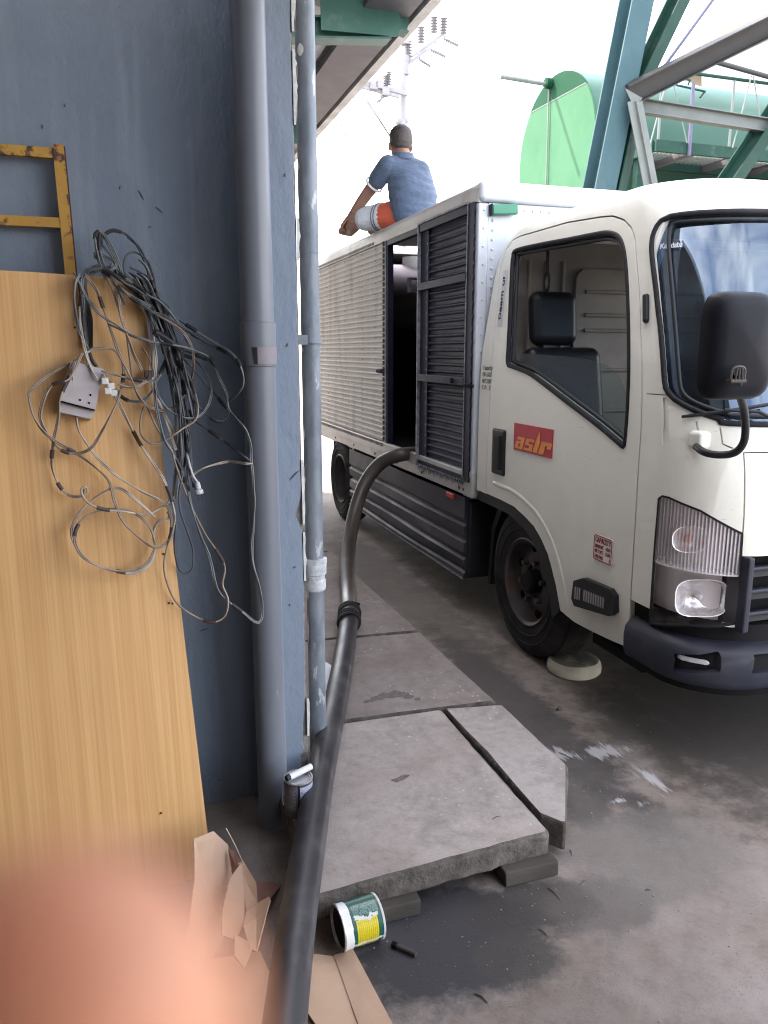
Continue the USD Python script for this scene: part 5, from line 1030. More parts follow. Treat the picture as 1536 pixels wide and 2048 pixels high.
for nm, c, c2 in (('wire_d', (.045, .05, .06), (.08, .085, .095)), ('wire_g', (.19, .20, .20), (.10, .11, .115)), ('wire_b', (.34, .27, .21), (.17, .13, .10)), ('wire_w', (.50, .44, .37), (.32, .27, .22))):
    mat(nm, c, c2, scale=9, rough=.45)
mat('tape_brown', (.035, .022, .02), (.055, .035, .03), scale=40, rough=.55)
wt = thing('wire_tangle', 'big tangle of taped grey and black wires over the board', 'wires', bpt(230, 800, .02))
w_r = random.Random(3); tapes_n = 0
def wall_limit(p):
    """Keeps a point in front of both the board and the wall."""
    q = p.copy(); k = min(1.0, max(0.0, (q[0] - .22) / .09)); q[1] = min(q[1], (WL - .012) * (1 - k) + 2.208 * k); return q
for k, (c, off, px_) in enumerate(WIRES):
    ph, fr = w_r.uniform(0, 6), w_r.uniform(.012, .03)
    P2 = spline(px_, max(24, int(1.1 * sum(math.dist(a, b) for a, b in zip(px_, px_[1:])) / 9)))
    pts = []
    for i, (x, y) in enumerate(P2):
        o = off * .75 + .018 * math.sin(ph + i * .17) + .004 * math.sin(i * .9 + ph) + .012
        pts.append(wall_limit(bpt(x, y, max(o, .006))))
    pts = np.array(pts); r = .0023 if c != 'd' else .0022
    t = np.gradient(pts, axis=0); t /= np.linalg.norm(t, axis=1, keepdims=True); sd_ = np.cross(t, bn); sd_ /= np.maximum(np.linalg.norm(sd_, axis=1, keepdims=True), 1e-6)
    tw = np.cos(np.arange(len(pts)) * .16 + ph)[:, None]
    w_ = sd_ * tw + bn * np.sqrt(np.maximum(0, 1 - tw ** 2))
    twin = cat([tube(pts + w_ * r * .95, r, 6), tube(pts - w_ * r * .95, r, 6)]) if k % 5 != 4 else tube(pts, r * 1.3, 6)
    wpth = part('wire', twin, 'wire_' + c, wt, smooth=60)
    n_t = w_r.choice([1, 2, 2, 3]) if len(pts) > 30 else w_r.choice([0, 1])
    for _ in range(n_t):
        i = w_r.randrange(3, len(pts) - 6); seg = pts[i:i + w_r.choice([3, 4, 5])]
        part('tape', tube(seg, .0054, 8), 'black_tape' if c in 'dg' else 'tape_brown', wpth); tapes_n += 1
# thick pale cable, dark tape bundle, connectors, plug
cb_ = np.array([wall_limit(bpt(x, y, .03)) for x, y in spline([(238, 575), (260, 591), (277, 606), (290, 624), (299, 645), (305, 672), (307, 700), (305, 740), (306, 775), (318, 806), (333, 836), (348, 862), (352, 880)], 50)])
part('thick_cable', tube(cb_, .0048, 10), 'wire_w', wt, label='thickest pale cable bending over the board edge')
db = np.array([wall_limit(bpt(x, y, .05)) for x, y in spline([(306, 663), (330, 676), (352, 693), (366, 706)], 14)])
part('tape_bundle', tube(db, np.r_[.006, np.full(12, .011), .006], 10), 'black_tape', wt)
db2 = np.array([wall_limit(bpt(x, y, .015)) for x, y in spline([(160, 555), (166, 600), (166, 640), (172, 690)], 14)])
part('tape_bundle', tube(db2, .009, 10), 'black_tape', wt)
mat('connector', (.72, .70, .68), rough=.3)
for x, y in ((210, 762), (222, 772), (216, 782), (228, 786)): part('connector', rbx(bpt(x, y, .058) - .009, bpt(x, y, .058) + .009, .003), 'connector', wt)
q0 = wall_limit(bpt(297, 748, .04)); part('connector_block', rbx(q0 - [.012, .008, .010], q0 + [.012, .008, .010], .003), 'tape_brown', wt)
pl = wall_limit(bpt(396, 972, .05)); pd = np.array([.10, -.1, -1.0]); pd /= np.linalg.norm(pd)
mat('plug_white', (.55, .56, .58), (.46, .47, .5), scale=20, rough=.35)
pg_ = part('plug', lathe([(0, -.012), (.006, -.012), (.008, 0), (.008, .008), (.012, .012), (.013, .022), (.010, .024), (.0, .024)], pl, pd, 20), 'plug_white', wt)
part('prong', cat([beam(pl + pd * .024 + np.array([dx, 0, 0]), pl + pd * .042 + np.array([dx, 0, 0]), .0015, .004, up=(0, 1, 0)) for dx in (-.005, .005)]), 'wheel_steel', pg_)
part('plug_cord', tube(spline([pl - pd * .012, pl + [-.012, .0, .03], pl + [-.022, 0, .07], wall_limit(bpt(372, 900, .03))], 16), .0032, 8), 'plug_white', pg_)

# ================================================================== hose
mat('hose_rubber', (.017, .016, .018), (.028, .026, .029), scale=7, rough=.36, rough2=.5, dirt=(.058, .054, .056), dscale=11, dlo=.5, dhi=.74, bump=.12, bscale=60)
mat('hose_brown', (.040, .032, .026), (.055, .044, .036), scale=6, rough=.34, rough2=.46, dirt=(.12, .10, .085), dscale=7, dlo=.58, dhi=.8, bump=.10, bscale=60)
RH = .047
cpl = at(699, 1232, Z=ST + RH + .012)
hs = thing('suction_hose', 'thick black hose arching from the truck doorway down to the walkway', 'hose', (cpl[0], cpl[1], ST))
upx = [at(845, 906, X=1.92), at(800, 910, X=1.74), at(762, 926, X=1.64), at(731, 965, X=1.53), at(711, 1020, X=1.43), at(699, 1080, X=1.33), at(694, 1140, X=1.23), at(697, 1195, X=1.14)]
up_p = spline([np.array([2.55, 4.95, 1.0])] + [np.array([2.2, upx[0][1] + .02, upx[0][2] + .01])] + upx + [cpl], 90)
part('upper_hose', tube(up_p, .0465, 28), 'hose_brown', hs, smooth=60)
lo = [cpl, at(690, 1300, Z=ST + RH), at(672, 1400, Z=ST + RH), at(655, 1480, Z=ST + RH), at(637, 1570, Z=ST + RH), at(613, 1720, Z=ST + RH), at(592, 1860, Z=ST + RH - .002), at(570, 2040, Z=ST + RH - .01)]
dlo = lo[-1] - lo[-2]; lo += [lo[-1] + dlo * 1.2 + [0, 0, -.02], lo[-1] + dlo * 3 + [-.05, 0, -.10]]
lo_p = spline(lo, 110)
part('lower_hose', tube(lo_p, RH, 32), 'hose_rubber', hs, smooth=60)
def along(path, s):
    d = np.r_[0, np.cumsum(np.linalg.norm(np.diff(path, axis=0), axis=1))]; p = np.array([np.interp(s, d, path[:, k]) for k in range(3)]); q = np.array([np.interp(s + .01, d, path[:, k]) for k in range(3)]); return p, (q - p) / np.linalg.norm(q - p)
jn = np.vstack([up_p[-12:], lo_p[1:12]]); jd = np.r_[0, np.cumsum(np.linalg.norm(np.diff(jn, axis=0), axis=1))]; jc = jd[11]
for s0_, lab in ((-.085, 0), (.045, 1)):
    w_p = []
    for q in range(5):
        p, d = along(jn, jc + s0_ + q * .014)
        tt = np.linspace(0, 2 * np.pi, 33); a = np.cross(d, [0, 0, 1.0]); a /= np.linalg.norm(a); b = np.cross(a, d); tilt = .012 * math.sin(q * 2.1)
        w_p.append(tube([p + (RH + .006 + .003 * math.sin(q * 3 + t)) * (a * math.cos(t) + b * math.sin(t)) + d * tilt * math.cos(t) for t in tt], .0085, 7, cap=False))
    part('rubber_wrap', cat(w_p), 'rubber', hs, label='rubber strip wound round the hose joint')
pj, dj = along(jn, jc - .01)
part('joint_sleeve', tube([along(jn, jc + s)[0] for s in np.linspace(-.09, .10, 9)], .0515, 28), 'hose_brown', hs)
tp, td = along(jn, jc - .115)
part('torn_flap', jitter(hull([tp + [.018, -.03, .035], tp + [.045, -.025, .02], tp + [.05, -.035, .05], tp + [.02, -.04, .06], tp + [.035, -.02, .03]]), .006, 60), 'rubber', hs)

# ================================================================== tins
def tin(c, axis, r, h, name, label, lab_mat, lidded, open_front=None):
    axis = np.asarray(axis, float); axis /= np.linalg.norm(axis); c = np.asarray(c, float)
    t = thing(name, label, 'tin', c, 'paint tins by the walkway')
    part('can_wall', lathe([(r * .985, .0), (r * 1.02, .001), (r * 1.02, .004), (r, .006), (r, h - .006), (r * 1.02, h - .004), (r * 1.02, h - .001), (r * .985, h)] , c, axis, 48), lab_mat, t, smooth=40)
    part('can_base', lathe([(0, .003), (r * .98, .003), (r * .985, .0)], c, axis, 48), 'tin_metal', t)
    part('rim', lathe([(r * 1.015, h - .004), (r * 1.03, h - .001), (r * 1.02, h + .0015), (r * .93, h + .0015), (r * .91, h - .003), (r * .85, h - .004)], c, axis, 48), 'tin_metal', t)
    return t
mat('tin_metal', (.52, .52, .53), (.36, .36, .37), scale=12, rough=.3, rough2=.45, metal=.8)
# printed labels: tones by angle and height on the can itself
def label_material(name, ctr, axis, e1, bands, h):
    """bands: (angle from, angle to, height from, height to, colour, lines)."""
    axis, e1 = np.asarray(axis, float), np.asarray(e1, float); e2 = np.cross(axis, e1)
    n = {'tc': ('texture_coordinate', {}), 'p': ('principled_bsdf', {'roughness': .3, 'specular_ior_level': .5}),
         'ax1': ('vector_math', {'math_type': 'dot_product', 'vector2': tuple(e1)}), 'ax2': ('vector_math', {'math_type': 'dot_product', 'vector2': tuple(e2)}), 'axz': ('vector_math', {'math_type': 'dot_product', 'vector2': tuple(axis)}),
         'an': ('math', {'math_type': 'arctan2'}), 'base': ('color', {'value': bands[0]})}
    l = [('tc.object', f'{k}.vector1') for k in ('ax1', 'ax2', 'axz')] + [('ax2.value', 'an.value1'), ('ax1.value', 'an.value2')]
    n['nz'] = ('noise_texture', {'scale': 34, 'detail': 5, 'roughness': .7}); l.append(('tc.object', 'nz.vector'))
    col = 'base.color'
    for k, (a0, a1, z0, z1, rgb, lines, wob) in enumerate(bands[1:]):
        for s, src, v, sign in (('a', 'an.value', a0, 'greater_than'), ('b', 'an.value', a1, 'less_than'), ('c', 'axz.value', z0, 'greater_than'), ('d', 'axz.value', z1, 'less_than')):
            n[f'{s}{k}'] = ('math', {'math_type': sign, 'value2': v})
            if wob:
                n[f'w{s}{k}'] = ('math', {'math_type': 'multiply_add', 'value2': wob * (.02 if s in 'cd' else 1.0), 'value3': -wob * .5 * (.02 if s in 'cd' else 1.0)}); n[f'v{s}{k}'] = ('math', {'math_type': 'add'})
                l += [('nz.fac', f'w{s}{k}.value1'), (src, f'v{s}{k}.value1'), (f'w{s}{k}.value', f'v{s}{k}.value2'), (f'v{s}{k}.value', f'{s}{k}.value1')]
            else: l.append((src, f'{s}{k}.value1'))
        n[f'e{k}'] = ('math', {'math_type': 'multiply'}); n[f'f{k}'] = ('math', {'math_type': 'multiply'}); n[f'g{k}'] = ('math', {'math_type': 'multiply'})
        l += [(f'a{k}.value', f'e{k}.value1'), (f'b{k}.value', f'e{k}.value2'), (f'c{k}.value', f'f{k}.value1'), (f'd{k}.value', f'f{k}.value2'), (f'e{k}.value', f'g{k}.value1'), (f'f{k}.value', f'g{k}.value2')]
        out = f'g{k}.value'
        if lines:
            n[f'h{k}'] = ('math', {'math_type': 'multiply', 'value2': lines}); n[f'i{k}'] = ('math', {'math_type': 'fraction'}); n[f'j{k}'] = ('math', {'math_type': 'greater_than', 'value2': .55})
            n[f'q{k}'] = ('math', {'math_type': 'greater_than', 'value2': .43}); n[f'k{k}'] = ('math', {'math_type': 'multiply'}); n[f'l{k}'] = ('math', {'math_type': 'multiply'})
            n[f'nn{k}'] = ('noise_texture', {'scale': 260, 'detail': 1})
            l += [('an.value' if lines > 0 and abs(lines) < 60 else 'axz.value', f'h{k}.value1'), (f'h{k}.value', f'i{k}.value1'), (f'i{k}.value', f'j{k}.value1'), ('tc.object', f'nn{k}.vector'), (f'nn{k}.fac', f'q{k}.value1'),
                  (f'j{k}.value', f'k{k}.value1'), (f'q{k}.value', f'k{k}.value2'), (out, f'l{k}.value1'), (f'k{k}.value', f'l{k}.value2')]
            out = f'l{k}.value'
        n[f'm{k}'] = ('mix_color', {'blend_type': 'mix', 'b': rgb}); l += [(out, f'm{k}.fac'), (col, f'm{k}.a')]; col = f'm{k}.result'
    l.append((col, 'p.base_color'))
    MATS[name] = usdkit.material(stage, '/World/Looks/' + name, n, l, surface='p.BSDF')
# the standing tin: dark label, blue-white text side, black band, checked foot
c1 = at(598, 1622, Z=ST + .001); r1, h1 = .044, .116
tocam = np.array([-c1[0], -c1[1], 0]); tocam /= np.linalg.norm(tocam)
label_material('label_dark', c1, (0, 0, 1), tocam, [(.05, .05, .058), (-3.2, 3.2, .022, h1 - .008, (.10, .10, .115), 0, 0), (.12, 1.5, .024, h1 - .012, (.42, .44, .52), 0, 0), (.16, 1.4, .03, h1 - .016, (.12, .15, .30), 230, 0), (-1.4, -.2, .03, h1 - .02, (.24, .24, .26), 210, 0), (-.05, .10, .016, h1 - .006, (.008, .008, .010), 0, 0), (-3.2, 3.2, .004, .020, (.02, .02, .02), 0, 0), (-3.2, 3.2, .004, .020, (.13, .13, .13), 34, 0)], h1)
t1 = tin(c1, (0, 0, 1), r1, h1, 'paint_tin', 'closed paint tin standing on the slab corner beside the downspout', 'label_dark', True)
part('lid', lathe([(0, h1 - .0045), (r1 * .72, h1 - .0045), (r1 * .78, h1 - .001), (r1 * .86, h1 - .0005), (r1 * .88, h1 - .004)], c1, (0, 0, 1), 48), 'tin_metal', t1)
part('handle_wire', tube(spline([c1 + [-r1 - .003, 0, h1 * .86], c1 + [-r1 - .008, -.01, h1 * .6], c1 + [-r1 - .007, -.016, h1 * .36]], 14), .0014, 6), 'tin_metal', t1)
mk1, mk2 = at(579, 1554, Z=ST + h1 + .013), at(622, 1533, Z=ST + h1 + .013)
mt_ = thing('glue_tube', 'short white marker tube with black cap lying on the tin lid', 'tube', (mk1 + mk2) / 2)
mat('tube_white', (.66, .66, .67), (.58, .58, .6), scale=20, rough=.45)
md = (mk2 - mk1) / np.linalg.norm(mk2 - mk1)
part('tube_body', lathe([(0, 0), (.0095, 0), (.0100, .004), (.0100, np.linalg.norm(mk2 - mk1)), (0, np.linalg.norm(mk2 - mk1))], mk1, md, 24), 'tube_white', mt_)
part('cap', lathe([(0, -.013), (.0085, -.013), (.0095, -.011), (.0095, .0005), (0, .0005)], mk1, md, 24), 'black_plastic', mt_)
# the lying tin: open mouth to the left, green and yellow label, white drips
r2, h2 = .0565, .112
m_c = at(676, 1856, Z=r2 + .002)
fl_ = np.array([FW[0], FW[1], 0]); fl_ /= np.linalg.norm(fl_)
ax2 = RT * math.cos(math.radians(24)) + fl_ * math.sin(math.radians(24))
b2 = m_c + ax2 * h2                                  # base at the right end; the axis runs from base to mouth
A2 = -ax2; up2 = np.array([0, 0, 1.0])
tc2 = np.array([-m_c[0], -m_c[1], 0]); tc2 = tc2 - A2 * np.dot(tc2, A2); tc2 /= np.linalg.norm(tc2)
sgn = 1 if np.dot(np.cross(A2, tc2), up2) > 0 else -1
def ab(a0, a1): return (a0, a1) if sgn > 0 else (-a1, -a0)
label_material('label_green', b2, A2, tc2, [(.62, .63, .60), (*ab(-2.4, 2.4), .006, .090, (.012, .075, .055), 0, 0), (*ab(.95, 1.5), .012, .080, (.25, .38, .34), 36, 0), (*ab(-.55, .78), .020, .078, (.60, .50, .02), 0, 0), (*ab(-.45, .70), .024, .074, (.42, .33, .01), 190, 0), (*ab(-.42, -.28), .0, .10, (.72, .72, .70), 0, .5), (*ab(-.95, -.78), .0, .10, (.66, .66, .64), 0, .6), (*ab(-2.6, 2.7), .088, .13, (.74, .74, .72), 0, .5), (*ab(.78, .92), .015, .08, (.55, .60, .56), 0, .8)], h2)
t2 = tin(b2, A2, r2, h2, 'paint_tin', 'open green and yellow tin with white drips lying on its side', 'label_green', False)
part('can_inside', lathe([(0, .006), (r2 * .96, .006), (r2 * .97, h2 - .004)], b2, A2, 48), 'grime', t2)
# the pencil-thick pipe stub
a, b = at(786, 1888, Z=.008), at(832, 1909, Z=.008)
sb = thing('pipe_stub', 'short dark rod lying on the driveway right of the green tin', 'rod', (a + b) / 2)
part('rod', cyl(a, b, .0065, 12), 'wheel_steel', sb); part('rod_end', cyl(a + (a - b) * .02, a + (b - a) * .18, .0085, 12), 'under_black', sb)

# ================================================================== cardboard
def card_mat(name, a, b):
    mat(name, a, b, scale=3, rough=.85, bump=.35, bscale=18, bstretch=(1, 6, 1), dirt=(.22, .15, .10), dscale=4, dlo=.62, dhi=.85)
card_mat('cardboard', (.52, .36, .25), (.46, .31, .21)); mat('card_edge', (.62, .47, .36), (.40, .28, .2), scale=90, rough=.95); mat('card_dark', (.20, .10, .075), (.15, .075, .055), scale=4, rough=.9)
def sheet(pts, th=.0035, sub=4, amp=.007, seed=0):
    """A bent card through a ring of 3D points (fan from the centre), with thickness."""
    P = np.asarray(pts, float); c = P.mean(0); n_ = len(P)
    V = np.vstack([P, c]); F = [(i, (i + 1) % n_, n_) for i in range(n_)]
    m = trimesh.Trimesh(V, F, process=False)
    for _ in range(sub): m = m.subdivide()
    v = np.array(m.vertices); nr = np.cross(P[1] - P[0], P[2] - P[0]); nr /= np.linalg.norm(nr)
    if np.dot(nr, CAM - c) < 0: nr = -nr
    v = v + (meshkit.fbm(v * 9, 3, seed) - .5)[:, None] * 2 * amp * nr
    e = trimesh.Trimesh(v, m.faces, process=False); k = len(v)
    edges = np.sort(m.edges, axis=1); u, cnt = np.unique(edges, axis=0, return_counts=True); bnd = u[cnt == 1]
    side = np.vstack([[(a, b, b + k), (a, b + k, a + k)] for a, b in bnd])
    f = m.faces if np.dot(np.cross(v[m.faces[0][1]] - v[m.faces[0][0]], v[m.faces[0][2]] - v[m.faces[0][0]]), nr) > 0 else m.faces[:, ::-1]
    return T(np.vstack([v, v - nr * th]), np.vstack([f, f[:, ::-1] + k])), T(np.vstack([v, v - nr * th]), side)
def sheet_obj(name, pts, parent, m='cardboard', **kw):
    a, b = sheet(pts, **kw); p = part(name, a, m, parent, smooth=40); part('cut_edge', b, 'card_edge', p, smooth=False)
cbx = thing('crumpled_carton', 'torn brown cardboard carton crumpled against the board foot', 'carton', (.17, 1.9, 0))
Yc = 1.96
sheet_obj('panel', [at(388, 1678, Y=Yc), at(428, 1663, Y=Yc + .03), at(457, 1690, Y=Yc + .05), at(466, 1760, Y=Yc), at(455, 1850, Y=1.84), at(420, 1960, Y=1.70), at(360, 1960, Y=1.66), at(390, 1760, Y=1.86)], cbx, amp=.007)
sheet_obj('torn_flap', [at(476, 1726, Y=1.93), at(487, 1722, Y=1.93), at(512, 1764, Y=1.86), at(515, 1806, Y=1.82), at(494, 1822, Y=1.80), at(488, 1790, Y=1.84)], cbx, seed=2)
sheet_obj('torn_flap', [at(515, 1806, Y=1.815), at(538, 1793, Y=1.80), at(540, 1800, Y=1.78), at(512, 1900, Y=1.66), at(498, 1894, Y=1.66), at(486, 1850, Y=1.72), at(494, 1822, Y=1.79)], cbx, seed=3)
sheet_obj('side_flap', [at(512, 1764, Y=1.93), at(545, 1764, Y=1.96), at(562, 1770, Y=1.96), at(544, 1793, Y=1.86), at(515, 1806, Y=1.83)], cbx, m='card_dark', seed=4)
sheet_obj('torn_flap', [at(484, 1724, Y=1.92), at(460, 1756, Y=1.86), at(446, 1818, Y=1.78), at(444, 1870, Y=1.71), at(470, 1880, Y=1.70), at(488, 1850, Y=1.74), at(488, 1790, Y=1.83)], cbx, m='cardboard', seed=5, amp=.006)
sheet_obj('torn_flap', [at(470, 1866, Y=1.70), at(496, 1880, Y=1.68), at(505, 1900, Y=1.64), at(490, 1935, Y=1.58), at(470, 1910, Y=1.6)], cbx, seed=6)
sheet_obj('torn_flap', [at(458, 1695, Y=1.985), at(470, 1700, Y=1.98), at(482, 1722, Y=1.94), at(470, 1752, Y=1.90), at(465, 1745, Y=1.93)], cbx, m='card_dark', seed=7)
sheet_obj('bottom_flap', [at(360, 1930, Z=.02), at(520, 1900, Z=.03), at(560, 1990, Z=.01), at(540, 2080, Z=.01), at(380, 2080, Z=.015)], cbx, seed=8)
tw = [at(452, 1656, Y=1.95), at(470, 1690, Y=1.93), at(488, 1730, Y=1.915)]
part('torn_strip', tube(spline(tw, 12), .0013, 5), 'card_edge', cbx)
fc = thing('cardboard_sheet', 'flat folded cardboard strip on the ground under the green tin', 'cardboard', (.42, 1.45, 0))
sheet_obj('panel', [at(612, 1905, Z=.014), at(668, 1912, Z=.010), at(725, 2060, Z=.008), at(640, 2060, Z=.010), at(598, 2000, Z=.012)], fc, amp=.0015, seed=9)
sheet_obj('folded_flap', [at(668, 1910, Z=.012), at(706, 1898, Z=.022), at(800, 2075, Z=.016), at(726, 2075, Z=.010)], fc, amp=.0015, seed=10)

# ================================================================== small things on the ground
mat('disc_stone', (.40, .36, .28), (.33, .30, .24), scale=12, rough=.9, bump=.6, bscale=60)
mat('disc_top', (.085, .085, .07), (.15, .14, .11), scale=10, rough=.9, dirt=(.30, .27, .21), dscale=9, dlo=.56, dhi=.7, bump=.5, bscale=50)
dcx = at(1148, 1330, Z=.03)
dk = thing('stone_disc', 'round flat stone lying in front of the front wheel', 'stone', (dcx[0], dcx[1], 0))
dc = np.array([dcx[0], dcx[1], 0]); DR = .128
part('stone_side', jitter(lathe([(DR * .93, .002), (DR, .012), (DR * 1.01, .035), (DR * .985, .050), (DR * .90, .066)], dc, (0, 0, 1), 56), .0025, 18), 'disc_stone', dk, smooth=60)
part('stone_top', jitter(lathe([(DR * .90, .066), (DR * .80, .074), (DR * .5, .079), (0, .080)], dc, (0, 0, 1), 56), .003, 18), 'disc_top', dk, smooth=60)
mat('white_sheet', (.74, .76, .78), (.64, .67, .70), scale=6, rough=.5)
ws_ = thing('white_sheet', 'crumpled white plastic sheet behind the foot of the galvanised pipe', 'sheet', at(655, 1390, Z=ST))
sheet_w = [at(646, 1320, Z=ST + .035), at(672, 1337, Z=ST + .02), at(662, 1350, Z=ST + .012), at(655, 1385, Z=ST + .006), at(658, 1400, Z=ST + .006), at(652, 1430, Z=ST + .003), at(642, 1430, Z=ST + .004), at(634, 1360, Z=ST + .03)]
part('sheet', sheet(sheet_w, th=.002, amp=.006, seed=12)[0], 'white_sheet', ws_)
for k, (x0, y0, x1, y1, w, lab) in enumerate([(998, 1758, 1020, 1771, .0012, 'pale twig lying at the mouth of the gap under the slab'), (1096, 1775, 1121, 1800, .0016, 'dark twig on the soil right of the slab front'), (1160, 1770, 1170, 1760, .0014, 'short thick twig on the soil patch edge'), (1078, 1858, 1095, 1872, .0014, 'dark nail-like twig on the pale driveway below the soil'), (950, 1987, 975, 2005, .0024, 'broken split twig at the bottom centre of the driveway'), (815, 1860, 830, 1842, .0011, 'pale straw beside the green tin'), (1118, 1505, 1145, 1519, .0015, 'dark twig behind the corner slab tip'), (1290, 1780, 1301, 1781, .0014, 'tiny twig far out on the driveway to the right'), (1140, 1700, 1144, 1712, .0016, 'short twig beside the corner slab'), (985, 1638, 1000, 1632, .0010, 'straw on top of the large near slab')]):
    z = ST + .002 if k == 9 else .002
    a, b = at(x0, y0, Z=z), at(x1, y1, Z=z)
    solo('twig', tube([a, a * .5 + b * .5 + [.002, .002, .002], b], [w, w, w * .6], 6), 'old_wood' if k in (0, 5, 9) else 'grime', lab, 'twig', 'twigs and straws lying about')
lf_ = at(1117, 1420, Z=.004)
solo('dry_leaf', jitter(hull([lf_ + [-.014, 0, 0], lf_ + [.012, .008, .012], lf_ + [.015, -.008, .002], lf_ + [0, .004, .016]]), .002, 50), 'grime', 'small dark dead leaf on the driveway beyond the corner slab', 'leaf')
# grit and pebbles
mat('grit', (.16, .145, .13), (.27, .25, .235), scale=60, rough=.95)
gs_ = []
ico = trimesh.creation.icosphere(0, 1.0)
for _ in range(520):
    u = rnd.random()
    if u < .55: x, y = rnd.gauss(1.40, .16), rnd.gauss(1.78, .22)
    elif u < .8: x, y = rnd.gauss(.85, .25), rnd.gauss(1.60, .12)
    else: x, y = rnd.uniform(.5, 2.2), rnd.uniform(1.0, 2.6)
    if (.38 < x < 1.38 and y > 1.73) or y < .95: continue
    s = abs(rnd.gauss(.0009, .0011)) + .0006
    gs_.append(T(ico.vertices * [s, s * rnd.uniform(.6, 1.2), s * .6] + [x, y, s * .3], ico.faces))
solo('grit', cat(gs_), 'grit', 'loose grit and crumbs scattered on the driveway', 'grit', kind='stuff', smooth=False)

# ================================================================== the man on the box
def body(bones, length=.016, it=8):
    M = manifold3d.Manifold()
    for b in bones:
        pts = []
        for p, r in b:
            s = trimesh.creation.icosphere(2, 1.0).vertices
            pts.append(np.asarray(p) + s * (np.asarray(r) if np.ndim(r) else r))
        M = M + man(hull(np.vstack(pts)))
    t = tri(M.refine_to_length(length)); m = trimesh.Trimesh(t.vertices, t.faces, process=True)
    v0 = np.array(m.vertices); trimesh.smoothing.filter_taubin(m, lamb=.5, nu=.53, iterations=it)
    v = np.array(m.vertices); bad = np.linalg.norm(v - v0, axis=1) > .6 * length   # slivers run away: leave those where they were
    v[bad] = v0[bad]
    return T(v, m.faces)
mat('skin', (.30, .165, .115), (.26, .14, .098), scale=8, rough=.5, sss=.08)
mat('hair_dark', (.03, .024, .022), (.055, .042, .038), scale=40, rough=.6, bump=.6, bscale=160)
mat('shirt_blue', (.068, .098, .155), (.058, .085, .138), scale=5, rough=.9, bump=.55, bscale=13, bstretch=(1, 1, 2.6), dist=.03, sheen=.2)
mat('shorts_orange', (.60, .12, .06), (.52, .10, .05), scale=6, rough=.8, bump=.5, bscale=26, dist=.012); mat('shorts_white', (.64, .67, .70), (.58, .61, .65), scale=6, rough=.8, bump=.6, bscale=20, dist=.015); mat('cuff_white', (.7, .7, .7), rough=.8)
V = lambda *a: np.array(a, float)
YB = 5.55
head = at(802, 283, Y=YB + .06); nk = at(806, 318, Y=YB + .02)
shL, shR = at(776, 332, Y=YB), at(843, 342, Y=YB - .02)
chest = at(818, 350, Y=YB + .02); mid = at(826, 392, Y=YB - .03); hipc = at(826, 428, Y=YB - .02)
hipc[2] = max(hipc[2], BZ1 + .11)
elL, wrL = at(737, 384, Y=YB + .17), at(700, 436, Y=YB + .36)
knL = at(712, 440, Y=YB + .34); anL = at(700, 472, Y=YB + .50); anL[2] = max(anL[2], BZ1 + .045)
toeL = at(683, 462, Y=YB + .56)
hpL, hpR = hipc + V(-.09, .06, .0), hipc + V(.11, .06, .0)
knR = hipc + V(.50, .34, .06); anR = hipc + V(.06, .50, -.05); toeR = anR + V(-.16, .10, .0)
elR, wrR = shR + V(.10, .22, -.24), V(wrL[0] + .28, wrL[1] + .08, wrL[2] - .0)
mn = thing('person', 'person in blue polo and orange shorts sitting cross-legged on the truck roof, back turned', 'person', (hipc[0], hipc[1], BZ1))
hx = head
bones = [
    [(hx + V(0, .01, .02), V(.076, .092, .085)), (hx + V(0, .045, -.055), V(.056, .058, .055))], [(hx + V(0, .075, -.09), .026), (hx + V(0, .06, -.03), .05)], [(hx + V(0, .105, -.025), .013), (hx + V(0, .09, .01), .011)],
    [(hx + V(0, -.005, -.06), .056), (nk, .062)], [(nk, .06), (chest + V(0, 0, .06), .07)],
    [(shL + V(.02, 0, 0), .062), (shR + V(-.02, 0, 0), .062), (chest, V(.15, .10, .10))], [(chest, V(.155, .105, .11)), (mid, V(.165, .12, .11))], [(mid, V(.165, .12, .10)), (hipc, V(.165, .125, .10))],
    [(shL, .058), (elL, .043)], [(elL, .043), (elL * .6 + wrL * .4, .040), (wrL, .027)], [(shR, .058), (elR, .043)], [(elR, .043), (wrR, .028)],
    [(hpL, .092), (knL, .062)], [(knL, .060), (knL * .6 + anL * .4 + V(0, .01, -.005), .055), (anL, .036)], [(hpR, .092), (knR, .060)], [(knR, .060), (anR, .036)],
    [(anL, .036), (toeL, V(.026, .034, .028))], [(anL + V(.0, -.03, -.005), .032), (anL, .034)], [(anR, .036), (toeR, .026)],
]
for s_, e_ in ((1, 1), (-1, -1)):
    ear = hx + V(.076 * s_, .02, -.035); bones.append([(ear + V(0, 0, .015), V(.010, .014, .018)), (ear + V(.008 * s_, -.008, .0), V(.007, .016, .022)), (ear + V(0, 0, -.02), V(.007, .009, .010))])
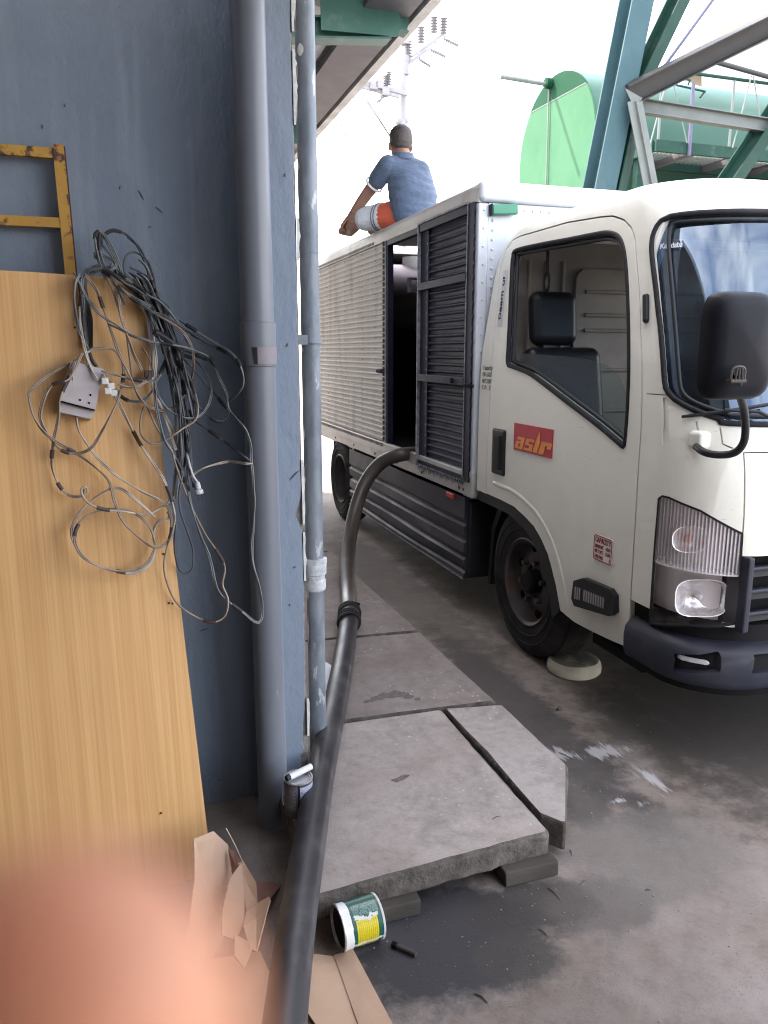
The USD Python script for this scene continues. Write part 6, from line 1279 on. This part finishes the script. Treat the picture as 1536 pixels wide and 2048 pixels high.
def hand(w, dirv, side, spread=V(1, 0, 0), L=.085):
    dirv = dirv / np.linalg.norm(dirv); nrm = np.cross(dirv, spread); nrm /= np.linalg.norm(nrm); spread = np.cross(nrm, dirv)
    out = [[(w, .026), (w + dirv * L * .5 + spread * .02, .020), (w + dirv * L + spread * .030, .012), (w + dirv * L - spread * .032, .011)]]
    for k, (o, l_) in enumerate(((-.030, .055), (-.010, .07), (.011, .075), (.031, .068))):
        a = w + dirv * L + spread * o; b = a + (dirv * .8 - nrm * .35) * l_ * .5; c = b + (dirv * .35 - nrm * .9) * l_ * .4; d_ = c + (-dirv * .2 - nrm) * l_ * .25
        out += [[(a, .0105), (b, .0095)], [(b, .0095), (c, .0088)], [(c, .0088), (d_, .0075)]]
    a = w + dirv * .02 + spread * .03 * side; b = a + dirv * .035 + spread * .035 * side - nrm * .015; c = b + dirv * .035 - nrm * .018
    out += [[(w + dirv * .015, .020), (a, .014)], [(a, .013), (b, .011)], [(b, .011), (c, .009)]]
    return out
hd = toeL + V(.01, .0, .03) - wrL
bones += hand(wrL, hd, 1, spread=V(-.5, -.8, -.1)); bones += hand(wrR, V(-.5, .3, -.8), -1, spread=V(.8, .5, 0))
skin_m = body(bones, .014, 6)
part('body', skin_m, 'skin', mn, smooth=True)
hair = body([[(hx + V(0, .008, .035), V(.082, .097, .080)), (hx + V(0, -.010, -.005), V(.0795, .085, .060))], [(hx + V(0, -.035, -.035), V(.062, .050, .030)), (hx + V(0, -.02, .0), V(.075, .07, .05))]], .012, 4)
part('hair', jitter(tri(man(hair) - man(bx(hx + [-.2, .055, -.2], hx + [.2, .3, .03]))), .0035, 55), 'hair_dark', mn, smooth=True)
slv = elL * .50 + shL * .50
shirt = body([[(nk + V(0, -.004, -.018), V(.066, .066, .03)), (shL + V(.03, 0, .01), .062), (shR + V(-.03, 0, .01), .062)], [(shL + V(.01, 0, 0), .070), (shR + V(-.01, 0, 0), .070), (chest, V(.168, .116, .11))], [(chest, V(.168, .118, .12)), (mid, V(.182, .138, .11))], [(mid, V(.182, .138, .10)), (hipc + V(0, -.01, .03), V(.172, .134, .10))], [(hipc + V(0, -.02, .03), V(.176, .138, .08)), (hipc + V(.02, -.03, -.045), V(.178, .14, .05))],
    [(shL, .074), (slv, .068)], [(shR + V(-.015, .012, -.012), .077), (shR * .4 + elR * .6, .072)]], .012, 5)
vs = np.array(shirt.vertices); fold = np.sin(vs[:, 2] * 95 + 3.2 * np.sin(vs[:, 0] * 9 + 1) + 4 * meshkit.noise(vs * 7)) * .0024 * np.clip((chest[2] + .02 - vs[:, 2]) / .12, .12, 1)
nv = trimesh.Trimesh(vs, shirt.faces, process=False).vertex_normals
shirt = T(vs + nv * fold[:, None], shirt.faces)
sh = part('shirt', shirt, 'shirt_blue', mn, smooth=True)
ua = (elL - shL) / np.linalg.norm(elL - shL)
part('sleeve_cuff', lathe([(.058, -.004), (.070, -.004), (.071, .006), (.060, .008)], slv + ua * .050, ua, 30), 'cuff_white', sh)
part('collar', lathe([(.062, .004), (.070, .0), (.084, -.034), (.080, -.040), (.064, -.012)], nk + V(0, -.010, .040), V(0, -.22, 1), 36), 'shirt_blue', sh)
th = (knL - hpL) / np.linalg.norm(knL - hpL); Lt = np.linalg.norm(knL - hpL)
m1 = hpL + th * Lt * .36
shorts = body([[(hipc + V(0, 0, -.01), V(.170, .13, .09)), (hpL, .105)], [(hpL, .105), (m1, .094)], [(hpR, .105), (hpR * .35 + knR * .65, .085)], [(hipc, V(.170, .13, .08)), (hpR, .105)]], .013, 5)
so = part('shorts', shorts, 'shorts_orange', mn, smooth=True)
hem = hpL + th * Lt * .76
part('white_hem', body([[(m1 - th * .005, .0955), (hem, .088)]], .012, 3), 'shorts_white', so, smooth=True)
for d_ in (.0, .022): part('stripe', tube([m1 + th * (d_ - .01 + .035 * abs(math.sin(t * .5 - .4))) + (.0975 - d_ * .08) * (math.cos(t) * np.cross(th, [0, 0, 1.0]) / np.linalg.norm(np.cross(th, [0, 0, 1.0])) + math.sin(t) * np.cross(np.cross(th, [0, 0, 1.0]) / np.linalg.norm(np.cross(th, [0, 0, 1.0])), th)) for t in np.linspace(0, 2 * np.pi, 40)], .0026, 5, cap=False), 'ink', so)

# ================================================================== the photographer's finger over the lens corner
mat('finger_skin', (.88, .40, .235), (.84, .34, .19), scale=300, rough=.5, sss=.15)
def lens(x, y, d): return CAM + ray(x, y) * d
tip = lens(105, 2100, .0265); kn1 = lens(-260, 2560, .031); kn2 = lens(-700, 3200, .042); kn3 = lens(-900, 4100, .060)
pt = thing('hand', 'blurred pink fingertip covering the lower left corner of the view', 'hand', kn3 + V(0, 0, -.12))
q = (kn3 - kn2) / np.linalg.norm(kn3 - kn2); sdv = RT * -1.0
fb = [[(tip, .0068), (kn1, .0080)], [(kn1, .0080), (kn2, .0088)], [(kn2, .0088), (kn3, .0095)]]
palm = kn3 + V(0, 0, -.045) + FW * .02; wr_ = palm + V(0, 0, -.055) - FW * .01
fb += [[(kn3, .0105), (kn3 + FW * .028 - UP * .01, .0105), (kn3 + FW * .056 - UP * .022, .010), (palm, .016), (palm + FW * .03, .015), (wr_, .020), (wr_ + FW * .02, .019)], [(wr_, .021), (wr_ + V(-.01, -.02, -.14), .026)]]
for k in range(3):
    r0 = kn3 + FW * (.022 + .018 * k) - UP * (.006 + .006 * k); a = r0 + sdv * .006 - UP * .01 + RT * .028; b = a - UP * .026 + RT * .004; c = b - UP * .010 - RT * .018
    fb += [[(r0, .0092), (a, .0085)], [(a, .0085), (b, .0078)], [(b, .0078), (c, .0070)]]
th0 = palm - FW * .018; fb += [[(th0 + FW * .01, .013), (th0 - FW * .012 + RT * .022 + UP * .012, .0105)], [(th0 - FW * .012 + RT * .022 + UP * .012, .0105), (th0 - FW * .016 + RT * .036 + UP * .004, .0085)]]
part('fingers_and_palm', body(fb, .004, 3), 'finger_skin', pt, smooth=True)
# ================================================================== behind the truck: tank, steel, poles
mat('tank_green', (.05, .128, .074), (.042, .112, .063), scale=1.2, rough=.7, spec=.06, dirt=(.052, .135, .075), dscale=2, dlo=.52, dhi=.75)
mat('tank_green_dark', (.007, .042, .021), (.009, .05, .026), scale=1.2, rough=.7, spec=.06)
mat('tank_body', (.022, .07, .048), (.018, .058, .04), scale=1.0, rough=.3, rough2=.4, spec=.3)
mat('steel_teal', (.038, .080, .092), (.047, .095, .108), scale=3, rough=.6, spec=.15, dirt=(.07, .115, .125), dscale=3, dlo=.55, dhi=.8)
mat('steel_green', (.012, .042, .031), (.017, .05, .039), scale=4, rough=.6, spec=.12, dirt=(.05, .075, .065), dscale=5, dlo=.55, dhi=.8)
mat('steel_grey', (.017, .018, .019), (.024, .025, .025), scale=4, rough=.5)
mat('steel_pale', (.13, .15, .14), (.10, .118, .11), scale=4, rough=.5)
mat('rod_lilac', (.11, .11, .17), rough=.6, spec=.1); mat('pale_steel_far', (.26, .265, .28), (.22, .225, .24), scale=2, rough=.7, spec=.1); mat('insulator', (.25, .25, .27), rough=.6, spec=.1); mat('wire_far', (.16, .16, .18), rough=.7, spec=.1)
mat('silo_white', (.5, .53, .57), (.44, .47, .5), scale=1, rough=.5); mat('beige_wall', (.24, .215, .155), (.17, .165, .115), scale=.7, stretch=(.4, 1, 1), rough=.8)
TXe, TR_ = 7.3, 1.24
e0, e1 = at(1042, 303, X=TXe), at(1190, 303, X=TXe)
tcY = (e0[1] + e1[1]) / 2; TR_ = (e0[1] - e1[1]) / 2; tcZ = at(1137, 135, X=TXe)[2] - TR_
tk = thing('storage_tank', 'big green horizontal storage tank with a two-tone end', 'tank', (11.5, tcY, 0))
TL = 9.5
part('shell', lathe([(TR_ - .01, .012), (TR_, .02), (TR_, TL)], (TXe, tcY, tcZ), (1, 0, 0), 96), 'tank_body', tk, smooth=True)
sp0, sp1 = at(1055, 229, X=TXe), at(1182, 160, X=TXe)
a0 = np.array([sp0[1] - tcY, sp0[2] - tcZ]); a1 = np.array([sp1[1] - tcY, sp1[2] - tcZ])
circ = Point(0, 0).buffer(TR_ - .004, 64)
dv = a1 - a0; dv /= np.linalg.norm(dv); far = np.array([-dv[1], dv[0]]); far = far if far[1] > 0 else -far
upper = Polygon([a0 - dv * 9, a1 + dv * 9, a1 + dv * 9 + far * 9, a0 - dv * 9 + far * 9])
def disc(pg, x0, x1): 
    m = prism(affinity.translate(pg, tcY, tcZ), 'x', x0, x1); return m
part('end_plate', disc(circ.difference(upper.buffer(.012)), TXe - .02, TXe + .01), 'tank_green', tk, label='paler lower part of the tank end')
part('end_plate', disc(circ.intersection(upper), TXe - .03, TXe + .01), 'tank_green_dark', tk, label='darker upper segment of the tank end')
part('end_seam', disc(LineString([a0, a1]).buffer(.018).intersection(circ), TXe - .026, TXe - .018), 'steel_pale', tk)
part('far_end', disc(circ, TXe + TL - .01, TXe + TL), 'tank_green', tk)
rb0 = at(1103, 170, X=TXe - .02); rb1 = rb0 + V(-.95, .05, .05)
rd = part('vent_pipe', cyl(rb0 + V(.03, 0, 0), rb1, .035, 12), 'steel_pale', tk); part('vent_valve', cyl(rb0 + V(-.02, 0, .02), rb0 + V(-.12, 0, .02), .085, 14), 'tank_green_dark', rd)
part('end_rod', cyl(at(1098, 160, X=TXe - .05), at(1092, 372, X=TXe - .05), .012, 8), 'steel_pale', tk)
for x in (8.6, 12.0, 15.4): part('saddle', cat([bx((x, tcY - 1.1, 0), (x + .25, tcY + 1.1, tcZ - TR_ * .72)), bx((x + .02, tcY - TR_ * .8, tcZ - TR_ * .715), (x + .23, tcY + TR_ * .8, tcZ - TR_ * .62))]), 'steel_green', tk)
# the low wall and the bund below the tank
bw = thing('bund_wall', 'long beige wall below the green tank', 'wall', (11, tcY - 1.8, 0))
zb_ = at(1400, 372, Y=tcY - 1.8)[2]
part('wall_panel', bx((8.6, tcY - 1.9, 0), (19, tcY - 1.78, zb_ - .12)), 'beige_wall', bw); part('wall_coping', bx((8.6, tcY - 1.94, zb_ - .115), (19, tcY - 1.76, zb_)), 'steel_pale', bw)
# steel frame
FY = 7.5
def fp(x, y, Y=FY): return at(x, y, Y=Y)
sf = thing('steel_frame', 'green steel truss frame rising behind the truck', 'frame', (4.2, FY, 0))
def ext(a, b, t): return a + (b - a) * t
c_t, c_b = fp(1285, -60), fp(1197, 383)
c_g = c_t + (c_b - c_t) * (c_t[2] / (c_t[2] - c_b[2]))
part('leaning_column', ibeam(ext(c_g, c_t, 0), ext(c_g, c_t, 1.25), .27, .22, .014, .012, up=(.12, -1, 0)), 'steel_teal', sf, label='thick teal leaning column')
part('brace', ibeam(fp(1278, 165), fp(1385, -60), .16, .16, .012, .010, up=(.5, -1, 0)), 'steel_green', sf)
part('brace', ibeam(fp(1278, 165, FY + .02), ext(fp(1278, 165), fp(1228, 392), 1.9), .17, .17, .012, .010, up=(.6, -1, 0)), 'steel_green', sf)
part('upper_beam', ibeam(fp(1258, 190, FY - .12), ext(fp(1258, 190, FY - .12), fp(1536, 52, FY - .6), 1.4), .14, .20, .012, .010, up=(0, -.4, 1)), 'steel_grey', sf)
part('cross_beam', ibeam(fp(1279, 212, FY - .05), ext(fp(1279, 212, FY - .05), fp(1522, 250, FY - .3), 1.5), .10, .135, .010, .008, up=(0, 0, 1)), 'steel_pale', sf)
v0_, v1_ = fp(1266, 205, FY - .16), fp(1302, 394, FY - .16)
part('pale_strut', cat([beam(v0_, ext(v0_, v1_, 2.4), .012, .13, up=(0, 1, 0)).apply_translation((0, 0, 0)), beam(v0_ + [-.045, -.03, 0], ext(v0_, v1_, 2.4) + [-.045, -.03, 0], .09, .010, up=(0, -1, 0)), beam(v0_ + [.045, -.03, 0], ext(v0_, v1_, 2.4) + [.045, -.03, 0], .09, .010, up=(0, -1, 0))]), 'steel_pale', sf)
g_a = fp(1442, 386, FY - .3); g_b = fp(1536, 248, FY - .3)
part('diagonal_beam', ibeam(ext(g_b, g_a, 1.9), ext(g_a, g_b, 1.6), .18, .18, .012, .010, up=(.6, -1, 0)), 'steel_green', sf)
part('gusset_plate', hull([fp(x, y, FY - .17) for x, y in ((1250, 176), (1272, 205), (1285, 196), (1270, 220))] + [fp(x, y, FY - .18) for x, y in ((1250, 176), (1272, 205), (1285, 196), (1270, 220))]), 'steel_pale', sf)
part('tie_rod', cyl(fp(1326, 136, FY + .1), fp(1440, -20, FY + .1), .018, 10), 'rod_lilac', sf)
# catwalk in front of the tank
CY = tcY - TR_ - .9
cw = thing('catwalk', 'steel grating catwalk with rails in front of the green tank', 'catwalk', (10, CY, 0))
za = at(1380, 300, Y=CY)[2]; xa = at(1305, 300, Y=CY)[0]; 
part('grating_frame', cat([beam((xa, CY - .05, za), (xa + 6, CY - .05, za), .06, .16), beam((xa, CY + .95, za), (xa + 6, CY + .95, za), .06, .16), beam((xa, CY - .02, za), (xa, CY + .92, za), .06, .16)]), 'steel_green', cw)
for k in range(6): part('joist', beam((xa + .75 + .95 * k, CY - .015, za - .02), (xa + .75 + .95 * k, CY + .915, za - .02), .07, .10), 'dark_steel', cw)
part('grating', cat([bx((xa + .04 + .085 * k, CY - .015, za + .032), (xa + .06 + .085 * k, CY + .915, za + .072)) for k in range(69)] + [bx((xa + .04, CY + y, za + .0735), (xa + 6, CY + y + .01, za + .080)) for y in (.1, .35, .6, .85)]), 'steel_pale', cw)
zr = at(1400, 120, Y=CY)[2]
for k, x in enumerate((xa + .05, xa + 1.35, xa + 2.6, xa + 3.9)):
    part('rail_post', cyl((x, CY - .05, za + .08), (x, CY - .05, za + 1.02), .020, 10), 'steel_pale', cw)
part('hand_rail', cat([cyl((xa + .05, CY - .05, za + 1.04), (xa + 6, CY - .05, za + 1.04), .024, 10), cyl((xa + .07, CY - .05, za + .55), (xa + 6, CY - .05, za + .55), .016, 10)]), 'steel_green', cw)
for k in range(4): part('post_leg', beam((xa + .1 + 1.9 * k, CY + .45, 0), (xa + .1 + 1.9 * k, CY + .45, za - .08), .12, .12, up=(0, 1, 0)), 'steel_green', cw)
part('blue_post', cyl(at(1387, 165, Y=CY - .1), at(1378, 312, Y=CY - .1), .028, 10), 'rod_lilac', cw)
part('gate_frame', cat([cyl(at(a, b, Y=CY + .3), at(c, d, Y=CY + .3), .016, 8) for a, b, c, d in ((1352, 170, 1410, 183), (1410, 183, 1400, 195), (1348, 158, 1380, 160), (1380, 160, 1376, 170))]), 'steel_green', cw)
for (x0, y0, x1, y1) in ((1332, 168, 1300, 290), (1348, 172, 1374, 286), (1503, 152, 1465, 296), (1507, 152, 1520, 235)): part('stay_rod', cyl(at(x0, y0, Y=CY - .12), at(x1, y1, Y=CY - .12), .010, 6), 'steel_pale', cw)
part('top_rail', cyl(at(1425, 122, Y=CY - .12), at(1560, 160, Y=CY - .12), .035, 10), 'steel_grey', cw)
# silo with a flared head
SY = 17.0
s_l, s_r = at(1410, 112, Y=SY), at(1700, 150, Y=SY); sx_ = (s_l[0] + s_r[0]) / 2; sr = (s_r[0] - s_l[0]) / 2
zt_ = at(1500, 92, Y=SY)[2]; zn = at(1510, 118, Y=SY)[2]
slo = thing('silo', 'white silo with a flared head at the right edge of the sky', 'silo', (sx_, SY, 0))
part('silo_body', lathe([(sr * .72, 0), (sr * .72, zn - 1.6), (sr * .80, zn)], (sx_, SY, 0), (0, 0, 1), 56), 'silo_white', slo); part('silo_head', lathe([(sr * .80, zn), (sr, zn + .05), (sr, zn + .3), (sr * .3, zn + 1.0), (0, zn + 1.05)], (sx_, SY, 0), (0, 0, 1), 56), 'beige_wall', slo)
# ---- power poles
def insul(p, d, n, r, L): 
    d = np.asarray(d, float) / np.linalg.norm(d); pr = []
    for k in range(n): pr += [(r * .35, L * k / n), (r, L * (k + .35) / n), (r * .35, L * (k + .7) / n)]
    return lathe([(0, 0)] + pr + [(0, L)], p, d, 10)
PY = 32.0
P_ = lambda x, y, Y=PY: at(x, y, Y=Y)
pole = thing('utility_pole', 'pale utility pole with crossarms and insulators rising above the seated person', 'pole', (P_(806, 700)[0], PY, 0))
pb = P_(806, 128); pb0 = V(pb[0], PY, 0); ptop = P_(811, 26)
part('shaft', lathe([(.20, 0), (.13, pb[2])], pb0, (0, 0, 1), 20), 'pale_steel_far', pole); part('mast', cyl(P_(811, 128), P_(811, -40), .055, 10), 'pale_steel_far', pole)
part('sleeve', cyl(P_(810, 150), P_(810, 112), .17, 14), 'insulator', pole)
arms = [(806, 126, 888, 66), (814, 130, 862, 96), (800, 128, 840, 114), (830, 115, 886, 70)]
for a in arms: part('crossarm', beam(P_(a[0], a[1]), P_(a[2], a[3]), .07, .07, up=(0, -1, .2)), 'pale_steel_far', pole)
for (x, y) in ((842, 72), (868, 52), (887, 54), (817, 100)): part('insulator', insul(P_(x, y + 14), (0, 0, 1), 6, .16, .62), 'insulator', pole)
for (x0, y0, x1, y1) in ((888, 78, 918, 92), (862, 100, 892, 114), (838, 118, 862, 134)): part('strain_insulator', insul(P_(x0, y0), P_(x1, y1) - P_(x0, y0), 7, .11, np.linalg.norm(P_(x1, y1) - P_(x0, y0))), 'insulator', pole)
for (x0, y0, x1, y1) in ((846, 92, 858, 84), (868, 82, 872, 92), (887, 66, 884, 78), (832, 100, 830, 114)): part('jumper', tube(spline([P_(x0, y0), P_((x0 + x1) / 2 + 4, (y0 + y1) / 2 + 4), P_(x1, y1)], 10), .03, 6), 'insulator', pole)
part('pole_cap', cyl(P_(811, 90), P_(811, 84), .20, 12), 'insulator', pole); part('lower_fitting', cat([trimesh.creation.icosphere(1, .13).apply_translation(P_(x, y)) for x, y in ((800, 243), (806, 246), (811, 242), (796, 243))]), 'insulator', pole)
part('line_strap', cyl(P_(805, 250), P_(811, 226), .03, 8), 'pale_steel_far', pole)
PY2 = 31.7
p2 = lambda x, y: at(x, y, Y=PY2)
ga = pole
part('crossarm', beam(p2(695, 158), p2(816, 188), .13, .16), 'pale_steel_far', ga); part('crossarm', beam(p2(697, 166), p2(798, 193), .11, .13), 'pale_steel_far', ga)
for (x, y) in ((724, 152), (731, 146), (771, 166), (778, 158)): part('insulator', insul(p2(x, y + 12), (0, 0, 1), 6, .13, .52), 'insulator', ga)
for (x0, y0, x1, y1) in ((754, 205, 770, 190), (704, 178, 708, 198)): part('strain_insulator', insul(p2(x0, y0), p2(x1, y1) - p2(x0, y0), 6, .09, np.linalg.norm(p2(x1, y1) - p2(x0, y0))), 'insulator', ga)
for (x, y) in ((746, 172), (757, 170), (770, 184)): part('clamp_box', rbx(p2(x, y) - .16, p2(x, y) + .16, .03), 'insulator', ga)
part('brace_bar', cat([beam(p2(708, 168), p2(780, 272), .05, .05), beam(p2(716, 170), p2(783, 278), .05, .05)]), 'insulator', ga)
gw = thing('guy_wire', 'thin pale guy wire between the roof edge and the seated person', 'wire', p2(680, 230))
part('wire', cyl(p2(664, 205), p2(700, 300), .012, 6), 'wire_far', gw); part('wire_clamp', cat([trimesh.creation.icosphere(1, .05).apply_translation(p2(683, 250)), trimesh.creation.icosphere(1, .05).apply_translation(p2(691, 268))]), 'insulator', gw)
